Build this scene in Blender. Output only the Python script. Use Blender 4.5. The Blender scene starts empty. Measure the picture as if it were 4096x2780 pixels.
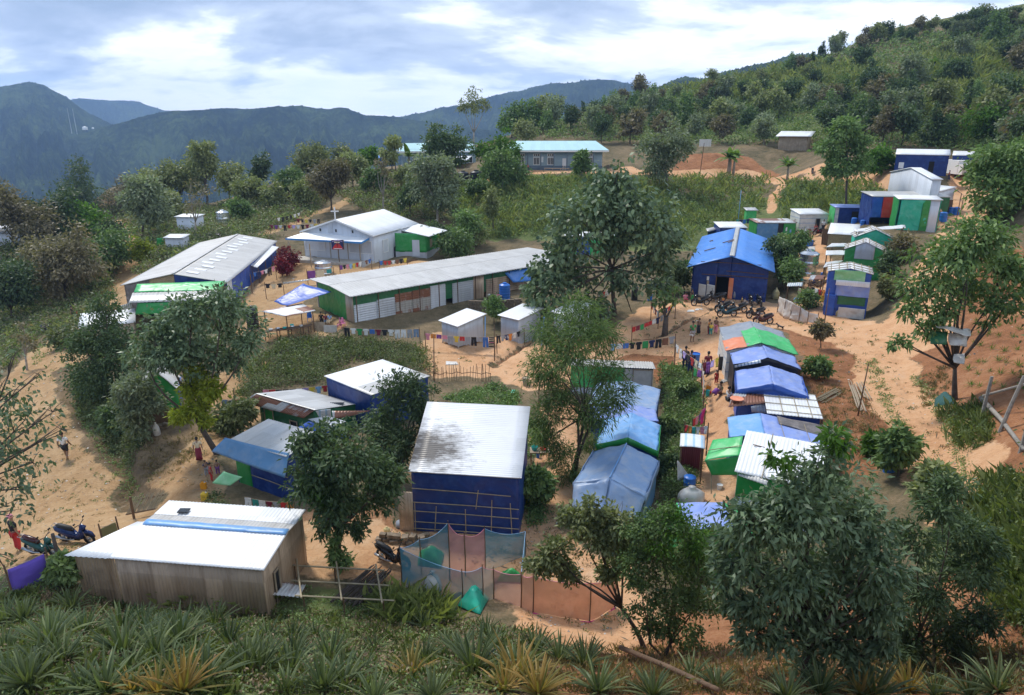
import bpy, math, random
import numpy as np
from math import radians, sin, cos, tan, atan2, sqrt, pi, hypot
from mathutils import Vector, Matrix, noise as mnoise
random.seed(7)
rng = np.random.default_rng(11)
S = bpy.context.scene
COL = S.collection

# ------------------------------------------------------------------ camera, world, sun, exposure
EYE = (0.0, 0.0, 20.0)
PITCH = radians(18.05)
FPX = 4096 * 24.0 / 36.0
cam_d = bpy.data.cameras.new('camera'); cam_d.lens = 24; cam_d.sensor_width = 36
cam_d.clip_start = 0.1; cam_d.clip_end = 20000
cam = bpy.data.objects.new('camera', cam_d); COL.objects.link(cam)
cam.location = EYE; cam.rotation_euler = (pi / 2 - PITCH, 0, 0)
S.camera = cam
S.view_settings.view_transform = 'Standard'; S.view_settings.look = 'None'
S.cycles.volume_bounces = 1; S.cycles.max_bounces = 8; S.view_settings.gamma = 1; S.view_settings.exposure = 0.66
SUN_EL, SUN_AZ = radians(52), radians(-38)      # azimuth from +y towards +x
sun_d = bpy.data.lights.new('sun', 'SUN'); sun_d.energy = 2.2; sun_d.angle = radians(12); sun_d.color = (1, .95, .87)
sun = bpy.data.objects.new('sun', sun_d); COL.objects.link(sun)
sdir = Vector((sin(SUN_AZ) * cos(SUN_EL), cos(SUN_AZ) * cos(SUN_EL), sin(SUN_EL)))
sun.rotation_euler = sdir.to_track_quat('Z', 'Y').to_euler(); sun.location = (0, 0, 60)

class NT:
    """small helper round a node tree"""
    def __init__(s, nt): s.nt = nt; nt.nodes.clear()
    def n(s, t, **kw):
        nd = s.nt.nodes.new(t)
        for k, v in kw.items():
            if k[0] == '_': nd.inputs[int(k[1:])].default_value = v
            else: setattr(nd, k, v)
        return nd
    def l(s, a, b): s.nt.links.new(a, b)
    def math(s, op, a, b=None, clamp=False):
        m = s.n('ShaderNodeMath', operation=op); m.use_clamp = clamp
        for i, x in enumerate((a, b)):
            if x is None: continue
            if isinstance(x, (int, float)): m.inputs[i].default_value = x
            else: s.l(x, m.inputs[i])
        return m.outputs[0]
    def ramp(s, fac, stops, interp='LINEAR'):
        r = s.n('ShaderNodeValToRGB'); r.color_ramp.interpolation = interp
        e = r.color_ramp.elements
        while len(e) < len(stops): e.new(0.5)
        for i, (p, c) in enumerate(stops):
            e[i].position = p; e[i].color = (*c, 1) if isinstance(c, tuple) else (c, c, c, 1)
        s.l(fac, r.inputs[0]); return r.outputs[0]
    def mix(s, fac, a, b, blend='MIX'):
        m = s.n('ShaderNodeMix', data_type='RGBA', blend_type=blend)
        for i, x in ((0, fac), (6, a), (7, b)):
            if isinstance(x, (int, float)): m.inputs[i].default_value = x
            elif isinstance(x, tuple): m.inputs[i].default_value = (*x, 1) if len(x) == 3 else x
            else: s.l(x, m.inputs[i])
        return m.outputs[2]
    def noise(s, vec, scale, detail=4, rough=.55, dist=0.):
        t = s.n('ShaderNodeTexNoise'); t.inputs['Scale'].default_value = scale; t.inputs['Detail'].default_value = detail
        t.inputs['Roughness'].default_value = rough; t.inputs['Distortion'].default_value = dist
        if vec is not None: s.l(vec, t.inputs['Vector'])
        return t.outputs['Fac']

wld = bpy.data.worlds.new('World'); S.world = wld; wld.use_nodes = True
W = NT(wld.node_tree)
sky = W.n('ShaderNodeTexSky', sky_type='NISHITA'); sky.sun_disc = False
sky.sun_elevation = SUN_EL; sky.sun_rotation = SUN_AZ; sky.altitude = 1400; sky.air_density = 1.2; sky.dust_density = 1.5
tc = W.n('ShaderNodeTexCoord'); sep = W.n('ShaderNodeSeparateXYZ'); W.l(tc.outputs['Generated'], sep.inputs[0])
zc = W.math('MAXIMUM', sep.outputs[2], 0.0)
den = W.math('ADD', zc, 0.16)
cx = W.math('DIVIDE', sep.outputs[0], den); cy = W.math('DIVIDE', sep.outputs[1], den)
cmb = W.n('ShaderNodeCombineXYZ'); W.l(cx, cmb.inputs[0]); W.l(cy, cmb.inputs[1]); cmb.inputs[2].default_value = 3.7
n1 = W.noise(cmb.outputs[0], 0.50, 8, .58, .6)
n2 = W.noise(cmb.outputs[0], 1.9, 6, .6, .3)
# a heavy cloud sheet overhead and to the left, bright broken gaps near the horizon
az = W.math('DIVIDE', sep.outputs[0], W.math('MAXIMUM', sep.outputs[1], .05))
cov = W.math('ADD', n1, W.math('MULTIPLY', W.math('SUBTRACT', n2, .5), .45))
cov = W.math('ADD', cov, W.math('MULTIPLY', W.math('SUBTRACT', zc, .125), 1.9))
cov = W.math('SUBTRACT', cov, W.math('MULTIPLY', az, .13))
shade = W.ramp(cov, [(.24, (9.0, 9.5, 10.3)), (.38, (10.6, 10.7, 10.8)), (.45, (8.0, 8.5, 9.4)), (.50, (5.3, 6.1, 7.5)), (.60, (3.7, 4.5, 6.0)), (.72, (2.8, 3.6, 5.0))])
blue = W.mix(.42, sky.outputs[0], (5.2, 7.0, 10.0))
gap = W.ramp(n2, [(.58, 0.), (.66, 1.)])
gapm = W.math('MULTIPLY', gap, W.ramp(az, [(.35, 0.), (.7, .75)]))
skyc = W.mix(gapm, shade, blue)
bg = W.n('ShaderNodeBackground'); bg.inputs[1].default_value = .1
W.l(skyc, bg.inputs[0]); out = W.n('ShaderNodeOutputWorld'); W.l(bg.outputs[0], out.inputs[0])

# ------------------------------------------------------------------ picture <-> place
CP, SP = cos(PITCH), sin(PITCH)
def ray(u, v):
    a, b = (u - 2048) / FPX, -(v - 1390) / FPX
    return Vector((a, CP + b * SP, -SP + b * CP))
def at_z(u, v, z):
    d = ray(u, v); t = (z - EYE[2]) / d.z
    return Vector((d.x * t, d.y * t, z))
def at_y(u, v, y):
    d = ray(u, v); t = y / d.y
    return Vector((d.x * t, y, EYE[2] + d.z * t))
def proj(P):
    P = np.asarray(P, float); x, y, z = P[..., 0], P[..., 1], P[..., 2] - EYE[2]
    dep = y * CP - z * SP; up = y * SP + z * CP
    return np.stack([2048 + FPX * x / dep, 1390 - FPX * up / dep], -1)
ZN = dict(a=(0, 300, 2.253), b=(900, 500, 2.253), c=(1800, 500, 2.253), d=(2700, 300, 2.253), e=(3300, 300, 2.2525),
          f=(0, 900, 1.9717), g=(900, 1100, 2.253), h=(1800, 1100, 2.253), i=(2600, 800, 2.629), j=(3300, 900, 1.971),
          k=(0, 1600, 1.9717), l=(800, 1400, 1.9717), m=(1500, 1700, 1.9717), n=(2200, 1300, 2.2525), o=(2700, 1200, 2.6286),
          p=(2600, 1600, 2.629), q=(0, 2200, 1.1348), r=(2048, 2100, 1.1348), w=(0, 0, .56738), t=(3500, 1300, 1.9715), s=(1900, 1250, 5.81))
def zz(z, x, y):
    a = ZN[z]; return a[0] + x / a[2], a[1] + y / a[2]

# ------------------------------------------------------------------ terrain heights (thin-plate through surveyed points)
TP = [(0,1577,9.2),(600,1577,9.2),(1162,1577,9.2),(1750,1577,9.3),(2324,1577,9.8),(0,1450,6),(600,1450,6),(1162,1460,6),(1750,1500,6.6),
(2324,1480,7.6),(200,1375,3.2),(600,1388,2.9),(1000,1410,2.8),(1300,1420,2.9),(1420,1440,3),(1750,1440,4.4),(2200,1400,6.5),(0,1340,3.2),
(700,1270,2.5),(900,1260,2.5),(1060,1215,2.5),(1200,1210,2.5),(1240,1150,2.5),(220,1210,2.2),(60,1250,2.6),(150,1030,0),(0,1000,-.5),
(0,870,-2),(130,780,-2.6),(170,725,-2.4),(300,620,-1.4),(265,520,0),(290,1120,.6),(420,1060,1.8),(470,1110,2),(350,980,2),(450,1040,2),
(270,900,1.2),(560,960,1.5),(650,850,1.2),(800,800,1.4),(900,850,1.6),(620,780,1.8),(780,745,2.2),(1030,690,2.5),(1145,680,2.8),
(1040,790,1.8),(1150,770,2),(1100,850,1.8),(1000,950,2),(1200,900,2.2),(1240,990,2.4),(1280,870,2.3),(1300,760,2.8),(1500,760,3.4),
(1560,775,3.5),(1450,720,3.6),(1600,690,4.2),(1740,730,4.3),(1650,675,4.1),(1600,1130,3.4),(1620,1000,3.9),(1625,870,4.2),(1590,790,4),
(1540,900,2.8),(1550,1000,2.7),(1300,1150,2.7),(1420,1200,2.7),(1270,1080,2.5),(1700,1150,3.6),(1850,1000,4.3),(1880,860,4.6),(1940,940,5.1),
(1880,760,4.6),(1990,830,4.9),(2050,930,5.2),(2110,1060,5.8),(2150,1160,6.2),(2175,900,6.3),(2300,800,8.0),(2324,950,8.0),(2324,1150,8.2),
(2324,1300,8),(2250,700,8),(2324,620,10),(1850,680,4.5),(1930,735,4.5),(1840,620,5.2),(1850,530,6.5),(1950,560,6.8),(2000,650,5.6),
(2040,600,6.8),(2130,560,8),(2080,525,8.6),(2200,480,9.8),(2190,430,11.2),(2170,410,11.9),(1900,410,11.8),(1700,540,5.6),(1600,470,7.5),
(1750,400,11),(1450,410,10.8),(1300,395,11.8),(1170,390,11.8),(1300,380,12),(1075,415,10.4),(1000,430,9.4),(1400,560,4.4),(1250,540,4.7),
(1050,530,4.6),(940,575,4),(700,595,3.6),(660,640,2.8),(600,680,2.2),(850,470,6.5),(700,520,4.6),(780,440,7.2),(600,470,4.6),(430,520,3.5),
(500,510,3.8),(400,570,2.2),(330,480,2),(150,520,.5),(0,560,-1),(600,430,5),(300,430,1.5),(0,480,-2),(890,396,9),(760,402,7.2),(650,412,6)]
TR = [(-400,300,-45),(300,300,-45),(700,300,-40),(900,300,-15),(1080,260,6),(-400,650,-150),(300,650,-160),(800,650,-150),(1000,650,-90),
(2600,60,13),(2600,30,10.5),(-300,30,1.5),(-300,60,-4),(-300,120,-9),
(-400,225,-20),(0,230,-16),(200,230,-13),(400,235,-14),(600,240,-10),(1400,420,4),(1700,520,8),(2000,600,20),(2324,680,35),(-300,12,9.4),(2600,12,10.2),(1162,3,16.2),(-300,3.5,15.8),(2600,3.5,16)]
_k = 1 / .56738
_pts = []
for (u, v, z) in TP:
    p = at_z(u * _k, v * _k, z); _pts.append((atan2(p.x, p.y), math.log(hypot(p.x, p.y)), z))
TV = [(1250,288,220),(1400,240,280),(1600,200,320),(1750,176,340),(1900,140,360),(2000,112,380),(2150,92,400),(2324,60,420),(2600,15,430),(1600,292,200),(1200,322,185),(2000,255,180),
(2324,160,220),(2324,310,120),(2324,455,70),(1650,345,150),(1900,375,122),(2100,370,118),(2600,150,220),(2600,330,110),(2000,330,140),(1800,260,210)]
for (u, v, r) in TV:
    d = ray(u * _k, v * _k); q = r / hypot(d.x, d.y); _pts.append((atan2(d.x, d.y), math.log(r), EYE[2] + d.z * q))
for (u, r, z) in TR:
    th = atan2((u * _k - 2048) / FPX, CP); _pts.append((th, math.log(r), z))
_pts = np.array(_pts)
def _ker(a, b):
    d2 = ((a[:, None, :2] * (1.6, 1) - b[None, :, :2] * (1.6, 1)) ** 2).sum(-1)
    return .5 * d2 * np.log(d2 + 1e-12)
_n = len(_pts); _A = np.zeros((_n + 3, _n + 3)); _A[:_n, :_n] = _ker(_pts, _pts) + 4e-4 * np.eye(_n)
_A[:_n, _n] = 1; _A[:_n, _n + 1:] = _pts[:, :2]; _A[_n:, :_n] = _A[:_n, _n:].T
_wt = np.linalg.solve(_A, np.r_[_pts[:, 2], 0, 0, 0])
TH0, TH1, NTH = radians(-80), radians(80), 841
LR0, LR1, NLR = math.log(2.5), math.log(700), 500
_th = np.linspace(TH0, TH1, NTH); _lr = np.linspace(LR0, LR1, NLR)
GT, GR = np.meshgrid(_th, _lr, indexing='ij')
_q = np.stack([np.clip(GT.ravel(), -.86, .86), GR.ravel()], -1)
HZ = np.concatenate([_ker(c, _pts) @ _wt[:_n] + _wt[_n] + c @ _wt[_n + 1:] for c in np.array_split(_q, 60)]).reshape(NTH, NLR)
GX, GY = np.exp(GR) * np.sin(GT), np.exp(GR) * np.cos(GT)
HZ = np.where((GY < 9.4) & (np.abs(GT) < .8), np.minimum(HZ, 19.5 - GY), HZ)
def vnoise(x, y, seed=0):
    """smooth value noise, vectorised"""
    xi, yi = np.floor(x), np.floor(y); fx, fy = x - xi, y - yi
    fx, fy = fx * fx * (3 - 2 * fx), fy * fy * (3 - 2 * fy)
    def h(a, b):
        v = np.sin(a * 127.1 + b * 311.7 + seed * 74.7) * 43758.5453
        return v - np.floor(v)
    return (h(xi, yi) * (1 - fx) + h(xi + 1, yi) * fx) * (1 - fy) + (h(xi, yi + 1) * (1 - fx) + h(xi + 1, yi + 1) * fx) * fy - .5
def fbm(x, y, f, octv=4, seed=0):
    s = 0; a = 1
    for o in range(octv): s = s + a * vnoise(x * f, y * f, seed + o); f *= 2.07; a *= .5
    return s
HZ0 = HZ.copy()
def H(x, y, arr=None):
    arr = HZ if arr is None else arr
    fi = (np.arctan2(x, y) - TH0) / (TH1 - TH0) * (NTH - 1); fj = (.5 * np.log(np.maximum(x * x + y * y, 6.4)) - LR0) / (LR1 - LR0) * (NLR - 1)
    fi = np.clip(fi, 0, NTH - 1.001); fj = np.clip(fj, 0, NLR - 1.001)
    i = np.floor(fi).astype(int); j = np.floor(fj).astype(int); a, b = fi - i, fj - j
    return (arr[i, j] * (1 - a) + arr[i + 1, j] * a) * (1 - b) + (arr[i, j + 1] * (1 - a) + arr[i + 1, j + 1] * a) * b
_RR = np.exp(np.linspace(LR0, LR1, 2600))
def Gs(u, v):
    """point where the line of sight through (u, v) meets the ground"""
    d = ray(u, v); hl = hypot(d.x, d.y); X, Y = d.x / hl * _RR, d.y / hl * _RR
    f = EYE[2] + d.z / hl * _RR - H(X, Y)
    f = np.where(_RR < 8.5, 9., f); k = int(np.argmax(f < 0))
    if f[k] >= 0: k = len(_RR) - 1
    t = f[k - 1] / (f[k - 1] - f[k] + 1e-9) if k else 0
    r = _RR[k - 1] + (_RR[k] - _RR[k - 1]) * min(max(t, 0), 1)
    x, y = d.x / hl * r, d.y / hl * r
    return Vector((x, y, float(H(np.float64(x), np.float64(y)))))
def G(z, x, y): return Gs(*zz(z, x, y))
def hz(x, y): return float(H(np.float64(x), np.float64(y)))

# ------------------------------------------------------------------ fitting rectangles of real size to what is seen
BLD = {}
def fit(name, prof, h, lms, L0=None, W0=None, z=None, rise=None, kp=.15):
    Lm = [(sx, sy, m) for (sx, sy, m, *_) in lms]; T = np.array([zz(*p[3:]) for p in lms])
    Q = np.c_[[a[0] for a in Lm], [a[1] for a in Lm], [0 if a[2] == 'g' else a[2] * .3 for a in Lm], np.ones(len(Lm))]
    cf = np.linalg.lstsq(Q, T, rcond=None)[0]
    fl = 1 if cf[0, 0] * cf[1, 1] - cf[0, 1] * cf[1, 0] < 0 else -1
    SX = np.array([a[0] for a in Lm], float); SY = fl * np.array([a[1] for a in Lm], float)
    grd = np.array([a[2] == 'g' for a in Lm]); M = np.array([0 if a[2] == 'g' else a[2] for a in Lm], float)
    def world(p):
        x, y, yaw, l, w, rs = p; l, w = math.exp(l), math.exp(w)
        z0 = z if z is not None else float(H(np.float64(x), np.float64(y), HZ0))
        rs = rise if rise is not None else rs
        c, s = cos(yaw), sin(yaw); lx, ly = SX * w / 2, SY * l / 2
        return np.stack([x + c * lx - s * ly, y + s * lx + c * ly, np.where(grd, z0, z0 + h + rs * M)], -1), z0
    def res(p):
        P, _ = world(p); r = ((proj(P) - T) / 8).ravel()
        e = [(p[5] - .7) * kp * 6, (p[0] - g.x) / rg * 9, (p[1] - g.y) / rg * 9, (p[3] - math.log(L0 or 4.5)) * .35, (p[4] - math.log(W0 or 4)) * .35]
        if L0: e.append((p[3] - math.log(L0)) * 6)
        if W0: e.append((p[4] - math.log(W0)) * 6)
        return np.r_[r, e]
    mu = T.mean(0); g = Gs(*(mu + (0, 60)))
    for _ in range(6 if (z or 0) < 14 and g.z + h < 17 else 0): g = at_z(mu[0], mu[1], min((z if z is not None else hz(g.x, g.y)) + h + .4, 19.9)) * .5 + g * .5
    rg = max(g.xy.length, 10)
    sc = g.length / FPX; best = None
    for k in range(8):
        p = np.array([g.x, g.y, k * pi / 4 + .1, math.log(L0 or 4.5), math.log(W0 or 3.5), .7]); lam = 1e-2; r = res(p); c0 = r @ r
        for it in range(60):
            J = np.stack([(res(p + e) - r) / 1e-5 for e in np.eye(6) * 1e-5], -1)
            A = J.T @ J; st = np.linalg.solve(A + lam * np.diag(np.diag(A) + 1e-6), -J.T @ r)
            st = np.clip(st, [-rg * .05, -rg * .05, -.5, -.4, -.4, -.4], [rg * .05, rg * .05, .5, .4, .4, .4])
            rn = res(p + st)
            if rn @ rn < c0: 
                dn = c0 - rn @ rn; p = p + st; r = rn; c0 = rn @ rn; lam = max(lam / 4, 1e-7)
                if dn < 1e-7: break
            else:
                lam *= 5
                if lam > 1e6: break
        if best is None or c0 < best[0]: best = (c0, p)
    c0, p = best; _, z0 = world(p)
    e = np.sqrt((((proj(world(p)[0]) - T)) ** 2).sum(-1))
    b = BLD[name] = Bld(p[0], p[1], p[2], math.exp(p[3]), math.exp(p[4]), rise if rise is not None else p[5], h, z0, prof, fl)
    print('FIT %-16s xy %.1f %.1f yaw %.0f L %.2f W %.2f rise %.2f z %.2f err %s' % (name, p[0], p[1], math.degrees(p[2]) % 360, b.L, b.W, b.rise, z0, np.round(e / 4, 1)))
    return b
class Bld:
    def __init__(s, x, y, yaw, L, W, rise, h, z0, prof, fl=1):
        s.fl = fl
        s.x, s.y, s.yaw, s.L, s.W, s.rise, s.h, s.z0, s.prof = x, y, yaw, L, W, rise, h, z0, prof
    def pt(s, lx, ly, z):
        c, n = cos(s.yaw), sin(s.yaw); ly = ly * s.fl; return Vector((s.x + c * lx - n * ly, s.y + n * lx + c * ly, s.z0 + z))
    def top(s, fx):
        k = s.prof
        for (a, b), (c, d) in zip(k, k[1:]):
            if fx <= c + 1e-9: return s.h + s.rise * (b + (d - b) * (fx - a) / (c - a))
        return s.h + s.rise * k[-1][1]
GAB = [(-1, 0), (0, 1), (1, 0)]; SHED = [(-1, 0), (1, 1)]
# ------------------------------------------------------------------ the buildings' footprints
def F(z, *l): return [(a, b, c, z, x, y) for (a, b, c, x, y) in l]
fit('hut1', [(-1, 0), (.1, 1), (.45, .7), (1, .8)], 2.2, F('w', (-1,-1,0,253,1277), (-1,1,0,598,1307), (.1,-1,1,309,1176), (.1,1,1,650,1206), (1,1,.8,708,1162), (1,-1,.8,392,1142), (-1,1,'g',606,1386)), z=2.75)
fit('bigblue', SHED, 3.0, F('w', (1,-1,1,972,905), (1,1,1,1195,928), (-1,-1,0,924,1066), (-1,1,0,1191,1090)))
fit('awninghut', SHED, 2.5, F('l', (-1,-1,0,195,675), (1,-1,1,570,608), (-1,1,0,690,812)), rise=.15)
fit('greenhut', SHED, 2.5, F('l', (-1,-1,0,435,342), (-1,1,0,905,470), (1,1,1,1250,425), (1,-1,1,800,308)))
fit('bluewhite', SHED, 2.6, F('l', (-1,-1,0,975,207), (1,-1,1,1440,70), (1,1,1,1815,208), (-1,1,0,1350,352)))
fit('greyshed', SHED, 2.2, F('h', (-1,-1,0,1050,830), (-1,1,0,1848,822), (1,-1,1,1110,772), (1,1,1,1832,766)), W0=2.6)
fit('tentgrey', GAB, 1.9, F('h', (0,1,1,1640,970), (1,1,0,1893,1017), (1,-1,0,1840,1197), (-1,-1,0,1210,1200), (0,-1,1,1590,1140)))
fit('tentperi', GAB, 1.9, F('h', (0,1,1,1595,1160), (-1,-1,0,1285,1312), (1,1,0,1835,1215), (1,-1,0,1880,1300)), L0=2.2, W0=3.8)
fit('tenttrim', GAB, 2.0, F('h', (0,1,1,1670,1243), (1,1,0,1900,1332), (-1,1,0,1375,1332), (0,-1,1,1590,1465), (-1,-1,0,1320,1552), (1,-1,0,1870,1567)))
fit('tentbig', GAB, 2.0, F('n', (0,1,1,690,1068), (1,1,0,1003,1205), (-1,1,0,400,1165), (0,-1,1,515,1380), (-1,-1,0,215,1462), (1,-1,0,860,1505)))
fit('rowgrey', GAB, 1.9, F('o', (0,1,1,800,222), (-1,1,0,455,290), (1,1,0,1135,318), (-1,-1,0,555,555), (1,-1,0,1268,568), (0,-1,1,905,450)))
fit('rowblack', GAB, 1.9, F('o', (0,1,1,910,456), (-1,1,0,580,545), (1,1,0,1265,600), (0,-1,1,970,612), (-1,-1,0,620,697), (1,-1,0,1335,706)))
fit('rowblue', GAB, 1.9, F('o', (0,1,1,985,690), (-1,1,0,645,752), (1,1,0,1350,790), (0,-1,1,1040,882), (-1,-1,0,645,986), (1,-1,0,1387,988)))
fit('rowtin', SHED, 1.9, F('o', (-1,-1,0,970,1192), (-1,1,0,1560,1248), (1,-1,1,925,932), (1,1,1,1468,1008)))
fit('rowbrown', [(-1, 0), (-.3, 1), (1, 0)], 1.9, F('o', (-.3,1,1,890,1190), (-.3,-1,1,917,1400), (-1,1,0,570,1272), (-1,-1,0,575,1450), (1,1,0,1560,1288)))
fit('rowwhite', SHED, 2.1, F('p', (1,-1,1,988,292), (-1,-1,0,930,712), (1,1,1,1880,490), (-1,1,0,1800,1000)), rise=.9)
fit('rowlast', [(-1, 0), (-.8, .9), (.35, 1), (1, .2)], 1.6, F('p', (-.8,1,.9,278,1088), (.35,1,1,795,1085), (.35,-1,1,890,1330), (-.8,-1,.9,385,1350)), L0=2.6)
fit('stall', SHED, 1.9, F('p', (1,-1,1,335,362), (1,1,1,570,365), (-1,-1,0,298,494), (-1,1,0,588,499)), W0=1.6)
fit('latone', SHED, 2.0, F('h', (-1,-1,0,-110,408), (1,-1,1,155,298), (1,1,1,327,348), (-1,1,0,68,458), (-1,1,'g',72,675)))
fit('lattwo', SHED, 2.0, F('h', (-1,-1,0,430,360), (1,-1,1,660,255), (-1,1,0,620,392), (-1,-1,'g',420,570)), L0=2.6, W0=3.2)
fit('latthree', SHED, 2.0, F('h', (-1,-1,0,905,325), (1,-1,1,1140,222), (1,1,1,1290,262), (-1,1,0,1060,372)), W0=3)
fit('barrack', [(-1, 0), (0, 1), (1, .6)], 2.6, [(-1,-1,0,'g',1110,190), (1,-1,.6,'b',765,1390), (1,1,.6,'c',690,1108), (-1,-.26,0,'c',0,1397)], rise=.3)
fit('hall', GAB, 2.5, [(-1,-1,0,'f',920,495), (1,-1,0,'f',1780,440), (0,-1,1,'f',1400,372), (0,1,1,'f',1890,78), (1,1,0,'b',455,1050)])
fit('church', GAB, 3.3, F('b', (0,-1,1,1010,838), (-1,-1,0,655,972), (1,-1,0,1335,988), (0,1,1,1440,765), (1,1,0,1740,892)), z=3.8)
fit('doorhall', GAB, 3.0, F('i', (0,-1,1,890,578), (-1,-1,0,355,718), (1,-1,0,1312,746), (0,1,1,950,305), (1,1,0,1250,412)), z=4.15)
fit('navyhut', SHED, 2.2, F('i', (1,-1,1,665,203), (1,1,1,945,252), (-1,1,0,1035,314), (-1,-1,0,735,263)), W0=3)
fit('greenlat', SHED, 1.9, F('i', (1,-1,1,985,78), (1,1,1,1105,80), (-1,1,0,1142,106), (-1,-1,0,1012,108)), L0=1.8, W0=1.6)
fit('longgreen', SHED, 2.1, F('i', (1,-1,1,1050,168), (-1,-1,0,1120,212), (-1,1,0,1560,265), (1,1,1,1430,220)), L0=6.6, W0=3)
fit('stripehut', SHED, 2.3, F('i', (1,-1,1,1508,80), (1,1,1,1740,98), (-1,1,0,1915,170), (-1,-1,0,1555,128)), L0=4.8, W0=3)
fit('smallblue', SHED, 2.1, F('e', (1,-1,1,95,1152), (1,1,1,250,1175), (-1,1,0,405,1215), (-1,-1,0,50,1172)), L0=4.5, W0=2.6)
fit('bamboohut', SHED, 2.1, F('e', (1,-1,1,15,1313), (1,1,1,355,1352), (-1,1,0,270,1453), (-1,-1,0,60,1428)), rise=.5)
fit('tealgable', GAB, 2.9, F('e', (0,-1,1,440,1388), (-1,-1,0,272,1458), (1,-1,0,650,1482), (0,1,1,425,1350)), L0=3.0)
fit('greengable', GAB, 3.0, F('j', (0,-1,1,330,140), (-1,-1,0,150,188), (1,-1,0,480,206), (0,1,1,328,88)), L0=2.8)
fit('bluestack', GAB, 3.8, F('j', (0,-1,1,205,342), (-1,-1,0,20,360), (1,-1,0,383,387), (0,1,1,200,286), (1,1,0,372,330)), L0=3)
fit('redblue', SHED, 3.3, F('e', (1,-1,1,312,1003), (-1,-1,0,440,1052), (-1,1,0,1150,1136), (1,1,1,1000,1090)), L0=9, W0=3)
fit('tealfront', SHED, 3.5, F('e', (1,-1,1,628,1064), (-1,-1,0,652,1092), (-1,1,0,1083,1147), (1,1,1,985,1100)), L0=5, W0=2.4)
fit('tinhouse', GAB, 2.8, F('e', (0,-1,1,815,830), (-1,-1,0,690,882), (1,-1,0,1095,930), (0,1,1,760,822), (-1,1,0,595,880)), z=11.3)
fit('whiteroof', SHED, 2.2, F('e', (-1,-1,0,775,1050), (1,-1,1,1050,982), (1,1,1,1160,1015), (-1,1,0,1000,1060)), W0=3.5)
fit('uplong', SHED, 2.6, F('e', (1,-1,1,645,666), (1,1,1,1132,669), (-1,1,0,1130,720), (-1,-1,0,638,714)), W0=3.5)
fit('upsecond', SHED, 2.6, F('e', (1,-1,1,1157,685), (1,1,1,1357,685), (-1,1,0,1352,724), (-1,-1,0,1148,721)), W0=3.5)
fit('school', [(-1, 0), (.1, 1), (1, .4)], 3.6, F('c', (-1,-1,0,470,245), (-1,1,0,1440,236), (.1,-1,1,500,140), (.1,.85,1,1310,140), (-1,1,'g',1430,384)), L0=21, W0=9, z=12)
fit('schooltwo', GAB, 3.6, F('b', (-1,-1,0,1590,228), (-1,1,0,2310,243), (0,-.6,1,1700,125), (0,.8,1,2200,178)), L0=16, W0=8, z=11)
fit('bluetop', SHED, 2.2, F('b', (-1,-1,0,1380,298), (1,-1,1,1385,270), (1,1,1,1535,268), (-1,1,0,1545,298)), W0=3, z=11.3)
fit('hillroof', SHED, 2.6, F('d', (-1,-1,0,920,556), (1,-1,1,968,503), (1,1,1,1255,507), (-1,1,0,1220,552)), L0=12, W0=7)
fit('leftwhite', SHED, 3.0, F('a', (-1,-1,0,-120,1392), (-1,1,0,270,1396), (1,1,1,410,1330), (1,-1,1,0,1372)), L0=10, W0=6)
fit('toilet', SHED, 2.4, F('a', (-1,-1,0,1570,1272), (1,-1,1,1655,1247), (1,1,1,1835,1258), (-1,1,0,1770,1284)), L0=4.6, W0=3)
fit('toilettwo', SHED, 2.2, F('a', (-1,-1,0,1475,1440), (1,-1,1,1530,1418), (1,1,1,1700,1450), (-1,1,0,1660,1492)), L0=3.6, W0=2.4)
fit('behindtree', SHED, 2.3, F('c', (-1,-1,0,1020,1000), (1,-1,1,1060,950), (1,1,1,1490,975), (-1,1,0,1470,1015)), L0=8.5, W0=3.5)
fit('whitebehind', SHED, 2.4, F('c', (-1,-1,0,1350,850), (1,-1,1,1480,790), (1,1,1,1660,855), (-1,1,0,1540,870)), L0=5, W0=3.5)
fit('roadhut', SHED, 2.0, F('f', (-1,-1,0,625,800), (1,-1,1,630,705), (1,1,1,1070,640), (-1,1,0,1060,790)), L0=7, W0=4, rise=.4)
fit('treehut', GAB, 2.0, F('f', (0,-1,1,1240,1130), (-1,-1,0,1050,1330), (1,-1,0,1400,1320), (1,1,0,1430,1230)), L0=3.5, W0=4)
fit('farhouse', SHED, 1.8, [(-1,-1,0,'w',2254,70), (-1,1,0,'w',2286,69), (1,1,1,'w',2283,63), (1,-1,1,'w',2264,64)], L0=6, W0=4, rise=.5)
# ------------------------------------------------------------------ materials
MATS = {}
def mat(name, fn, *a, **k):
    m = bpy.data.materials.new(name); m.use_nodes = True; t = NT(m.node_tree)
    o = t.n('ShaderNodeOutputMaterial'); b = t.n('ShaderNodeBsdfPrincipled'); t.l(b.outputs[0], o.inputs[0])
    fn(t, b, *a, **k); MATS[name] = m; return m
def bump(t, b, h, st, dist=.05):
    bp = t.n('ShaderNodeBump'); bp.inputs['Strength'].default_value = st; bp.inputs['Distance'].default_value = dist
    t.l(h, bp.inputs['Height']); t.l(bp.outputs[0], b.inputs['Normal'])
def seedvec(t, uv=False, scale=None):
    c = t.n('ShaderNodeTexCoord'); oi = t.n('ShaderNodeObjectInfo')
    m = t.n('ShaderNodeVectorMath', operation='ADD'); t.l(c.outputs['UV' if uv else 'Object'], m.inputs[0])
    s = t.n('ShaderNodeVectorMath', operation='SCALE'); t.l(oi.outputs['Location'], s.inputs[0]); s.inputs['Scale'].default_value = .37
    t.l(s.outputs[0], m.inputs[1]); v = m.outputs[0]
    if scale:
        q = t.n('ShaderNodeVectorMath', operation='MULTIPLY'); q.inputs[1].default_value = scale; t.l(v, q.inputs[0]); v = q.outputs[0]
    return v
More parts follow.
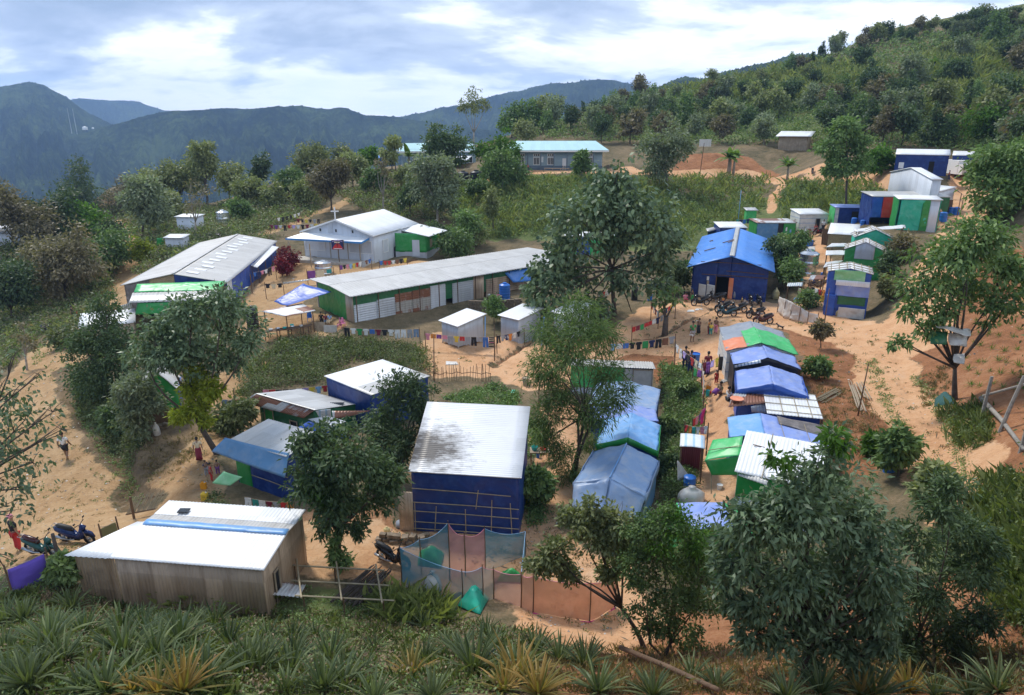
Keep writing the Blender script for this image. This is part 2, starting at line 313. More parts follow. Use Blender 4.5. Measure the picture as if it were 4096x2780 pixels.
def panels(t, w, h, uv):
    """one tone per roofing sheet"""
    s = t.n('ShaderNodeVectorMath', operation='DIVIDE'); t.l(uv, s.inputs[0]); s.inputs[1].default_value = (w, h, 1)
    f = t.n('ShaderNodeVectorMath', operation='FLOOR'); t.l(s.outputs[0], f.inputs[0])
    wn = t.n('ShaderNodeTexWhiteNoise', noise_dimensions='3D'); t.l(f.outputs[0], wn.inputs['Vector']); return wn.outputs['Value']
def m_tin(t, b, col, dirt=.3, rust=0., pw=.78, ph=2.2, var=.16, rough=.42, metal=.25, soot=None):
    uv = seedvec(t, True); raw = t.n('ShaderNodeTexCoord').outputs['UV']
    pn = panels(t, pw, ph, uv)
    c = t.mix(1., col, t.ramp(pn, [(0, 1 - var), (1, 1 + var * .5)]), 'MULTIPLY')
    st = t.noise(seedvec(t, True, (3.5, .35, 1)), 1.2, 5, .65)
    c = t.mix(t.ramp(st, [(.48, 0.), (.75, dirt)]), c, tuple(x * y for x, y in zip(col, (.42, .36, .28))))
    sp = t.noise(uv, .9, 6, .7)
    c = t.mix(t.ramp(sp, [(.55, 0.), (.72, dirt * .8)]), c, tuple(x * .5 for x in col))
    if rust:
        rn = t.math('ADD', t.math('MULTIPLY', pn, .5), t.math('MULTIPLY', t.noise(seedvec(t, True, (1.6, .5, 1)), 1.6, 6, .7), .62))
        rc = t.mix(t.noise(uv, 6, 4), (.16, .05, .022), (.30, .12, .06))
        c = t.mix(t.ramp(rn, [(.62 - rust * .3, 0.), (.72 - rust * .3, .95)]), c, rc)
    if soot:
        d = t.n('ShaderNodeVectorMath', operation='SUBTRACT'); t.l(raw, d.inputs[0]); d.inputs[1].default_value = (soot[0], soot[1], 0)
        q = t.n('ShaderNodeVectorMath', operation='MULTIPLY'); t.l(d.outputs[0], q.inputs[0]); q.inputs[1].default_value = (1 / soot[2], 1 / soot[3], 0)
        ln = t.n('ShaderNodeVectorMath', operation='LENGTH'); t.l(q.outputs[0], ln.inputs[0])
        v = t.math('ADD', ln.outputs['Value'], t.math('MULTIPLY', t.math('SUBTRACT', t.noise(seedvec(t, True, (2.5, .9, 1)), 1.6, 6, .7), .5), 1.9))
        c = t.mix(t.ramp(v, [(.25, .93), (.95, 0.)]), c, (.055, .045, .038))
    t.l(c, b.inputs['Base Color']); b.inputs['Roughness'].default_value = rough; b.inputs['Metallic'].default_value = metal
    bump(t, b, t.noise(uv, 2.5, 3), .25, .03)
def m_tarp(t, b, col, dust_folds=.35, dcol=(.42, .44, .48), rough=.42, wr=.5, stripes=None, fade=.25):
    v = seedvec(t); n = t.noise(v, .7, 5, .6)
    c = t.mix(t.ramp(n, [(.3, 0.), (.75, fade)]), col, tuple(min(1, x * 1.5 + .03) for x in col))
    if stripes:
        uv = t.n('ShaderNodeTexCoord').outputs['UV']; sx = t.n('ShaderNodeSeparateXYZ'); t.l(uv, sx.inputs[0])
        f = t.math('FRACT', t.math('MULTIPLY', sx.outputs[stripes[2]], stripes[1]))
        c = t.mix(t.ramp(f, stripes[3], 'CONSTANT'), c, stripes[0])
    c = t.mix(t.ramp(t.noise(v, 1.7, 7, .68), [(.46, 0.), (.70, min(1, dust_folds * 1.5))]), c, dcol)
    c = t.mix(t.ramp(t.noise(v, .45, 4, .6), [(.48, 0.), (.68, dust_folds * .8)]), c, tuple(x * .62 for x in col))
    t.l(c, b.inputs['Base Color']); b.inputs['Roughness'].default_value = rough
    w = t.n('ShaderNodeTexNoise'); w.noise_type = 'RIDGED_MULTIFRACTAL'; w.inputs['Scale'].default_value = 1.5; w.inputs['Detail'].default_value = 5
    w.inputs['Distortion'].default_value = .6; t.l(v, w.inputs['Vector'])
    bump(t, b, w.outputs['Fac'], min(1, wr * 1.6), .09)
def m_plain(t, b, col, var=.25, rough=.7, sc=3., metal=0.):
    n = t.noise(seedvec(t), sc, 5, .62)
    t.l(t.mix(t.ramp(n, [(.28, 0.), (.75, 1.)]), tuple(x * (1 - var) for x in col), tuple(min(1, x * (1 + var)) for x in col)), b.inputs['Base Color'])
    b.inputs['Roughness'].default_value = rough; b.inputs['Metallic'].default_value = metal
    bump(t, b, n, .15, .02)
def m_streak(t, b, col, dark, sc=(14, 1, 1.), rough=.8):
    n = t.noise(seedvec(t, True, sc), 1.5, 5, .62); n2 = t.noise(seedvec(t), 1.1, 4, .6)
    c = t.mix(t.ramp(n, [(.35, 0.), (.65, 1.)]), dark, col); c = t.mix(t.ramp(n2, [(.45, 0.), (.75, .5)]), c, tuple(x * .55 for x in dark))
    t.l(c, b.inputs['Base Color']); b.inputs['Roughness'].default_value = rough; bump(t, b, n, .3, .02)
def m_leaf(t, b, col, col2, tr=.28, rough=.5, spread=.35):
    g = t.n('ShaderNodeNewGeometry'); r = g.outputs['Random Per Island']; oi = t.n('ShaderNodeObjectInfo')
    n = t.noise(seedvec(t), .55, 3, .55)
    f = t.math('ADD', t.math('MULTIPLY', r, .6), t.math('MULTIPLY', n, .7))
    c = t.mix(t.ramp(f, [(.3, 0.), (.85, 1.)]), col, col2)
    c = t.mix(1., c, t.ramp(oi.outputs['Random'], [(0, .8), (1, 1.15)]), 'MULTIPLY')
    t.l(c, b.inputs['Base Color']); b.inputs['Roughness'].default_value = rough; b.inputs['Specular IOR Level'].default_value = .22
    tl = t.n('ShaderNodeBsdfTranslucent'); t.l(t.mix(1., c, (1.1, 1.25, .5), 'MULTIPLY'), tl.inputs[0])
    mx = t.n('ShaderNodeMixShader'); mx.inputs[0].default_value = tr; t.l(b.outputs[0], mx.inputs[1]); t.l(tl.outputs[0], mx.inputs[2])
    o = [x for x in t.nt.nodes if x.type == 'OUTPUT_MATERIAL'][0]; t.l(mx.outputs[0], o.inputs[0])
def m_net(t, b, col, cov=.55):
    t.l(t.mix(t.ramp(t.noise(seedvec(t), 1.2, 4), [(.35, 0.), (.7, 1.)]), tuple(x * .75 for x in col), col), b.inputs['Base Color']); b.inputs['Roughness'].default_value = .8
    tp = t.n('ShaderNodeBsdfTransparent'); mx = t.n('ShaderNodeMixShader'); mx.inputs[0].default_value = cov
    t.l(tp.outputs[0], mx.inputs[1]); t.l(b.outputs[0], mx.inputs[2]); o = [x for x in t.nt.nodes if x.type == 'OUTPUT_MATERIAL'][0]; t.l(mx.outputs[0], o.inputs[0])
mat('tin_white', m_tin, (.80, .81, .82), .16, metal=.05, var=.10)
mat('tin_bright', m_tin, (.86, .87, .88), .08, metal=.05, var=.06, pw=.6)
mat('tin_grey', m_tin, (.56, .56, .55), .35, metal=.1, var=.14, pw=.9, ph=1.9)
mat('tin_lightgrey', m_tin, (.56, .55, .53), .35, metal=.1, var=.10)
mat('tin_rust', m_tin, (.55, .57, .58), .3, .75, metal=.1)
mat('tin_wall', m_tin, (.50, .37, .26), .8, 0, pw=.7, ph=5, metal=.2, var=.3)
mat('tin_wall_grey', m_tin, (.50, .53, .57), .35, pw=.8, ph=4, metal=.15, var=.14)
mat('tin_wall_pale', m_tin, (.62, .66, .72), .22, pw=.9, ph=4, metal=.1, var=.10)
mat('tin_patch', m_tin, (.46, .44, .41), .7, .18, pw=1.6, ph=.9, metal=.15, var=.3)
mat('tin_soot', m_tin, (.82, .83, .85), .12, metal=.05, var=.07, soot=(1.4, 4.4, 1.9, 2.5))
mat('tin_aqua', m_tin, (.50, .74, .76), .15, pw=.9, ph=6, metal=.05, var=.06)
mat('tin_maroon', m_tin, (.22, .04, .06), .4, pw=.5, var=.2)
mat('tin_white_worn', m_tin, (.74, .75, .76), .4, .06, metal=.05, var=.14)
mat('tarp_navy', m_tarp, (.002, .030, .18), .3, (.05, .13, .38), fade=.3)  # paler blue patches paint the light on wrinkles into the colour
mat('tarp_blue', m_tarp, (.06, .24, .70), .25, (.30, .45, .75))
mat('tarp_royal', m_tarp, (.02, .09, .42), .22, (.14, .24, .5))
mat('tarp_sky', m_tarp, (.16, .36, .68), .3, (.45, .55, .68))
mat('tarp_steel', m_tarp, (.10, .25, .44), .35, (.30, .38, .48))
mat('tarp_peri', m_tarp, (.22, .31, .66), .4, (.45, .48, .60))
mat('tarp_slate', m_tarp, (.22, .33, .52), .5, (.42, .46, .52))
mat('tarp_grey', m_tarp, (.26, .29, .34), .5, (.36, .37, .38))
mat('tarp_brown', m_tarp, (.12, .10, .09), .7, (.28, .25, .24))
mat('tarp_green', m_tarp, (.02, .27, .055), .22, (.18, .40, .2))
mat('tarp_dkgreen', m_tarp, (.015, .13, .05), .25, (.12, .25, .15))
mat('tarp_bright', m_tarp, (.05, .46, .13), .3, (.3, .6, .35))
mat('tarp_lime', m_tarp, (.22, .55, .26), .4, (.5, .7, .5))
mat('tarp_teal', m_tarp, (.02, .46, .30), .25, (.25, .6, .5))
mat('tarp_orange', m_tarp, (.72, .22, .10), .3, (.8, .5, .35))
mat('tarp_red', m_tarp, (.60, .03, .02), .2, (.6, .2, .15))
mat('tarp_yellow', m_tarp, (.62, .52, .24), .3, (.7, .6, .4))
mat('tarp_black', m_tarp, (.012, .012, .016), .3, (.08, .08, .09))
mat('tarp_white', m_tarp, (.68, .66, .62), .5, (.45, .38, .30))
mat('tarp_sack', m_tarp, (.62, .60, .56), .45, (.42, .34, .27), wr=.8)
mat('tarp_striped', m_tarp, (.74, .76, .78), .2, stripes=((.42, .60, .74), 2.6, 0, [(0, 0.), (.55, 1.), (.85, 0.)]))
mat('tarp_band', m_tarp, (.70, .68, .62), .3, stripes=((.30, .42, .58), 1.6, 1, [(0, 0.), (.72, .8), (.86, 0.)]))
mat('tarp_check', m_tarp, (.72, .74, .72), .3, stripes=((.20, .33, .42), 5, 0, [(0, 0.), (.5, 1.), (.8, 0.)]))
mat('bamboo_weave', m_streak, (.44, .34, .20), (.28, .20, .11), (6, 6, 1.))
mat('wood', m_streak, (.20, .12, .07), (.10, .06, .035))
mat('wood_pale', m_streak, (.44, .36, .26), (.28, .21, .14), (10, 1, 1.))
mat('wood_dark', m_plain, (.06, .045, .035))
mat('bamboo_pole', m_plain, (.34, .28, .18), .3)
mat('board_grey', m_plain, (.48, .46, .42), .15)
mat('stone', m_plain, (.22, .17, .12), .5, .9, 6)
mat('concrete', m_plain, (.46, .42, .36), .2, .85, 2)
mat('paint_bluegrey', m_plain, (.24, .33, .38), .08, .7)
mat('paint_dkblue', m_plain, (.10, .14, .18), .1, .7)
mat('paint_white', m_plain, (.78, .78, .76), .06, .5)
mat('paint_blue', m_plain, (.04, .22, .52), .12, .5)
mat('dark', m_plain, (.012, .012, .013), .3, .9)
mat('glass_dark', m_plain, (.03, .035, .04), .2, .15)
mat('tank_black', m_plain, (.014, .016, .022), .3, .38)
mat('tank_blue', m_plain, (.025, .16, .55), .12, .4)
mat('steel', m_plain, (.62, .64, .66), .1, .25, 2, .85)
import zlib
def crc(t): return zlib.crc32(t.encode())
# ------------------------------------------------------------------ geometry helpers
class MB:
    def __init__(s): s.v = []; s.f = []; s.uv = []; s.smooth = False
    def add(s, vs, fs, uvs=None):
        n = len(s.v); s.v += [tuple(v) for v in vs]; s.f += [tuple(i + n for i in f) for f in fs]
        s.uv += list(uvs) if uvs is not None else [(v[0] + v[1], v[2]) for v in vs]
        return s
    def box(s, c, d, ax=None):
        """box at centre c, full sizes d, axes rows of ax"""
        c = Vector(c); X, Y, Z = ax if ax else (Vector((1, 0, 0)), Vector((0, 1, 0)), Vector((0, 0, 1)))
        X, Y, Z = X * d[0] / 2, Y * d[1] / 2, Z * d[2] / 2
        vs = [c + X * a + Y * b + Z * e for e in (-1, 1) for b in (-1, 1) for a in (-1, 1)]
        return s.add(vs, [(0, 2, 3, 1), (4, 5, 7, 6), (0, 1, 5, 4), (2, 6, 7, 3), (0, 4, 6, 2), (1, 3, 7, 5)])
    def tube(s, pts, r, n=6, cap=True):
        pts = [Vector(p) for p in pts]; rs = r if isinstance(r, (list, tuple)) else [r] * len(pts)
        vs, fs = [], []; up = Vector((0.13, .21, .97))
        for i, p in enumerate(pts):
            d = (pts[min(i + 1, len(pts) - 1)] - pts[max(i - 1, 0)]).normalized()
            a = d.cross(up); a = d.cross(Vector((1, 0, 0))) if a.length < .2 else a
            a.normalize(); b = d.cross(a)
            for k in range(n):
                w = 2 * pi * k / n; vs.append(p + (a * cos(w) + b * sin(w)) * rs[i])
        for i in range(len(pts) - 1):
            for k in range(n):
                fs.append((i * n + k, i * n + (k + 1) % n, (i + 1) * n + (k + 1) % n, (i + 1) * n + k))
        if cap: fs += [tuple(range(n))[::-1], tuple(range((len(pts) - 1) * n, len(pts) * n))]
        return s.add(vs, fs)
    def lathe(s, c, prof, n=20, squash=1):
        c = Vector(c); vs = [c + Vector((r * cos(2 * pi * k / n), r * sin(2 * pi * k / n) * squash, z)) for r, z in prof for k in range(n)]
        fs = [(i * n + k, i * n + (k + 1) % n, (i + 1) * n + (k + 1) % n, (i + 1) * n + k) for i in range(len(prof) - 1) for k in range(n)]
        fs += [tuple(range(n))[::-1], tuple(range((len(prof) - 1) * n, len(prof) * n))]
        return s.add(vs, fs)
    def sheet(s, a, b, c, d, nu=1, nv=1, corr=0, amp=.02, wob=0, wf=1., sag=0, th=.02, seed=0, fr=0):
        """sheet a-b along the eave, d-c along the top; corr = corrugation pitch, wob = wrinkle size, sag = hanging depth, fr = ragged lower edge"""
        a, b, c, d = map(Vector, (a, b, c, d)); U = ((b - a).length + (c - d).length) / 2; Vl = ((d - a).length + (c - b).length) / 2
        n = (b - a).cross(d - a).normalized()
        if corr: nu = max(2, min(420, int(U / corr * 4)))
        top = []
        for j in range(nv + 1):
            for i in range(nu + 1):
                x, y = i / nu, j / nv
                p = (a * (1 - x) + b * x) * (1 - y) + (d * (1 - x) + c * x) * y
                q = p.copy()
                if corr: q += n * amp * sin(2 * pi * x * U / corr)
                if wob: 
                    q += n * wob * mnoise.fractal(Vector((x * U * wf + seed * 3.1, y * Vl * wf, seed + 1.7)), 1., 2., 3)
                if sag: q.z -= sag * 4 * x * (1 - x) * (.4 + 2.4 * y * (1 - y))
                if fr and j == 0: q += (a - d).normalized() * fr * mnoise.noise(Vector((x * U * 1.7, seed, .3)))
                top.append((q, (x * U, y * Vl)))
        N = len(top); vs = [p for p, _ in top] + [p - n * th for p, _ in top]; uv = [t for _, t in top] * 2; w = nu + 1
        fs = []
        for j in range(nv):
            for i in range(nu):
                k = j * w + i; fs.append((k, k + 1, k + w + 1, k + w)); fs.append((N + k, N + k + w, N + k + w + 1, N + k + 1))
        for i in range(nu): 
            fs.append((i, N + i, N + i + 1, i + 1)); k = nv * w + i; fs.append((k, k + 1, N + k + 1, N + k))
        for j in range(nv):
            k = j * w; fs.append((k, k + w, N + k + w, N + k)); k += nu; fs.append((k, N + k, N + k + w, k + w))
        return s.add(vs, fs, uv)
    def build(s, name, m, parent=None, loc=None, smooth=None):
        base = Vector(parent_loc(parent)) if parent is not None else Vector(loc if loc is not None else (0, 0, 0))
        me = bpy.data.meshes.new(name); me.from_pydata([tuple(Vector(v) - base) for v in s.v], [], s.f)
        uvl = me.uv_layers.new(name='UVMap'); li = np.empty(len(me.loops), np.int32); me.loops.foreach_get('vertex_index', li)
        uvl.data.foreach_set('uv', np.array(s.uv, np.float32)[li].ravel())
        if s.smooth if smooth is None else smooth: me.polygons.foreach_set('use_smooth', [True] * len(me.polygons))
        me.materials.append(MATS[m] if isinstance(m, str) else m)
        o = bpy.data.objects.new(name, me); COL.objects.link(o)
        if parent is not None: o.parent = parent
        else: o.location = base
        return o
def parent_loc(p):
    v = Vector((0, 0, 0))
    while p is not None: v = v + p.location; p = p.parent
    return v
LABELS = {}
def tag(o, label=None, cat=None, group=None, kind=None):
    if label: o['label'] = label
    if cat: o['category'] = cat
    if group: o['group'] = group
    if kind: o['kind'] = kind
    return o
def thing(name, label, cat, loc, group=None):
    o = bpy.data.objects.new(name, None); o.empty_display_size = .2; COL.objects.link(o); o.location = loc
    return tag(o, label, cat, group)
def copy_tree(o, parent=None):
    c = o.copy(); COL.objects.link(c)
    if parent is not None: c.parent = parent
    for ch in o.children: copy_tree(ch, c)
    return c
def quads(name, V, m, parent=None, loc=(0, 0, 0), smooth=False):
    """fast mesh from an (N, 4, 3) array of separate quads"""
    V = np.asarray(V, np.float32); base = np.array(parent_loc(parent) if parent is not None else loc, np.float32); n = len(V)
    me = bpy.data.meshes.new(name); me.vertices.add(n * 4); me.loops.add(n * 4); me.polygons.add(n)
    me.vertices.foreach_set('co', (V - base).ravel()); me.loops.foreach_set('vertex_index', np.arange(n * 4, dtype=np.int32))
    me.polygons.foreach_set('loop_start', np.arange(0, n * 4, 4, dtype=np.int32)); me.update(calc_edges=True)
    me.materials.append(MATS[m] if isinstance(m, str) else m)
    o = bpy.data.objects.new(name, me); COL.objects.link(o)
    if parent is not None: o.parent = parent
    else: o.location = base.tolist()
    return o

# ------------------------------------------------------------------ building helpers
def house(key, label, cat='shelter', name='shelter', group=None):
    b = BLD[key]; b.root = thing(name, label, cat, (b.x, b.y, b.z0), group); b.key = key; b.far = hypot(b.x, b.y) > 50; b.i = .12
    return b
def roofs(b, mats, corr=.16, wob=.0, ov=0., th=.025, sag=0., amp=.010, wf=.8, cap=None, y0=-1, y1=1, name='roof'):
    if isinstance(mats, str): mats = [mats] * (len(b.prof) - 1)
    if b.far: corr = 0
    K = len(b.prof) - 1; grp = []
    for k in range(K):
        x0, x1 = b.prof[k][0], b.prof[k + 1][0]
        A = [b.pt(x * b.W / 2, y * b.L / 2, b.top(x)) for x, y in ((x0, y0), (x0, y1), (x1, y1), (x1, y0))]
        if b.prof[k + 1][1] < b.prof[k][1]: A = [A[2], A[3], A[0], A[1]]
        if (A[1] - A[0]).cross(A[3] - A[0]).z < 0: A = [A[1], A[0], A[3], A[2]]
        if not grp or grp[-1][1] != mats[k]: grp.append((MB(), mats[k]))
        grp[-1][0].sheet(*A, nu=max(4, int((A[1] - A[0]).length / (.14 if not b.far else .8))), nv=14 if not b.far else 3, corr=corr, amp=amp, wob=wob, wf=wf, th=th, seed=crc(b.key) % 97 + k, sag=sag)
    for g, m in grp: g.smooth = True; g.build(name, m, b.root)
    if cap:
        xr = max(b.prof, key=lambda p: p[1])[0]; m = MB()
        m.sheet(b.pt(xr * b.W / 2 - .16, -b.L / 2, b.top(xr) + .02), b.pt(xr * b.W / 2 - .16, b.L / 2, b.top(xr) + .02), b.pt(xr * b.W / 2 + .16, b.L / 2, b.top(xr) + .05), b.pt(xr * b.W / 2 + .16, -b.L / 2, b.top(xr) + .05), 6, 1)
        m.build('ridge_cap', cap, b.root)
def sidept(b, side, s, z, off=0.):
    i = b.i
    if side in 'fk':
        sg = -1 if side == 'f' else 1; return b.pt(sg * (b.W / 2 - i + off), s * (b.L / 2 - i), z)
    sg = -1 if side == 'l' else 1; return b.pt(s * (b.W / 2 - i), sg * (b.L / 2 - i + off), z)
def sidetop(b, side, s):
    if side == 'f': return b.top(-1 + 2 * b.i / b.W) - .04
    if side == 'k': return b.top(1 - 2 * b.i / b.W) - .04
    return b.top(s * (1 - 2 * b.i / b.W)) - .04
def wall(b, side, m, s0=-1, s1=1, z0=-.7, z1=None, off=0., corr=0, wob=None, th=.04, name='wall', hz_corr=False):
    Lw = (b.L if side in 'fk' else b.W) * abs(s1 - s0) / 2
    if b.far: corr = 0
    wob = (.05 if 'tarp' in m else 0) if wob is None else wob
    nu = int(Lw / (corr / 4)) if corr and not hz_corr else max(6, int(Lw / .18)); nu = max(2, min(nu, 300)); nv = 14 if wob else (40 if hz_corr and not b.far else 2)
    mb = MB(); mb.smooth = True; P = []; uv = []
    sd = crc(b.key + side + str(s0)) % 89
    for j in range(nv + 1):
        for i in range(nu + 1):
            s = s0 + (s1 - s0) * i / nu; zt = sidetop(b, side, s) if z1 is None else min(z1, sidetop(b, side, s))
            z = z0 + (zt - z0) * j / nv; o = off
            if corr: o += (.035 if hz_corr else .014) * (sin(2 * pi * z / corr) if hz_corr else sin(2 * pi * i / nu * Lw / corr))
            if wob: o += wob * mnoise.fractal(Vector((s * Lw * .6 + sd, z * 1.1, sd * .7)), 1., 2., 4) + wob * .35 * abs(mnoise.noise(Vector((s * Lw * 2.6 + z * .9, z * .5 + sd, 2.))))
            P.append((s, z, o)); uv.append(((s - s0) / (abs(s1 - s0)) * Lw, z))
    vs = [sidept(b, side, s, z, o) for s, z, o in P] + [sidept(b, side, s, z, o - th) for s, z, o in P]
    N = len(P); w = nu + 1; fs = []
    for j in range(nv):
        for i in range(nu):
            k = j * w + i; fs.append((k, k + 1, k + w + 1, k + w)); fs.append((N + k, N + k + w, N + k + w + 1, N + k + 1))
    for j in range(nv):
        k = j * w; fs.append((k, k + w, N + k + w, N + k)); k += nu; fs.append((k, N + k, N + k + w, k + w))
    for i in range(nu): k = nv * w + i; fs.append((k, k + 1, N + k + 1, N + k))
    mb.add(vs, fs, uv * 2); return mb.build(name, m, b.root)
def walls(b, m, sides='fklr', **kw):
    for c in sides: wall(b, c, m[c] if isinstance(m, dict) else m, **kw)
def panel(b, side, s0, s1, z0, z1, m, name='door', off=.05, th=.05, frame=None, fw=.06, parent=None, bars=0):
    """a flat panel (door, shutter, window) proud of a wall, with an optional frame round it"""
    q = [sidept(b, side, s, z, off) for s, z in ((s0, z0), (s1, z0), (s1, z1), (s0, z1))]
    n = (q[1] - q[0]).cross(q[3] - q[0]).normalized(); cen = sum(q, Vector()) / 4
    outw = sidept(b, side, 0, 1, 1) - sidept(b, side, 0, 1, 0)
    if n.dot(outw) < 0: q = [q[1], q[0], q[3], q[2]]
    o = MB().sheet(*q, 1, 1, th=th).build(name, m, parent or b.root)
    if frame:
        f = MB(); X = (q[1] - q[0]); Z = q[3] - q[0]; n = X.cross(Z).normalized(); ax = (X.normalized(), n, Z.normalized())
        for c, d in ((q[0] + X / 2, (X.length + fw, .05, fw)), (q[3] + X / 2, (X.length + fw, .05, fw))): f.box(c + n * .02, d, ax)
        for c in (q[0] + Z / 2, q[1] + Z / 2): f.box(c + n * .02, (fw, .046, Z.length - fw), ax)
        for k in range(bars): f.box(q[0] + X * (k + 1) / (bars + 1) + Z / 2 + n * .018, (fw * .7, .04, Z.length - fw), ax)
        f.build('frame', frame, o)
    return o
def battens(b, side, lines, m='bamboo_pole', r=.025, off=.07, name='batten'):
    for (s0, z0, s1, z1) in lines:
        MB().tube([sidept(b, side, s0, z0, off), sidept(b, side, (s0 + s1) / 2, (z0 + z1) / 2 + .02, off), sidept(b, side, s1, z1, off)], r, 5).build(name, m, b.root)
def rooflines(b, k, us, vs, m='bamboo_pole', r=.03):
    """poles tied over one slope: us run down the slope, vs along it"""
    (x0, _), (x1, _) = b.prof[k], b.prof[k + 1]
    def p(u, v): x = x0 + (x1 - x0) * v; return b.pt(x * b.W / 2, u * b.L / 2, b.top(x) + .04)
    for u in us: MB().tube([p(u, -.04), p(u, .5), p(u, 1.02)], r, 5).build('roof_pole', m, b.root)
    for v in vs: MB().tube([p(-1.03, v), p(0, v), p(1.03, v)], r, 5).build('roof_pole', m, b.root)
def posts(b, pts, m='wood', r=.05):
    for (lx, ly, z0, z1) in pts: MB().tube([b.pt(lx, ly, z0), b.pt(lx, ly, z1)], r, 6).build('post', m, b.root)
def flap(b, pix, m, name='awning', nu=10, nv=8, wob=.05, sag=.05, corr=0, th=.02, wf=.9, parent=None, smooth=True):
    """a sheet spanned between four points of the place: (zone, x, y, height above the building's ground)"""
    P = []
    for (z, x, y, h) in pix: P.append(at_z(*zz(z, x, y), b.z0 + h))
    if (P[1] - P[0]).cross(P[3] - P[0]).z < 0: P = [P[1], P[0], P[3], P[2]]
    mb = MB(); mb.smooth = smooth; mb.sheet(*P, nu, nv, corr=corr, wob=wob, sag=sag, th=th, wf=wf, seed=len(b.root.children)); return mb.build(name, m, parent or b.root)
# ------------------------------------------------------------------ the houses, huts and shelters
# foreground tin hut
b = house('hut1', 'low corrugated tin hut with white roof and blue ridge strip in the pineapple field', 'hut', 'tin_hut')
roofs(b, ['tin_white', 'tin_lightgrey', 'tin_white'], corr=.15, amp=.013)  # middle slope faces away: its shade is put in as a greyer tin
walls(b, 'tin_wall', corr=.14, z0=-.9)
m = MB(); m.smooth = True
q = [b.pt(.1 * b.W / 2 - .2, -b.L / 2 + .1, b.top(0) + .02), b.pt(.1 * b.W / 2 - .2, b.L / 2, b.top(0) + .02), b.pt(.1 * b.W / 2 + .12, b.L / 2, b.top(.1) + .035), b.pt(.1 * b.W / 2 + .12, -b.L / 2 + .1, b.top(.1) + .035)]
m.sheet(*(q if b.fl > 0 else [q[1], q[0], q[3], q[2]]), 30, 2, wob=.015, wf=2); m.build('ridge_strip', 'tarp_sky', b.root)
m = MB(); m.smooth = True
e0, e1 = b.pt(-b.W / 2, -b.L / 2, b.h - .02), b.pt(.1 * b.W / 2, -b.L / 2, b.top(.1) - .02); lo = b.pt(-b.W / 2 + .1, -b.L / 2 - 1.9, b.h - .12); lo2 = b.pt(.5, -b.L / 2 - .5, b.top(.1) - .25)
m.sheet(lo, e0, e1, lo2, corr=.15, nv=5); m.build('side_roof', 'tin_white', b.root)
m = MB(); m.sheet(b.pt(-b.W / 2 + .25, -b.L / 2 - 1.6, -.9), b.pt(-b.W / 2 + .12, -b.L / 2 + .1, -.9), b.pt(-b.W / 2 + .12, -b.L / 2 + .1, b.h - .06), b.pt(-b.W / 2 + .25, -b.L / 2 - 1.6, b.h - .2), corr=.14, nv=2); m.build('side_wall', 'tin_wall', b.root)
panel(b, 'r', -.62, -.42, .2, 1.5, 'dark', 'window', frame='wood_pale')
MB().box(at_z(*zz('k', 1450, 872), b.z0 + b.top(.7) + .07), (.42, .3, .05)).build('solar_panel', 'glass_dark', b.root)

# big blue hall
b = house('bigblue', 'tall shed walled in navy tarp under a wide sooty white roof', 'shed', 'tarp_shed')
A = [b.pt(x * b.W / 2, y * b.L / 2, b.top(x)) for x, y in ((-1, 1), (1, 1), (1, -1), (-1, -1))]
A = A if (A[1] - A[0]).cross(A[3] - A[0]).z > 0 else [b.pt(x * b.W / 2, y * b.L / 2, b.top(x)) for x, y in ((-1, -1), (1, -1), (1, 1), (-1, 1))]
m = MB(); m.smooth = True; m.sheet(*A, nv=8, corr=.11, amp=.007, wob=.012, wf=.8, th=.03, seed=3); m.build('roof', 'tin_soot', b.root)
walls(b, 'tarp_navy', 'fkl', wob=.045); wall(b, 'r', 'tarp_navy', wob=.03); b.i = .12
battens(b, 'f', [(-1, 2.15, .85, 2.05), (-1, 1.45, 1, 1.42), (-1, 1.0, 1, .95), (-1, .45, 1, .42), (-1, .1, .95, .08), (-.97, -.3, -.96, 1.4), (-.6, -.2, -.55, 1.3), (0, -.2, 0, 1.25), (.2, 1.3, .25, 2.25), (.48, -.2, .5, 1.8), (.88, -.3, .84, 1.7)], r=.022)
wall(b, 'f', 'tin_wall', -1.28, -1.0, z1=1.9, off=.02, corr=.12, name='side_panel')

b = house('awninghut', 'hut with a long faded blue awning along its front and pale grey roof', 'hut', 'hut')
roofs(b, 'tin_grey', corr=.16)
walls(b, 'tarp_navy', 'klr'); wall(b, 'f', 'tarp_green', -1, -.45); wall(b, 'f', 'tarp_navy', -.45, 1)
flap(b, [('l', 90, 800, 1.75), ('l', 665, 1010, 1.6), ('l', 700, 815, 2.62), ('l', 195, 690, 2.62)], 'tarp_steel', 'awning', 18, 8, .05, .04)
flap(b, [('l', 95, 1050, .95), ('l', 235, 1070, .85), ('l', 335, 1000, 1.25), ('l', 185, 955, 1.45)], 'tarp_lime', 'door_canopy', 8, 6, .04, .05)
battens(b, 'f', [(-.45, 1.35, 1, 1.3), (-.4, .75, 1, .7), (-1, 2.1, 1, 2.05)])

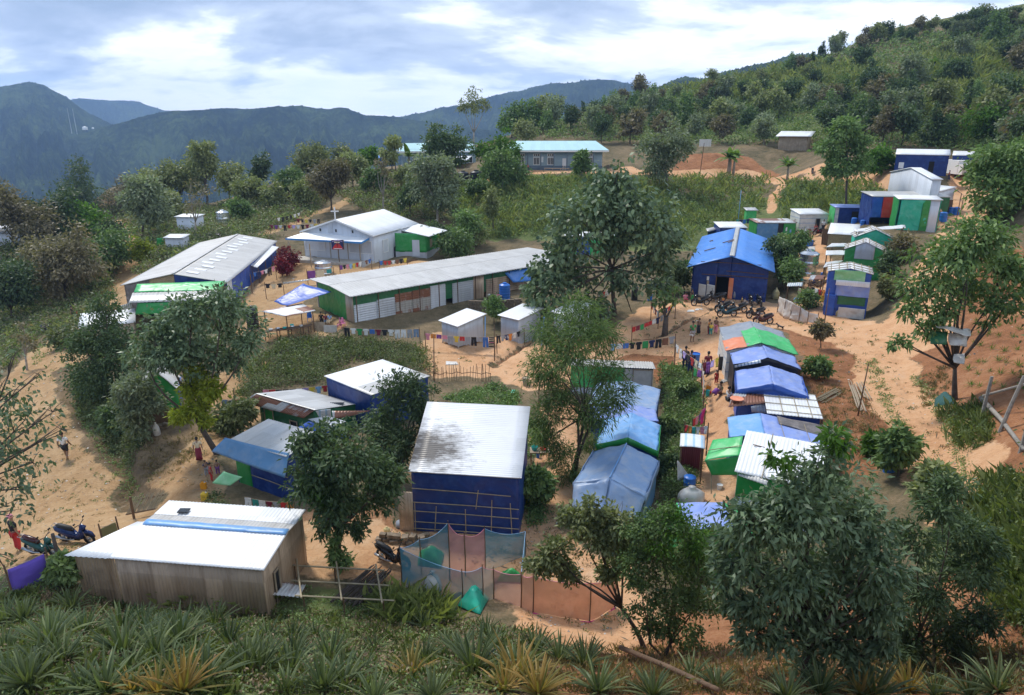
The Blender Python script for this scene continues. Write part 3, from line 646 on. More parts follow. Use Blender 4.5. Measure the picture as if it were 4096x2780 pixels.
b = house('greenhut', 'green walled hut with a row of rusty sheets along its front eave', 'hut', 'hut')
roofs(b, 'tin_grey', corr=.16); walls(b, 'tarp_dkgreen', 'fr'); wall(b, 'l', 'tarp_black'); wall(b, 'k', 'tarp_dkgreen')
flap(b, [('l', 330, 412, 1.9), ('l', 815, 538, 1.9), ('l', 905, 472, 2.46), ('l', 435, 345, 2.46)], 'tin_rust', 'front_eave', corr=.15, nv=4, wob=0, sag=0)
panel(b, 'f', .1, .35, .4, 1.3, 'dark', 'window', frame='wood_pale'); panel(b, 'f', -.82, -.5, -.2, 1.6, 'tarp_green', 'door', frame='wood_pale')
flap(b, [('l', 850, 545, 1.85), ('l', 1010, 620, 1.7), ('l', 1150, 562, 2.0), ('l', 1010, 520, 2.2)], 'tin_bright', 'porch_roof', corr=.15, nv=3, wob=0, sag=0)
flap(b, [('l', 745, 630, 1.3), ('l', 1000, 690, 1.1), ('l', 1210, 700, 1.3), ('l', 860, 558, 1.8)], 'tarp_royal', 'side_awning', wob=.06)
flap(b, [('l', 905, 560, 1.6), ('l', 1035, 530, 1.7), ('l', 1030, 465, 2.35), ('l', 905, 480, 2.35)], 'tarp_striped', 'gable_cloth', wob=.03, sag=0)
flap(b, [('l', 1050, 545, 1.9), ('l', 1215, 515, 1.95), ('l', 1345, 478, 2.1), ('l', 1040, 480, 2.3)], 'tin_rust', 'rear_eave', corr=.15, nv=3, wob=0, sag=0)
MB().box(at_z(*zz('l', 1075, 427), b.z0 + b.top(.5) + .1), (.9, .5, .04)).build('solar_panel', 'glass_dark', b.root)

b = house('bluewhite', 'navy walled hut under a broad two-tone white roof behind the dark tree', 'hut', 'hut')
roofs(b, 'tin_bright', corr=.16, y1=.3); roofs(b, 'tin_lightgrey', corr=.16, y0=.3); walls(b, 'tarp_navy')
b = house('greyshed', 'long low shed with green tarp front and plain grey panels', 'shed', 'shed')
roofs(b, 'tin_lightgrey', corr=.17, amp=.025); walls(b, 'tin_wall_grey', 'klr'); wall(b, 'f', 'tin_wall_grey', z0=-.9, corr=.15, z1=.75)
wall(b, 'f', 'tarp_bright', -1, .28, z0=.6, off=.03); panel(b, 'f', .3, .5, .7, 2.05, 'board_grey', 'wall_board', .04); panel(b, 'f', .52, .98, .72, 2.05, 'board_grey', 'wall_board', .05, frame='wood_pale')

# the lower row of tents
def tent(key, label, rm, wm, trim=None, group='tents of the lower row', **kw):
    b = house(key, label, 'tent', 'tent', group); b.i = .06
    roofs(b, rm, corr=0, wob=.075, wf=1.3, sag=.05, **kw); walls(b, wm, z0=-.6)
    if trim:
        for s, (x0, x1) in ((-1, (-1, 0)), (1, (0, 1))):
            m = MB(); m.smooth = True
            P = [b.pt(x * b.W / 2 * 1.02, -b.L / 2 - .03, b.top(x) - dz) for x, dz in ((x0, .32), (x1, .32), (x1, -.02), (x0, -.02))]
            m.sheet(*P, 10, 2, wob=.03, fr=.05); m.build('roof_trim', trim, b.root)
        for c in 'fk':
            sg = -1 if c == 'f' else 1; m = MB(); m.smooth = True
            P = [b.pt(sg * (b.W / 2 + .03), y * b.L / 2, b.h - dz) for y, dz in ((-1, .5), (1, .5), (1, -.02), (-1, -.02))]
            m.sheet(*P, 10, 2, wob=.04, fr=.08); m.build('roof_trim', trim, b.root)
    return b
b = tent('tentgrey', 'slate grey tarp tent, rearmost of the lower tent row', 'tarp_slate', 'tarp_navy')
b = tent('tentperi', 'narrow periwinkle tarp tent squeezed behind the green trimmed tent', 'tarp_peri', 'tarp_royal')
b = tent('tenttrim', 'sky blue tarp tent with a green hem round its roof', 'tarp_sky', 'tarp_navy', 'tarp_green')
b = tent('tentbig', 'large faded blue tarp tent with sagging front, nearest of the lower row', 'tarp_slate', 'tarp_steel', 'tarp_slate')
m = MB(); m.tube([b.pt(0, -b.L / 2 - .02, b.top(0) + .03), b.pt(0, b.L / 2, b.top(0) + .05)], .03, 5); m.build('ridge_pole', 'tarp_sky', b.root)
m = MB(); m.smooth = True
for s in (-1, 1):
    P = [b.pt(s * b.W / 2, -b.L / 2 - .03, b.h - .02), b.pt(0, -b.L / 2 - .03, b.top(0)), b.pt(0, -b.L / 2 - 1.0, b.h - .55), b.pt(s * b.W / 2 * .9, -b.L / 2 - .8, b.h - .75)]
    m.sheet(*P, 8, 8, wob=.05, sag=.02)
m.build('front_flap', 'tarp_slate', b.root)

# the upper row along the walkway
G2 = 'shelters of the upper row beside the walkway'
b = tent('rowgrey', 'grey tarp tent with green and orange patches on its front, top of the upper row', 'tarp_grey', 'tarp_band', group=G2)
for (u0, u1, m_, nm, k) in ((-1.03, .25, 'tarp_bright', 'green_tarp', 1), (-1.02, .28, 'tarp_bright', 'green_tarp', 0), (-1.04, -.2, 'tarp_orange', 'orange_tarp', 0)):
    mb = MB(); mb.smooth = True
    x0, x1 = ((0, 1.06) if k else ((-1.04, -.42) if 'orange' in m_ else (-.42, 0)))
    P = [b.pt(x * b.W / 2, y * b.L / 2, b.top(max(-1, min(1, x))) + .05) for x, y in ((x0, u0), (x1, u0), (x1, u1), (x0, u1))]
    mb.sheet(*P, 18, 18, wob=.07, wf=1.3); mb.build(nm, m_, b.root)
b = tent('rowblack', 'periwinkle tarp tent with black front below the green patched tent', 'tarp_peri', 'tarp_black', group=G2)
flap(b, [('o', 625, 712, 1.75), ('o', 905, 660, 2.35), ('o', 900, 625, 2.5), ('o', 620, 690, 1.95)], 'tarp_check', 'roof_hem', 8, 2, .02, 0)
b = tent('rowblue', 'plain bright blue tarp tent beside the seated women', 'tarp_peri', 'tarp_royal', 'tarp_royal', group=G2)
b = house('rowtin', 'shelter roofed with white sheets under a lattice of bamboo poles', 'shelter', 'shelter', G2)
roofs(b, 'tin_white', corr=.16); walls(b, 'tarp_navy'); rooflines(b, 0, (-.42, .12, .62), (.12, .42, .72, .97), r=.022)
flap(b, [('o', 560, 1125, 1.75), ('o', 960, 1082, 1.85), ('o', 925, 965, 2.0), ('o', 605, 985, 1.9)], 'tin_rust', 'lean_to_roof', corr=.16, nv=3, wob=0, sag=0)
flap(b, [('o', 805, 1180, 1.3), ('o', 975, 1190, 1.3), ('o', 955, 1085, 1.75), ('o', 795, 1120, 1.7)], 'tin_white_worn', 'loose_sheet', corr=.16, nv=3, wob=0, sag=0)
posts(b, [(-1.4, -1.3 * b.fl, -.2, 1.8)]); MB().lathe(at_z(*zz('o', 650, 1042), b.z0 + 1.95), [(.02, -.02), (.33, 0), (.36, .05), (.30, .05), (.02, .02)], 16).build('drying_tray', 'tarp_orange', b.root)
b = house('rowbrown', 'shelter with sky blue left slope and brown stained grey right slope', 'shelter', 'shelter', G2)
roofs(b, ['tarp_sky', 'tarp_peri'], corr=0, wob=.04); walls(b, 'tarp_navy')
m = MB(); m.smooth = True
P = [b.pt(x * b.W / 2, y * b.L / 2, b.top(x) + .05) for x, y in ((1.0, -.1), (1, 1.0), (.05, 1.02), (.05, .25))]
m.sheet(*P, 14, 8, wob=.05); m.build('brown_tarp', 'tarp_brown', b.root)
rooflines(b, 1, (), (.3, .7), r=.014)
b = house('rowwhite', 'shelter with a white sheet roof and two poles lying across it', 'shelter', 'shelter', G2)
roofs(b, 'tin_bright', corr=.16, wob=.02); walls(b, 'tarp_green', 'kr'); wall(b, 'f', 'tarp_green', z0=.9, off=.02); wall(b, 'f', 'tin_wall_pale', z0=-.5, z1=.85, corr=.13); wall(b, 'l', 'tin_wall_grey', corr=.14)
rooflines(b, 0, (-.35,), (), r=.02)
MB().tube([at_z(*zz('p', 1085, 468), b.z0 + b.top(.2) + .12), at_z(*zz('p', 1335, 535), b.z0 + b.top(-.1) + .12)], .025, 5).build('roof_pole', 'wood', b.root)
flap(b, [('p', 930, 795, 1.95), ('p', 1235, 900, 1.95), ('p', 1240, 850, 2.1), ('p', 930, 722, 2.1)], 'tin_lightgrey', 'front_eave', corr=.15, nv=3, wob=0, sag=0)
flap(b, [('p', 575, 640, 1.55), ('p', 950, 590, 2.15), ('p', 978, 385, 2.6), ('p', 660, 420, 2.0)], 'tarp_bright', 'awning', 12, 10, .05, -.08)
flap(b, [('p', 650, 790, .95), ('p', 945, 790, 1.2), ('p', 950, 590, 2.15), ('p', 575, 640, 1.55)], 'tarp_green', 'awning_drop', 12, 8, .06, 0)
m = MB(); m.tube([at_z(*zz('p', 590, 530), b.z0 + 1.85), at_z(*zz('p', 970, 478), b.z0 + 2.45)], .02, 5); m.build('awning_pole', 'bamboo_pole', b.root)
MB().tube([at_z(*zz('p', 645, 985), b.z0), at_z(*zz('p', 645, 640), b.z0 + 1.5)], .025, 6).build('awning_post', 'bamboo_pole', b.root)
b = tent('rowlast', 'low tent with lavender blue top and green sides behind the bushes', ['tarp_bright', 'tarp_peri', 'tarp_bright'], 'tarp_green', group=G2)
b = house('stall', 'washing stall with a small striped awning on poles beside the walkway', 'stall', 'wash_stall')
roofs(b, 'tarp_striped', corr=0, wob=.03, sag=-.12)
wall(b, 'k', 'tin_maroon', z0=-.2, corr=.12); posts(b, [(-b.W / 2 + .1, -b.L / 2 + .08, -.3, 1.9), (-b.W / 2 + .1, b.L / 2 - .08, -.3, 1.9), (b.W / 2 - .1, -b.L / 2 + .08, -.3, 1.85), (b.W / 2 - .1, b.L / 2 - .08, -.3, 1.85)], r=.035)
flap(b, [('p', 290, 860, .15), ('p', 430, 820, .15), ('p', 300, 640, 1.1), ('p', 292, 640, 1.1)], 'tarp_sack', 'hanging_sheet', wob=.06, sag=0)

# latrines
G3 = 'tin latrines in the middle of the camp'
for key, lb in (('latone', 'small grey tin latrine on short stilts with a white sloping roof, leftmost of three'), ('lattwo', 'tin latrine beside the stone terrace with clothes drying in front'), ('latthree', 'tin latrine half hidden behind the big leafy tree')):
    b = house(key, lb, 'latrine', 'latrine', G3); b.far = False; b.i = .22
    roofs(b, 'tin_bright', corr=.17, amp=.012, th=.04); walls(b, 'tin_wall_grey' if key != 'latthree' else 'tin_wall_pale', corr=.17, z0=.12 if key == 'latone' else -.6)
    if key == 'latone':
        posts(b, [(x * (b.W / 2 - .25), y * (b.L / 2 - .25), -.5, .15) for x in (-1, 1) for y in (-1, 1)], 'concrete', .07)
        m = MB(); m.box(b.pt(0, 0, .13), (b.W - .5, b.L - .5, .08), (b.pt(1, 0, 0) - b.pt(0, 0, 0), (b.pt(0, 1, 0) - b.pt(0, 0, 0)) * b.fl, Vector((0, 0, 1)))); m.build('floor', 'concrete', b.root)
    MB().tube([at_z(*zz('h', {'latone': 315, 'lattwo': 845, 'latthree': 825}[key], {'latone': 585, 'lattwo': 560, 'latthree': 640}[key]), b.z0 + .2), at_z(*zz('h', {'latone': 318, 'lattwo': 848, 'latthree': 828}[key], {'latone': 372, 'lattwo': 380, 'latthree': 470}[key]), b.z0 + 2.1)], .055, 8).build('vent_pipe', 'tarp_sky', b.root)

# long barrack
b = house('barrack', 'very long tin barrack with a pale sheet roof, patched front and open eaves', 'barrack', 'barrack')
b.far = False; roofs(b, 'tin_lightgrey', corr=.35, amp=.02, th=.05); b.i = .5
wall(b, 'f', 'tarp_dkgreen', z0=.6); wall(b, 'k', 'tin_wall_grey'); wall(b, 'r', 'tin_wall_grey'); wall(b, 'l', 'tarp_green', -1, .9); wall(b, 'l', 'tin_wall', -1, -.62, off=.05, corr=.3)
x = -1.0
for k, (w_, zt, m_) in enumerate([(.17, 1.62, 'tin_wall_pale'), (.14, 1.75, 'tin_wall_grey'), (.14, 2.0, 'tin_patch'), (.15, 2.05, 'tin_patch'), (.13, 2.2, 'tin_wall_pale')]):
    wall(b, 'f', m_, x, x + w_, z0=-.8, z1=zt, off=.06 + .02 * (k % 2), corr=.22, hz_corr=True, name='wall_sheet'); x += w_
wall(b, 'f', 'tin_wall_grey', -.21, -.02, z0=-.8, z1=2.1, off=.07, corr=.22, hz_corr=True, name='wall_sheet')
wall(b, 'f', 'tin_wall', -.02, .08, z0=-.8, off=.05, corr=.22, name='wall_sheet'); wall(b, 'f', 'tin_wall', .1, 1, z0=-.8, z1=1.9, off=.05, corr=.22, hz_corr=True, name='wall_sheet')
for s in np.linspace(-.98, .98, 13): posts(b, [(-b.W / 2 + .42, s * (b.L / 2 - .5), -.5, 2.55)], r=.05)
flap(b, [('g', 440, 238, 1.6), ('g', 560, 278, 1.5), ('g', 960, 148, 2.3), ('g', 705, 75, 2.7)], 'tarp_royal', 'awning', 16, 10, .08, .12)
flap(b, [('g', 520, 85, 2.2), ('g', 760, 48, 2.4), ('g', 775, 35, 2.5), ('g', 525, 68, 2.4)], 'tin_grey', 'side_eave', corr=.3, nv=2, wob=0, sag=0)
flap(b, [('c', 570, 1420, 1.2), ('c', 735, 1405, 1.2), ('c', 720, 1290, 2.4), ('c', 480, 1320, 2.4)], 'tarp_blue', 'front_awning', 10, 6, .07, .05)
b = house('hall', 'long hall with grey sheet roof and green awning across its near gable', 'hall', 'hall')
b.far = False; roofs(b, 'tin_lightgrey', corr=.5, amp=.03, th=.06, cap='tin_grey'); b.i = .3
for k in range(14):
    y = -.9 + k * .135; x = .16 + .05 * (k % 3)
    q = [b.pt(xx * b.W / 2, yy * b.L / 2, b.top(xx) + .05) for xx, yy in ((x + .22, y), (x + .22, y + .06), (x, y + .06), (x, y))]
    MB().sheet(*q, 2, 1, corr=0).build('skylight_sheet', 'tin_bright', b.root)
walls(b, {'f': 'tarp_brown', 'k': 'tarp_navy', 'l': 'tarp_brown', 'r': 'tarp_green'}); wall(b, 'k', 'tarp_royal', -1, 1, off=.08); wall(b, 'l', 'bamboo_weave', -.5, 0, z0=2.3, off=.05); wall(b, 'l', 'tarp_navy', 0, .95, z0=2.2, off=.05); wall(b, 'k', 'tarp_striped', -1, -.86, off=.14)
flap(b, [('f', 1055, 530, 2.35), ('f', 1745, 512, 2.35), ('f', 1775, 440, 2.75), ('f', 1080, 465, 2.85)], 'tarp_bright', 'awning', 16, 6, .05, 0)
flap(b, [('f', 1015, 612, 1.9), ('f', 1690, 590, 1.9), ('f', 1740, 514, 2.35), ('f', 1045, 535, 2.35)], 'tin_lightgrey', 'awning_roof', corr=.35, nv=3, wob=0, sag=0)
flap(b, [('f', 1065, 707, .7), ('f', 1325, 700, .7), ('f', 1345, 610, 1.8), ('f', 1085, 615, 1.8)], 'tarp_green', 'porch_screen', wob=.05, sag=0)
flap(b, [('f', 925, 680, 1.1), ('f', 1045, 650, 1.2), ('f', 1035, 610, 1.7), ('f', 925, 640, 1.7)], 'tarp_check', 'porch_cloth', wob=.05)
flap(b, [('b', 180, 1250, 2.2), ('b', 290, 1285, 2.0), ('b', 485, 1100, 2.3), ('b', 400, 1080, 2.55)], 'tin_bright', 'side_eave', corr=.4, nv=2, wob=0, sag=0)
for s in (-.9, -.6, -.3, 0, .3): posts(b, [(b.W / 2 + 1.0, s * b.L / 2, -.5, 2.2)], r=.05)

# church
b = house('church', 'pale tin church with white gable roof and cross, green annex and blue fascia', 'church', 'church')
roofs(b, 'tin_bright', th=.12); b.i = .3; walls(b, 'tin_wall_pale'); b.far = False
roofbase = b.h - .1
for s in (-1, 1):
    m = MB(); m.sheet(b.pt(s * b.W / 2, -b.L / 2 - .02, b.h - .16), b.pt(0, -b.L / 2 - .02, b.top(0) - .16), b.pt(0, -b.L / 2 - .02, b.top(0) + .04), b.pt(s * b.W / 2, -b.L / 2 - .02, b.h + .04), th=.06); m.build('barge_board', 'paint_white', b.root)
flap(b, [('b', 545, 1022, 2.65), ('b', 1230, 1058, 2.65), ('b', 1362, 985, 3.2), ('b', 700, 972, 3.2)], 'tin_bright', 'porch_roof', 12, 2, 0, 0, th=.06, smooth=False)
for (x0, y0, x1, y1) in ((545, 1022, 1230, 1058), (1230, 1058, 1362, 985)):
    p, q = at_z(*zz('b', x0, y0), b.z0 + 2.65 + (.55 if x0 == 99 else 0)), at_z(*zz('b', x1, y1), b.z0 + (2.65 if y1 > 1000 else 3.2))
    d = (q - p); ax = (d.normalized(), d.cross(Vector((0, 0, 1))).normalized(), Vector((0, 0, 1)))
    MB().box((p + q) / 2 - Vector((0, 0, .06)), (d.length, .06, .22), ax).build('fascia', 'paint_blue', b.root)
for (x, y) in ((590, 1235), (778, 1262), (1222, 1230), (1312, 1215)):
    p = at_z(*zz('b', x, y), b.z0); MB().tube([p - Vector((0, 0, .3)), p + Vector((0, 0, 2.62))], .07, 6).build('porch_post', 'wood_pale', b.root)
MB().sheet(*[b.pt(x, y, .12) for x, y in ((-b.W / 2 - .6, -b.L / 2 - 2.2), (b.W / 2 - .2, -b.L / 2 - 2.2), (b.W / 2 - .2, -b.L / 2 + .2), (-b.W / 2 - .6, -b.L / 2 + .2))], th=.5).build('porch_floor', 'concrete', b.root)
for s0, s1, z0, z1 in ((-.95, -.38, 1.0, 2.55), (.32, .95, 1.0, 2.55)): panel(b, 'l', s0, s1, z0, z1, 'tin_wall_pale' if s0 < 0 else 'tin_wall_grey', 'shutter', frame='paint_white')
for s in (-.24, -.02, .26): panel(b, 'l', s, s + .015, .1, 2.6, 'wood_pale', 'seam_batten')
panel(b, 'l', -.25, -.12, 3.3, 4.6, 'tin_wall_grey', 'gable_panel', .04)
for s in (-.5, -.05, .42): panel(b, 'l', s, s + .04, 3.45, 3.8, 'glass_dark', 'vent')
for s in (-.62, .2): panel(b, 'k', s, s + .22, .8, 2.4, 'tin_wall_pale', 'shutter', frame='paint_white')
cr = b.pt(0, -b.L / 2 + .1, b.top(0)); m = MB(); m.box(cr + Vector((0, 0, .75)), (.14, .12, 1.5)); m.box(cr + Vector((-.275, 0, 1.0)), (.41, .11, .13)); m.box(cr + Vector((.275, 0, 1.0)), (.41, .11, .13)); m.build('cross', 'paint_white', b.root)
flap(b, [('b', 1570, 945, 2.9), ('b', 1835, 1003, 2.9), ('b', 2003, 948, 3.05), ('b', 1745, 890, 3.4)], 'tin_bright', 'annex_roof', 8, 2, 0, 0, th=.08, smooth=False)
A0, A1, A2 = at_z(*zz('b', 1540, 1178), b.z0), at_z(*zz('b', 1818, 1183), b.z0), at_z(*zz('b', 1935, 1128), b.z0)
for p, q in ((A0, A1), (A1, A2)):
    up = Vector((0, 0, 1)); m = MB(); m.smooth = True; m.sheet(p + up * .5, q + up * .5, q + up * 2.85, p + up * 2.95, 12, 8, wob=.05, th=.05); m.build('annex_wall', 'tarp_green', b.root)
    m = MB(); m.sheet(p - up * .5, q - up * .5, q + up * .55, p + up * .55, 2, 1, th=.03); m.build('annex_base', 'tin_wall_grey', b.root)
p, q = A0.lerp(A1, .55), A0.lerp(A1, .78); n = Vector(((q - p).y, -(q - p).x, 0)).normalized() * .06
MB().sheet(p + n, q + n, q + n + Vector((0, 0, 2.1)), p + n + Vector((0, 0, 2.1)), th=.04).build('annex_door', 'tin_wall_pale', b.root)
p, q = A1.lerp(A2, .25), A1.lerp(A2, .42); n = Vector(((q - p).y, -(q - p).x, 0)).normalized() * .06
MB().sheet(p + n + Vector((0, 0, .9)), q + n + Vector((0, 0, .9)), q + n + Vector((0, 0, 2.1)), p + n + Vector((0, 0, 2.1)), th=.04).build('annex_window', 'wood_pale', b.root)

# blue meeting hall with the doorway
b = house('doorhall', 'bright blue roofed hall walled in navy tarp with motorbikes parked outside', 'hall', 'meeting_hall')
roofs(b, 'tarp_blue', wob=.04, th=.05); b.i = .55; b.far = False; walls(b, 'tarp_navy', 'fkr')
for s0, s1, z0 in ((-1, -.34, -.4), (-.34, .02, 2.15), (.02, 1, -.4)): wall(b, 'l', 'tarp_navy', s0, s1, z0=z0, wob=.06)
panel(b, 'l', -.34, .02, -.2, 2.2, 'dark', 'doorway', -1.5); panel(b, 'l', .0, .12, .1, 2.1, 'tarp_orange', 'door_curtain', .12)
for s in (-.345, .02): panel(b, 'l', s - .012, s + .012, -.3, 2.2, 'wood', 'door_post', .1, .1)
battens(b, 'l', [(-.75, 2.3, 1, 2.3), (-.1, 2.75, .9, 2.65), (-.8, 3.5, .8, 3.5)], 'wood', .035)
for s0, s1 in ((-.8, -.6), (-.58, -.36)):
    m = MB(); m.smooth = True; m.sheet(*[sidept(b, 'l', s, z, .2) for s, z in ((s0, .15), (s1, .15), (s1, 1.3), (s0, 1.4))], 8, 8, wob=.06); m.build('wall_cloth', 'tarp_sack', b.root)
for s, z, h, m_ in ((-.6, 1.75, .35, 'tin_white'), (-.59, 1.35, .32, 'wood_pale')): panel(b, 'l', s, s + .06, z, z + h, m_, 'wall_box', .15, .12)
m = MB(); m.smooth = True
xr = .18; m.sheet(*[b.pt(x, y * b.L / 2, b.top(0) + .07 - abs(x) * .25) for x, y in ((0, -1.0), (xr + .12, -1.0), (xr + .12, 1), (0, 1))], 2, 30, wob=.02); m.sheet(*[b.pt(x, y * b.L / 2, b.top(0) + .07 - abs(x) * .25) for x, y in ((-xr, -1.0), (0, -1.0), (0, 1), (-xr, 1))], 2, 30, wob=.02); m.build('ridge_strip', 'tin_grey', b.root)
for y, x0, x1 in ((-.02, -.02, -.3), (-.1, -.02, -.16), (-.28, -.45, -.72), (.35, -.6, -.68)):
    p, q = b.pt(x0 * b.W / 2, y * b.L / 2, b.top(x0) + .1), b.pt(x1 * b.W / 2, (y - .03) * b.L / 2, b.top(x1) + .1); d = q - p
    MB().box((p + q) / 2, (d.length, .16, .06), (d.normalized(), Vector((0, 0, 1)).cross(d).normalized(), d.cross(Vector((0, 0, 1)).cross(d)).normalized())).build('roof_plank', 'wood', b.root)

# huts behind and to the right
G4 = 'huts on the slope right of the blue hall'
b = house('navyhut', 'navy hut with a white mono-pitch roof behind the blue hall', 'hut', 'hut', G4)
roofs(b, 'tin_bright', th=.06); walls(b, 'tarp_navy'); flap(b, [('i', 605, 330, 1.5), ('i', 742, 300, 1.7), ('i', 715, 275, 1.9), ('i', 588, 300, 1.7)], 'tin_grey', 'porch_roof', 4, 2, 0, 0, th=.05)
flap(b, [('i', 600, 395, 0), ('i', 740, 372, 0), ('i', 740, 305, 1.65), ('i', 605, 335, 1.45)], 'tarp_navy', 'porch_wall', 6, 4, .04, 0)
b = house('greenlat', 'tiny bright green latrine at the foot of the hill path', 'latrine', 'latrine'); roofs(b, 'tin_grey', th=.06); b.i = .2; walls(b, 'tarp_bright')
b = house('longgreen', 'hut with blue middle wall between two green tarp walls', 'hut', 'hut', G4)
roofs(b, 'tin_white_worn', th=.07); walls(b, 'tarp_green', 'klr'); wall(b, 'f', 'tarp_green', .38, 1, off=.03); wall(b, 'f', 'tarp_steel', -1, .1); wall(b, 'f', 'tarp_black', .1, .38)
panel(b, 'f', .5, .58, 1.0, 1.5, 'paint_white', 'notice'); panel(b, 'f', .72, .8, .6, 1.2, 'tarp_sky', 'hanging_bag')
b = house('stripehut', 'hut walled in pale striped sheeting with an open doorway', 'hut', 'hut', G4)
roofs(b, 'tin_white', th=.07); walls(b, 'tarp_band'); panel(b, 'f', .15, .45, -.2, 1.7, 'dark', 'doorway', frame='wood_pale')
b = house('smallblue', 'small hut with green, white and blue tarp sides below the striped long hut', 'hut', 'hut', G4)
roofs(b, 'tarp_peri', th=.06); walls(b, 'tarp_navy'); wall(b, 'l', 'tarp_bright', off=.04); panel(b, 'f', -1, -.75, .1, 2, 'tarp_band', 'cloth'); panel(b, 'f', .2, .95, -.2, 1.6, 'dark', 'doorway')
b = house('bamboohut', 'woven bamboo hut with a broad white roof beside the walkway', 'hut', 'hut', G4)
roofs(b, 'tin_bright', th=.06); walls(b, 'bamboo_weave', wob=.02)
b = house('tealgable', 'teal tarp hut with a bamboo-tied white gable roof', 'hut', 'hut', G4)
roofs(b, 'tin_white', th=.06); walls(b, {'l': 'tarp_teal', 'r': 'tarp_teal', 'f': 'tarp_teal', 'k': 'tarp_green'}, z0=-1)
for k in (0, 1): rooflines(b, k, (-.7, 0, .7), (.15, .5, .85), r=.03)
battens(b, 'l', [(-.9, .2, .9, .2), (-.9, 1.4, .9, 1.4), (.55, -.6, .5, 2.2)], r=.03)
b = house('greengable', 'green tarp hut with bamboo-tied white gable roof', 'hut', 'hut', G4)
roofs(b, 'tin_white', th=.06); walls(b, 'tarp_green', z0=-1)
for k in (0, 1): rooflines(b, k, (-.7, 0, .7), (.15, .5, .85), r=.03)
wall(b, 'l', 'tin_wall_grey', -.5, .5, z0=2.1, off=.08, name='gable_panel')
b = house('bluestack', 'patchwork hut of blue, green and white sheeting at the fork of the road', 'hut', 'hut', G4)
roofs(b, 'tin_white', th=.06); walls(b, 'tarp_royal', z0=-.8)
for k in (0, 1): rooflines(b, k, (-.7, 0, .7), (.15, .5, .85), r=.03)
b.far = False
for nm, m_, s0, s1, z0, z1, o_ in (('front_tarp', 'tarp_lime', -.72, .72, 3.05, 3.95, .14), ('front_eave', 'tin_white', -.6, .98, 2.65, 3.1, .22), ('middle_tarp', 'tarp_peri', -.55, 1.02, 1.75, 2.68, .16), ('lower_tarp', 'tarp_dkgreen', -.4, .9, 1.0, 1.72, .10), ('hanging_sheet', 'tarp_sack', -.3, .95, -.1, .8, .3), ('side_tarp', 'tarp_royal', -.95, -.5, -.5, 1.8, .2)):
    wall(b, 'l', m_, s0, s1, z0=z0, z1=z1, off=o_, wob=.09 if 'tarp' in m_ else 0, corr=0 if 'tarp' in m_ else .16, name=nm)
b = house('redblue', 'long hut with blue, red, yellow and green tarp panels under a dark roof edge', 'hut', 'hut', G4)
roofs(b, 'tin_grey', th=.08); walls(b, 'tarp_navy', 'klr')
for s0, s1, m_ in ((-1, -.72, 'tarp_royal'), (-.72, -.46, 'tarp_red'), (-.46, -.33, 'tarp_yellow'), (-.33, -.18, 'tarp_green'), (-.18, 1, 'tarp_dkgreen')): wall(b, 'f', m_, s0, s1, z0=.8)
for s in (-.95, -.6, -.3): posts(b, [(-b.W / 2 + .2, s * b.L / 2, -1.2, .3)])
b = house('tealfront', 'hut with a big wrinkled teal tarp front and a tin end wall', 'hut', 'hut', G4)
roofs(b, 'tin_bright', th=.07); walls(b, 'tarp_teal', 'klr'); wall(b, 'f', 'tarp_teal', -.9, .5, z0=-.3, wob=.1); wall(b, 'f', 'tin_wall_pale', .5, .95); wall(b, 'f', 'tarp_green', .15, .5, z0=-.5, off=.05); wall(b, 'f', 'tarp_sack', -.9, .4, z0=-1.6, z1=-.2, off=.12, wob=.12); wall(b, 'l', 'tarp_green', off=.04)
b = house('tinhouse', 'tall patched tin house with a low gable roof by the upper road', 'house', 'tin_house', G4)
roofs(b, 'tin_bright', th=.08); walls(b, 'tin_wall_pale', z0=-2.2); b.far = False
for s0, s1, z0, z1, m_ in ((-.9, -.6, -.5, 1.2, 'tin_wall_grey'), (-.5, -.2, 1, 2.2, 'tin_patch'), (-.1, .2, -1, .4, 'tin_wall'), (.3, .6, .2, 2.2, 'tin_wall_grey'), (-.35, .0, -.6, .6, 'tin_wall_pale')): panel(b, 'l', s0, s1, z0, z1, m_, 'wall_patch')
b = house('whiteroof', 'grey panelled hut with white roof beside the teal hut', 'hut', 'hut', G4)
roofs(b, 'tin_bright', th=.07); walls(b, 'tin_wall_pale'); panel(b, 'r', -.6, -.2, 0, 2, 'tarp_royal', 'cloth'); panel(b, 'f', .2, .5, 0, 1.8, 'tin_wall', 'door')
b = house('uplong', 'long roadside building with blue awning under the trees on the upper road', 'building', 'roadside_building')
roofs(b, 'tin_bright', th=.08); walls(b, 'tarp_navy')
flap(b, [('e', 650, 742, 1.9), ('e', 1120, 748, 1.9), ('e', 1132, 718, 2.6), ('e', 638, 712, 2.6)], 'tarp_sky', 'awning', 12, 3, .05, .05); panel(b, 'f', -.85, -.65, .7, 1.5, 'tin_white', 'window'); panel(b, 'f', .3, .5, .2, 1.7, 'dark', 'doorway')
b = house('upsecond', 'roadside shop hut with a drooping sky blue awning', 'hut', 'hut')
roofs(b, 'tin_bright', th=.08); walls(b, 'tarp_navy'); flap(b, [('e', 1180, 778, 1.2), ('e', 1320, 782, 1.2), ('e', 1352, 722, 2.6), ('e', 1150, 720, 2.6)], 'tarp_sky', 'awning', 10, 6, .06, .1)

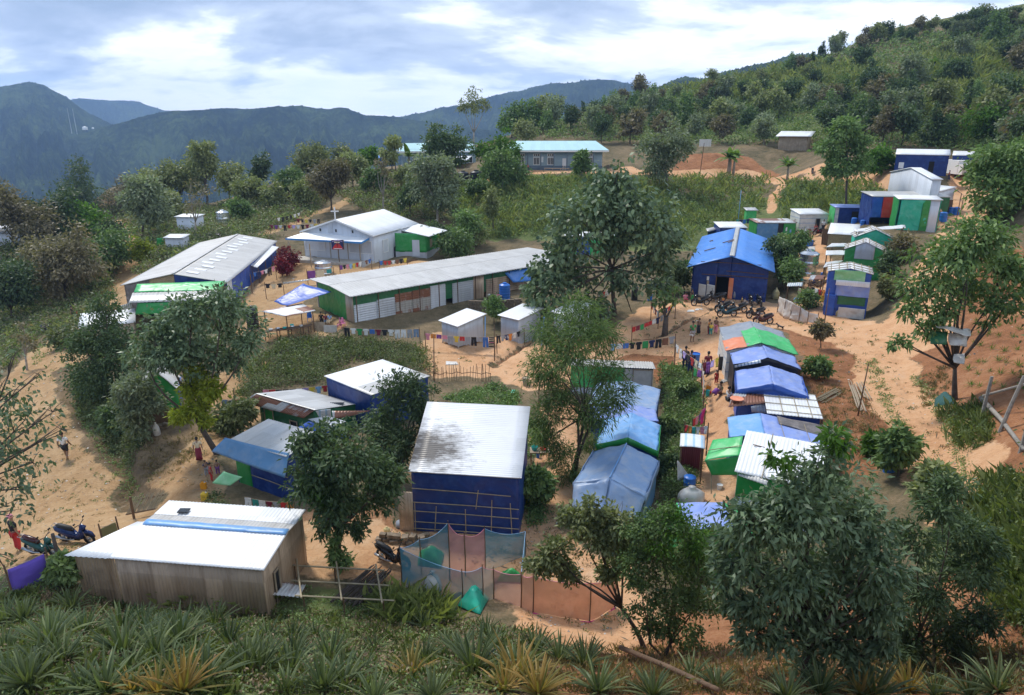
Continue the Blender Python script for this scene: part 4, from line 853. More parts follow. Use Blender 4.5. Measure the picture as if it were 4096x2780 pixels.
# school buildings
def hip(b, mr, lab):
    """ridge shorter than the house at its right end"""
    y1 = .82; xr = .1
    P = lambda x, y, z: b.pt(x * b.W / 2, y * b.L / 2, z)
    zr, ze = b.top(xr), b.h; m = MB()
    A, B, C, D = P(-1, -1, ze), P(-1, 1, ze), P(1, 1, ze), P(1, -1, ze); R0, R1 = P(xr, -y1, zr), P(xr, y1, zr)
    for q in ((A, B, R1, R0), (C, D, R0, R1), (B, C, R1, R1), (D, A, R0, R0)):
        if (q[1] - q[0]).cross(q[2] - q[0]).z < 0: q = (q[1], q[0], q[3], q[2])
        m.sheet(*q, 20, 4, th=.12)
    m.build('roof', mr, b.root)
    for p, q in ((A, B), (B, C), (D, A)):
        d = q - p; MB().box((p + q) / 2 - Vector((0, 0, .2)), (d.length, .08, .26), (d.normalized(), d.cross(Vector((0, 0, 1))).normalized(), Vector((0, 0, 1)))).build('fascia', 'paint_white', b.root)
b = house('school', 'long blue-grey school with aqua hip roof and white window frames on the hill', 'school', 'school_building')
hip(b, 'tin_aqua', ''); b.i = 1.0; b.far = False
for c in 'fklr': wall(b, c, 'paint_bluegrey', z0=-.5, z1=3.45); wall(b, c, 'paint_dkblue', z0=-.5, z1=.75, off=.06, name='plinth')
for s in (-.92, -.62, -.34, -.06, .22, .5, .78): panel(b, 'f', s, s + .02, -.3, 3.4, 'paint_dkblue', 'column', .9, .2)
for s in (-.80, -.48, -.18, .40, .66):
    panel(b, 'f', s, s + .13, .95, 2.25, 'glass_dark', 'window', .05, .03, 'paint_white', .09, bars=3); panel(b, 'f', s, s + .13, 2.5, 2.9, 'glass_dark', 'transom', .05, .03, 'paint_white', .08, bars=2)
panel(b, 'f', .14, .22, 0, 2.1, 'paint_white', 'door', .06); panel(b, 'f', -.33, -.27, 1.4, 2.4, 'tarp_check', 'notice_board', .06)
panel(b, 'r', -.25, .2, .9, 2.25, 'glass_dark', 'window', .05, .03, 'paint_white', .1, bars=3); panel(b, 'r', -.2, .15, 2.6, 3.1, 'glass_dark', 'transom', .05, .03, 'paint_white', .1, bars=2)
b = house('schooltwo', 'second aqua roofed school block half hidden by a round dark tree', 'school', 'school_building')
hip(b, 'tin_aqua', ''); b.i = 1.0; walls(b, 'paint_bluegrey', z0=-1); b.far = False
for s in (-.8, -.4, .55, .8): panel(b, 'f', s, s + .1, .9, 2.3, 'glass_dark', 'window', .05, .03, 'paint_white', .1)
b = house('bluetop', 'small open shelter with a blue tarp roof beside the banana plant', 'shelter', 'shelter'); roofs(b, 'tarp_blue', th=.05, wob=.05); wall(b, 'k', 'tarp_blue', z0=.5); wall(b, 'r', 'tarp_blue', z0=0)
posts(b, [(x * (b.W / 2 - .2), y * (b.L / 2 - .2), -1, 2.3) for x in (-1, 1) for y in (-1, 1)], r=.08)
b = house('hillroof', 'white roofed house among the trees above the road cutting', 'house', 'house'); roofs(b, 'tin_bright', th=.08); b.i = .6; walls(b, 'wood_pale', z0=-2)
b = house('leftwhite', 'white roofed open shed at the left edge of the valley', 'shed', 'shed'); roofs(b, 'tin_bright', th=.08); b.i = .4; walls(b, 'tin_wall_pale', z0=-1, z1=2.2); wall(b, 'f', 'tin_maroon', z0=-1, z1=.2, off=.05)
G5 = 'tin toilets at the left of the church'
b = house('toilet', 'pale tin toilet block with flat white roof behind a bare tree', 'toilet', 'toilet_block', G5); roofs(b, 'tin_bright', th=.06); b.i = .25; walls(b, 'tin_wall_pale', z0=-1)
b = house('toilettwo', 'grey tin toilet with green cloth at its side above the dirt road', 'toilet', 'toilet_block', G5); roofs(b, 'tin_white', th=.06); b.i = .2; walls(b, 'tin_wall_grey', z0=-1.4)
flap(b, [('a', 1412, 1540, 0), ('a', 1480, 1535, 0), ('a', 1478, 1470, 1.2), ('a', 1412, 1468, 1.2)], 'tarp_green', 'cloth', 4, 4, .05, 0)
b = house('behindtree', 'green and blue walled hut glimpsed through the big leafy tree', 'hut', 'hut'); roofs(b, 'tin_bright', th=.07); walls(b, 'tarp_bright'); wall(b, 'f', 'tarp_royal', -.45, .1, off=.05)
b = house('whitebehind', 'white roofed hut behind the crown of the big leafy tree', 'hut', 'hut'); roofs(b, 'tin_bright', th=.07); walls(b, 'tarp_black')
b = house('roadhut', 'low hut with a flat white roof beside the left road', 'hut', 'hut'); roofs(b, 'tin_bright', th=.06, wob=.05); walls(b, 'wood_pale', z0=-1)
b = house('treehut', 'wooden roadside hut with white and blue cover behind the dark trees', 'hut', 'hut'); roofs(b, ['tarp_white', 'tarp_white'], corr=0, wob=.06); walls(b, 'wood', z0=-.6); wall(b, 'k', 'tarp_royal', z0=.8, off=.05); wall(b, 'l', 'tarp_green', z0=.9, off=.06)
b = house('farhouse', 'tiny white walled house high on the far hillside', 'house', 'house'); roofs(b, 'tin_bright', th=.1); walls(b, 'paint_white', z0=-2)

def canopy(name, label, pix, z0, h, m, cat='canopy', corr=0, np_=4, thick=.04):
    """an open roof on posts"""
    P = [at_z(*zz(z, x, y), z0 + h + dh) for z, x, y, dh in pix]; c = sum(P, Vector()) / 4
    r = thing(name, label, cat, (c.x, c.y, z0)); 
    if (P[1] - P[0]).cross(P[3] - P[0]).z < 0: P = [P[1], P[0], P[3], P[2]]
    mb = MB(); mb.smooth = True; mb.sheet(*P, 12, 6, corr=corr, wob=0 if corr else .04, th=thick); mb.build('roof', m, r)
    for p in P:
        q = p.lerp(c, .12); q.z = p.z; MB().tube([Vector((q.x, q.y, hz(q.x, q.y) - .3)), q], .045, 6).build('post', 'wood', r)
    return r
zk = G('g', 480, 640).z
canopy('cooking_shelter', 'open cooking shelter with a worn white sheet roof beside the black water tank', [('g', 320, 325, 0), ('g', 545, 372, -.05), ('g', 815, 318, .1), ('g', 690, 255, .25)], 1.9, 2.1, 'tin_white_worn', 'shelter', .3)
canopy('small_canopy', 'pale cloth canopy on posts beside the long roadside building', [('e', 580, 790, 0), ('e', 700, 808, 0), ('e', 755, 795, .1), ('e', 625, 775, .1)], 12.3, 2.2, 'tarp_white')
canopy('lean_roof', 'flat white lean-to roof, upper of two beside the bamboo hut', [('j', 10, 172, 0), ('j', 180, 166, 0), ('j', 185, 143, .15), ('j', 55, 143, .15)], 5.9, 1.9, 'tin_white')
canopy('lean_roof', 'white lean-to roof over a railing, lower of two beside the green gable hut', [('j', 5, 236, 0), ('j', 158, 234, 0), ('j', 158, 198, .15), ('j', 8, 200, .15)], 5.4, 1.9, 'tin_white')
canopy('lean_roof', 'worn white lean-to roof tied with poles left of the patchwork hut', [('j', -15, 335, 0), ('j', 60, 320, 0), ('j', 155, 275, .2), ('j', 10, 292, .2)], 4.9, 1.9, 'tin_white_worn')
canopy('school_pavilion', 'low grey pavilion in front of the second school block', [('b', 1980, 320, 0), ('b', 2180, 318, 0), ('b', 2232, 272, .3), ('b', 2000, 275, .3)], 10.6, 2.6, 'tin_white', 'pavilion')
# ------------------------------------------------------------------ the ground
def inpoly(X, Y, poly):
    ins = np.zeros(X.shape, bool); n = len(poly)
    for i in range(n):
        (x0, y0), (x1, y1) = poly[i], poly[(i + 1) % n]
        if y0 == y1: continue
        c = ((y0 > Y) != (y1 > Y)) & (X < (x1 - x0) * (Y - y0) / (y1 - y0) + x0); ins ^= c
    return ins
def segdist(X, Y, line):
    d = np.full(X.shape, 1e9)
    for (x0, y0), (x1, y1) in zip(line, line[1:]):
        dx, dy = x1 - x0, y1 - y0; t = np.clip(((X - x0) * dx + (Y - y0) * dy) / (dx * dx + dy * dy + 1e-9), 0, 1)
        d = np.minimum(d, np.hypot(X - x0 - t * dx, Y - y0 - t * dy))
    return d
def wp(pl): return [tuple(G('w', x, y).xy) for x, y in pl]
def soft(X, Y, poly, w):
    """1 inside, fading to 0 over about w metres outside"""
    ins = inpoly(X, Y, poly); d = segdist(X, Y, poly + poly[:1]); return np.where(ins, 1, np.clip(1 - d / w, 0, 1))
# level pads under the houses
for b in BLD.values():
    c, n = cos(b.yaw), sin(b.yaw); lx = np.abs((GX - b.x) * c + (GY - b.y) * n) - b.W / 2; ly = np.abs(-(GX - b.x) * n + (GY - b.y) * c) - b.L / 2
    d = np.maximum(np.maximum(lx, ly), 0); w = np.clip(1 - d / (.6 + .012 * hypot(b.x, b.y)), 0, 1); w = w * w * (3 - 2 * w)
    HZ[:] = HZ * (1 - w) + (b.z0 - .03) * w
POLY_ROAD = [[(0,880),(90,790),(170,735),(235,730),(180,800),(155,880),(180,960),(265,1040),(300,1130),(310,1190),(210,1265),(0,1300),(-80,1200),(-80,950)],
 [(300,1130),(350,1150),(480,1130),(500,1000),(560,960),(590,905),(510,890),(480,950),(420,1040),(330,1090)],
 [(700,1200),(720,1300),(900,1320),(1200,1300),(1200,1425),(1420,1470),(1500,1440),(1420,1300),(1300,1250),(1245,1200),(1270,1100),(1300,1000),(1330,940),(1250,930),(1235,1030),(1235,1130),(1195,1210),(960,1225),(850,1190)],
 [(960,790),(1000,760),(1150,770),(1230,760),(1330,790),(1420,740),(1470,705),(1560,690),(1600,678),(1750,690),(1900,720),(2000,740),(2040,790),(2065,850),(2150,1000),(2200,1100),(2150,1170),(2080,1110),(2050,990),(1990,890),(1955,810),(1880,765),(1800,745),(1640,740),(1635,840),(1655,900),(1645,1150),(1585,1150),(1600,900),(1560,830),(1530,800),(1420,800),(1290,870),(1200,880),(1150,850),(990,850)],
 [(570,690),(600,605),(700,600),(880,600),(960,590),(1000,615),(760,640),(670,690),(600,730)], [(1160,398),(1175,384),(1440,381),(1430,396)], [(560,760),(575,700),(650,690),(780,745),(700,765),(600,770)]]
LINES = [([(225,735),(250,680),(300,625),(272,590),(262,545),(240,515),(232,500)], 4.2), ([(1840,740),(1862,650),(1845,560),(1842,520),(1830,500)], 1.4), ([(2040,790),(2080,720),(2115,640),(2190,520),(2212,470),(2205,435),(2170,412),(2050,406),(1900,403),(1700,396),(1440,390)], 2.2),
 ([(1745,480),(1758,440),(1775,420),(1778,398)], .7), ([(600,530),(700,490),(760,470),(820,432)], 1.1), ([(1105,470),(1085,430),(1100,405)], .8), ([(500,905),(540,860),(600,830)], .9), ([(1235,1100),(1250,1000),(1290,920)], 1.1)]
POLY_RED = [[(2100,900),(2340,880),(2340,1140),(2230,1070),(2150,1000)], [(2095,660),(2130,610),(2324,600),(2420,640),(2400,900),(2200,905),(2120,820)], [(1810,752),(1950,800),(2000,950),(1950,1060),(1880,950),(1835,850)], [(1250,1560),(1400,1450),(1700,1380),(2100,1360),(2324,1440),(2324,1577),(1500,1577)],
 [(1530,398),(1555,352),(1700,358),(1760,400)], [(1230,790),(1300,770),(1420,740),(1560,790),(1500,860),(1480,840),(1350,820)], [(700,1170),(850,1180),(950,1225),(1200,1215),(1190,1260),(900,1265),(720,1230)], [(130,830),(160,860),(190,960),(280,1060),(320,1140),(420,1060),(470,960),(300,1000),(200,900)]]
POLY_GRASS = [[(1060,540),(1000,430),(1160,400),(1900,412),(2000,500),(1800,520),(1690,560),(1500,570),(1300,540)], [(2200,1100),(2324,1150),(2324,1400),(2240,1330)], [(0,1500),(500,1540),(500,1577),(0,1577)], [(600,1400),(1000,1400),(900,1460),(620,1460)], [(480,480),(640,470),(640,520),(480,515)]]
dirt = np.zeros(GX.shape); red = np.zeros(GX.shape); gra = np.zeros(GX.shape); R_ = np.hypot(GX, GY)
jx, jy = GX + fbm(GX, GY, .4, 4, 5) * 1.3, GY + fbm(GX, GY, .4, 4, 9) * 1.3
rut = np.zeros(GX.shape)
for p in POLY_ROAD: dirt = np.maximum(dirt, soft(jx, jy, wp(p), 1.2))
for l, w in LINES: q = wp(l); d = segdist(jx, jy, q); dirt = np.maximum(dirt, np.clip(1.6 - d / w, 0, 1))
for p in POLY_RED: red = np.maximum(red, soft(jx, jy, wp(p), 1.5))
for p in POLY_GRASS: gra = np.maximum(gra, soft(jx, jy, wp(p), 2.))
for l, w in (([(150,840),(175,900),(200,960),(255,1010),(290,1070),(308,1150)], 1.3), ([(305,1100),(360,1060),(430,1000),(480,930)], .5), ([(1120,832),(1180,792),(1225,752)], .45), ([(1400,772),(1480,762),(1540,737),(1620,692)], .5)):
    e = np.exp(-(segdist(jx, jy, wp(l)) / w) ** 2); dirt *= 1 - .9 * e; red = np.maximum(red, .5 * e)
gra = np.maximum(gra, np.clip(GX / 15, 0, 1) * np.clip((R_ - 150) / 40, 0, 1) * np.clip(.55 + 1.4 * fbm(GX, GY, .018, 4, 21), 0, 1))
# wheel ruts, gullies and ditches are real dips in the ground
def groove(line, w, dep):
    q = wp(line); d = segdist(jx * .5 + GX * .5, jy * .5 + GY * .5, q); HZ[:] -= dep * np.exp(-(d / w) ** 2); return d
for l, w, dp in (([(255,985),(285,1060),(300,1120),(305,1145)], .7, .7), ([(165,880),(195,960),(255,985)], .5, .4), ([(300,1105),(350,1075),(420,1010)], .35, .3), ([(1120,830),(1180,790),(1220,755)], .35, .5),
                 ([(1400,770),(1480,760),(1540,735),(1590,705),(1620,690)], .45, .45), ([(1340,790),(1420,770)], .3, .3)): groove(l, w, dp)
for l in ([(2040,800),(2075,900),(2110,1000),(2150,1110)], [(2075,800),(2110,900),(2150,1000),(2190,1100)], [(60,900),(60,1000),(110,1120)], [(110,800),(90,900),(100,1000)]): groove(l, .32, .13)
HZ += (fbm(GX, GY, .9, 3, 31) * .10 + fbm(GX, GY, .2, 3, 41) * .28 * np.clip(R_ / 40, .3, 2)) * (1 - .75 * dirt) * np.clip(R_ / 25, .3, 1)
HZ += np.clip((R_ - 170) / 60, 0, 1) * fbm(GX, GY, .02, 4, 51) * 5
def build_ground():
    n = NTH * NLR; V = np.stack([GX, GY, HZ], -1).reshape(-1, 3).astype(np.float32)
    i, j = np.meshgrid(np.arange(NTH - 1), np.arange(NLR - 1), indexing='ij'); k = (i * NLR + j).ravel()
    Fq = np.stack([k, k + 1, k + NLR + 1, k + NLR], -1)[:, ::-1].astype(np.int32); m = len(Fq)
    me = bpy.data.meshes.new('ground'); me.vertices.add(n); me.loops.add(m * 4); me.polygons.add(m)
    me.vertices.foreach_set('co', V.ravel()); me.loops.foreach_set('vertex_index', np.ascontiguousarray(Fq).ravel())
    me.polygons.foreach_set('loop_start', np.arange(0, m * 4, 4, dtype=np.int32)); me.polygons.foreach_set('use_smooth', np.ones(m, bool)); me.update(calc_edges=True)
    ca = me.color_attributes.new('cover', 'FLOAT_COLOR', 'POINT')
    ca.data.foreach_set('color', np.stack([dirt, gra, red, np.clip((GX + 16) / 14, 0, 1)], -1).reshape(-1).astype(np.float32))
    o = bpy.data.objects.new('ground', me); COL.objects.link(o); me.materials.append(MATS['ground']); return tag(o, kind='structure')
def m_ground(t, b):
    at = t.n('ShaderNodeVertexColor', layer_name='cover'); sp = t.n('ShaderNodeSeparateColor'); t.l(at.outputs[0], sp.inputs[0])
    v = t.n('ShaderNodeTexCoord').outputs['Object']
    nb, nm, nf = t.noise(v, .22, 6, .6), t.noise(v, 1.3, 6, .65), t.noise(v, 7., 5, .7)
    mixn = t.math('ADD', t.math('MULTIPLY', nb, .45), t.math('ADD', t.math('MULTIPLY', nm, .35), t.math('MULTIPLY', nf, .35)))
    scrub = t.ramp(mixn, [(.38, (.045, .046, .024)), (.50, (.11, .095, .052)), (.60, (.19, .145, .085)), (.72, (.28, .20, .12))])
    grass = t.ramp(mixn, [(.38, (.05, .07, .022)), (.52, (.10, .135, .045)), (.64, (.17, .19, .075)), (.74, (.25, .20, .10))])
    dirtc = t.ramp(mixn, [(.36, (.21, .115, .052)), (.48, (.37, .222, .108)), (.60, (.47, .302, .158)), (.72, (.55, .385, .225))])
    dirt2 = t.ramp(mixn, [(.36, (.32, .15, .065)), (.46, (.50, .26, .13)), (.58, (.64, .37, .20)), (.72, (.68, .44, .27))])
    dirtc = t.mix(at.outputs['Alpha'], dirtc, dirt2)
    redc = t.ramp(mixn, [(.36, (.085, .038, .02)), (.48, (.21, .095, .045)), (.60, (.34, .155, .075)), (.74, (.44, .24, .13))])
    redc = t.mix(at.outputs['Alpha'], t.ramp(mixn, [(.38, (.06, .045, .028)), (.52, (.15, .105, .06)), (.70, (.30, .21, .12))]), redc)
    def edge(ch, k=.5): return t.ramp(t.math('ADD', ch, t.math('MULTIPLY', t.math('SUBTRACT', mixn, .55), k * 3.2)), [(.45, 0.), (.58, 1.)])
    c = t.mix(edge(sp.outputs[1], .8), scrub, grass); c = t.mix(edge(sp.outputs[2], .5), c, redc); c = t.mix(edge(sp.outputs[0], .35), c, dirtc)
    # litter: stones and scraps trodden into the ground
    vr = t.n('ShaderNodeTexVoronoi'); vr.inputs['Scale'].default_value = 2.6; vr.inputs['Randomness'].default_value = 1; t.l(v, vr.inputs['Vector'])
    vc = t.n('ShaderNodeSeparateColor'); t.l(vr.outputs['Color'], vc.inputs[0])
    sc = t.math('MULTIPLY', t.ramp(vr.outputs['Distance'], [(.05, 1.), (.11, 0.)]), t.ramp(vc.outputs[0], [(.80, 0.), (.86, 1.)]))
    c = t.mix(t.math('MULTIPLY', sc, .75), c, t.mix(vc.outputs[1], (.16, .13, .10), (.62, .60, .56)))
    t.l(c, b.inputs['Base Color']); b.inputs['Roughness'].default_value = .95; b.inputs['Specular IOR Level'].default_value = .15
    bump(t, b, t.math('ADD', nm, t.math('MULTIPLY', nf, .6)), .7, .22)
mat('ground', m_ground)
ground = build_ground()

# ------------------------------------------------------------------ far mountains
def m_mount(t, b, dark, light, sc):
    v = t.n('ShaderNodeTexCoord').outputs['Object']; n1 = t.noise(v, sc, 7, .65); n2 = t.noise(v, sc * 9, 5, .7)
    f = t.math('ADD', t.math('MULTIPLY', n1, .6), t.math('MULTIPLY', n2, .5))
    t.l(t.ramp(f, [(.46, dark), (.56, tuple(x * .65 + y * .35 for x, y in zip(dark, light))), (.66, light)]), b.inputs['Base Color']); b.inputs['Roughness'].default_value = 1; b.inputs['Specular IOR Level'].default_value = 0  # dark and light noise paints the canopy's shading into the colour
    bump(t, b, n2, .9, 8)
mat('far_forest', m_mount, (.006, .013, .010), (.075, .105, .035), .005)
def ridge(name, R, sky_, foot_r, foot_z, seed, rough=.03, n=420):
    sky_ = [(atan2((u * _k - 2048) / FPX, CP + (-(v * _k - 1390) / FPX) * SP), (-SP - (v * _k - 1390) / FPX * CP) / hypot((u * _k - 2048) / FPX, CP - (v * _k - 1390) / FPX * SP)) for u, v in sky_]
    th = np.linspace(sky_[0][0], sky_[-1][0], n); el = np.interp(th, [a for a, _ in sky_], [e for _, e in sky_])
    el = el + fbm(th * 60, th * 0 + seed, 1., 4, seed) * .0022
    m = 130; ss = np.linspace(-.25, 1, m); V = np.zeros((n, m, 3))
    rw = R * (1 + .18 * fbm(th * 9, th * 0, 1., 3, seed + 3))
    for k, s in enumerate(ss):
        r = rw * (1 - s) + foot_r * s if s >= 0 else rw * (1 - s * .9); zt = EYE[2] + el * rw; a = abs(s)
        z = zt + (foot_z - zt) * (a ** .92 if s >= 0 else min(1, a * 1.6))
        sp = fbm(th * 26 + .35 * a, a * 2.2 + th * 3, 1., 5, seed + 7)
        z = z - np.abs(sp) * R * rough * min(1, a * 4) * (1 if s > 0 else 0) * 2.6
        z = z + fbm(th * 2600 * R / 2400, a * R / 16, 1., 2, seed + 11) * 9 * (R / 2400)
        if s == 0 or k == int(.25 / 1.25 * (m - 1)): z = zt
        V[:, k] = np.stack([r * np.sin(th), r * np.cos(th), z], -1)
    i, j = np.meshgrid(np.arange(n - 1), np.arange(m - 1), indexing='ij'); k = (i * m + j).ravel()
    me = bpy.data.meshes.new(name); me.from_pydata(V.reshape(-1, 3).tolist(), [], np.stack([k, k + 1, k + m + 1, k + m], -1).tolist()); me.materials.append(MATS['far_forest'])
    me.polygons.foreach_set('use_smooth', [True] * len(me.polygons))
    o = bpy.data.objects.new(name, me); COL.objects.link(o); return tag(o, kind='structure')
ridge('mountain', 2600, [(-300,260),(-100,222),(0,196),(60,187),(100,192),(140,215),(200,256),(260,287),(330,310),(440,340),(560,390)], 900, -210, 3)
ridge('mountain', 4600, [(60,215),(130,222),(220,228),(320,231),(370,249),(460,262),(620,280)], 3000, -300, 5, .02)
ridge('mountain', 2100, [(-150,345),(50,335),(200,302),(260,281),(330,262),(400,250),(470,248),(560,246),(620,242),(660,239),(720,245),(790,246),(830,261),(900,265),(1000,280),(1150,300)], 640, -190, 9)
ridge('mountain', 3000, [(780,275),(850,266),(900,265),(960,256),(1000,245),(1060,234),(1130,215),(1190,203),(1250,189),(1330,182),(1390,182),(1440,190),(1500,200),(1600,215)], 700, -160, 13)
ridge('mountain', 1300, [(1300,250),(1440,218),(1500,194),(1555,171),(1590,180),(1640,163),(1740,141),(1800,124),(1840,121),(1900,122),(1960,104),(2050,72),(2100,62),(2170,42),(2230,36),(2324,30),(2450,15)], 560, 20, 17, .015)
# ------------------------------------------------------------------ plants
mat('leaf_dark', m_leaf, (0.041, 0.073, 0.038), (0.122, 0.178, 0.079))
mat('leaf_gloss', m_leaf, (0.057, 0.096, 0.052), (0.179, 0.243, 0.132), .2, .38)
mat('leaf_mid', m_leaf, (0.066, 0.120, 0.046), (0.202, 0.296, 0.103))
mat('leaf_feather', m_leaf, (0.076, 0.129, 0.052), (0.201, 0.294, 0.095), .35)
mat('leaf_olive', m_leaf, (0.117, 0.145, 0.064), (0.317, 0.344, 0.152))
mat('leaf_grey', m_leaf, (0.106, 0.132, 0.079), (0.295, 0.342, 0.211))
mat('leaf_brown', m_leaf, (0.105, 0.098, 0.061), (0.246, 0.208, 0.126))
mat('leaf_lime', m_leaf, (.14, .19, .02), (.32, .36, .04), .4)
mat('leaf_bright', m_leaf, (.05, .12, .018), (.13, .25, .04), .4)
mat('leaf_red', m_leaf, (.09, .014, .025), (.24, .03, .05), .3)
mat('leaf_pine', m_leaf, (.050, .080, .034), (.19, .225, .10), .25, .40)
mat('leaf_pine_gold', m_leaf, (.12, .16, .05), (.40, .25, .08), .3, .45)
mat('leaf_banana', m_leaf, (.07, .14, .03), (.20, .30, .08), .35, .4)
mat('blade', m_leaf, (.06, .095, .028), (.22, .25, .09), .35)
mat('blade_slope', m_leaf, (.11, .15, .05), (.34, .36, .14), .4)
mat('blade_dry', m_leaf, (.16, .12, .06), (.34, .27, .15), .3)
mat('scrub', m_leaf, (0.054, 0.081, 0.035), (0.195, 0.224, 0.095), .25)
mat('scrub_brown', m_leaf, (0.096, 0.083, 0.053), (0.264, 0.220, 0.144), .25)
mat('litter', m_leaf, (.10, .065, .035), (.30, .22, .13), .1)
mat('leaf_bush', m_leaf, (0.080, 0.131, 0.046), (0.258, 0.338, 0.135), .3)
mat('bark', m_plain, (.09, .07, .055), .4, .95, 5)
mat('bark_pale', m_plain, (.30, .27, .23), .3, .9, 5)
def unit(a): return a / (np.linalg.norm(a, axis=-1, keepdims=True) + 1e-9)
def leafquads(P, out, L, Wd, droop=.35, up=.5, r=rng, fold=0.):
    """diamond leaves at P with rough outward directions"""
    n = len(P); d = unit(out + r.normal(0, .8, (n, 3)) + (0, 0, -droop)); nn = r.normal(0, .55, (n, 3)) + (0, 0, up) + out * .35
    sd = unit(np.cross(d, nn)); l = (L * r.uniform(.65, 1.3, n))[:, None]; w = (Wd * r.uniform(.7, 1.25, n))[:, None]
    a = P; b = P + d * l * .45 + sd * w * .5; c = P + d * l + (0, 0, -1) * l * .12; e = P + d * l * .45 - sd * w * .5
    return np.stack([a, b, c, e], 1)
def crown(blobs, n, L, Wd, clump=.30, k=11, droop=.35, up=.5, flat=1., r=rng):
    """leaves in clumps spread through a set of balls ((x, y, z), radius)"""
    C = np.array([b[0] for b in blobs], float); R = np.array([b[1] for b in blobs], float); wt = R ** 2 / (R ** 2).sum(); Q = []
    for c, rad, w in zip(C, R, wt):
        m = max(6, int(n * w)); kk = max(4, k); dirs = unit(r.normal(0, 1, (kk, 3))); dirs[:, 2] *= flat
        far = r.random(kk) < .22; cc = c + dirs * (rad * np.where(far, r.uniform(.95, 1.35, kk), r.uniform(.35, .92, kk)))[:, None]; sz = rad * clump * r.uniform(.6, 1.35, kk) * np.where(far, .62, 1)
        i = r.choice(kk, m, p=sz ** 2 / (sz ** 2).sum()); o = r.normal(0, 1, (m, 3)); p = cc[i] + o * sz[i][:, None] * (1, 1, .75)
        Q.append(leafquads(p, unit(p - c) * .7 + unit(o) * .5, L, Wd, droop, up, r))
    return np.concatenate(Q)
def limb(mb, a, b, r0, r1, bend=.12, n=5, seg=6):
    a, b = Vector(a), Vector(b); d = (b - a).length
    o = Vector((random.uniform(-1, 1), random.uniform(-1, 1), random.uniform(-.2, .6))) * d * bend
    pts = [a.lerp(b, t) + o * sin(pi * t) for t in [i / n for i in range(n + 1)]]
    mb.tube(pts, [r0 + (r1 - r0) * i / n for i in range(n + 1)], seg); return pts
def tree(name, label, base, blobs, leaf, n, L, Wd, bark='bark', fork=.45, r0=None, depth=.8, top=None, group=None, cat='tree', extra=(), twigs=0, lean=None, stems=1, **kw):
    """base: picture point of the foot; blobs: picture discs (x, y, radius) of the crown, turned into balls at the tree's distance"""
    base = list(base); g = G('w', *base)
    while g.xy.length > 235 and base[0] < 1115 and base[1] < 600: base[1] += 4; g = G('w', *base)
    dist = (g - Vector(EYE)).length; t = thing(name, label, cat, g, group); B = []
    R = random.Random(crc(label))
    yb = g.y
    for (u, v, rr) in blobs:
        rad = rr * _k / FPX * dist * .92; c = at_y(*zz('w', u, v), yb); c = c + (c - Vector(EYE)).normalized() * R.uniform(-1, 1) * rad * depth * 1.3
        c = Vector(EYE) + (at_y(*zz('w', u, v), yb) - Vector(EYE)).normalized() * (c - Vector(EYE)).length; B.append((c, rad))
    cz = max(b[0].z for b in B); h = cz - g.z; r0 = r0 or max(.06, h * .018)
    mb = MB(); mb.smooth = True; cen = sum((b[0] * b[1] for b in B), Vector()) / sum(b[1] for b in B)
    fz = g.lerp(Vector((cen.x, cen.y, cz)), fork); 
    if lean: fz = at_y(*zz('w', *lean), yb)
    st = Vector((g.x, g.y, g.z - .4))
    for s in range(stems):
        f = fz + Vector((R.uniform(-1, 1), R.uniform(-1, 1), 0)) * (.12 * h if stems > 1 else 0); limb(mb, st + Vector((s * .15, 0, 0)), f, r0 * (1.2 if stems == 1 else .7), r0 * .7, .05)
        for c, rad in B[s::stems]:
            p = limb(mb, f, c, r0 * .5, r0 * .12, .10)
            for q in range(3):
                e = c + Vector((R.uniform(-1, 1), R.uniform(-1, 1), R.uniform(-.5, 1))) * rad * .8; limb(mb, p[-2], e, r0 * .18, r0 * .05, .1, 3, 4)
    for q in range(twigs):
        c, rad = R.choice(B); e = c + Vector((R.uniform(-1, 1), R.uniform(-.6, .6), R.uniform(-.3, 1))) * rad * 1.25; limb(mb, c, e, r0 * .14, r0 * .04, .12, 4, 4)
    mb.build('trunk', bark, t)
    quads('crown', crown([(tuple(c), r) for c, r in B], n, L, Wd, **kw), leaf, t)
    for (bl, lf, m) in extra:
        quads('new_leaves', crown([(tuple(at_y(*zz('w', u, v), yb - .3)), rr * _k / FPX * dist) for u, v, rr in bl], m, L, Wd, **kw), lf, t)
    return t
tree('leafy_tree', 'tallest broad leaved tree in the middle of the camp beside the blue hall', (1397, 716), [(1400,400,42),(1362,450,60),(1425,470,66),(1320,498,60),(1485,512,55),(1280,556,52),(1245,610,44),(1390,540,42),(1520,560,40),(1478,598,42),(1325,615,48),(1262,660,46),(1228,712,40),(1420,628,36),(1352,688,40),(1442,738,24),(1498,640,36),(1215,660,30),(1300,700,40)], 'leaf_gloss', 9800, .50, .34, fork=.35, r0=.2, twigs=14, droop=.8, k=13)
tree('feathery_tree', 'tall feathery acacia tree with thin stems beside the tin shed', (1290, 1082), [(1310,715,40),(1252,748,36),(1362,760,38),(1300,790,56),(1238,830,40),(1382,848,36),(1268,888,40),(1400,905,34),(1425,880,16),(1250,950,40),(1330,925,42),(1242,1000,30),(1335,1000,22)], 'leaf_feather', 15000, .34, .05, fork=.4, r0=.10, stems=3, droop=.5, k=12, clump=.36, up=.9, extra=[([(1290,1050,30),(1270,1020,24),(1300,1080,26)], 'leaf_mid', 1500)])
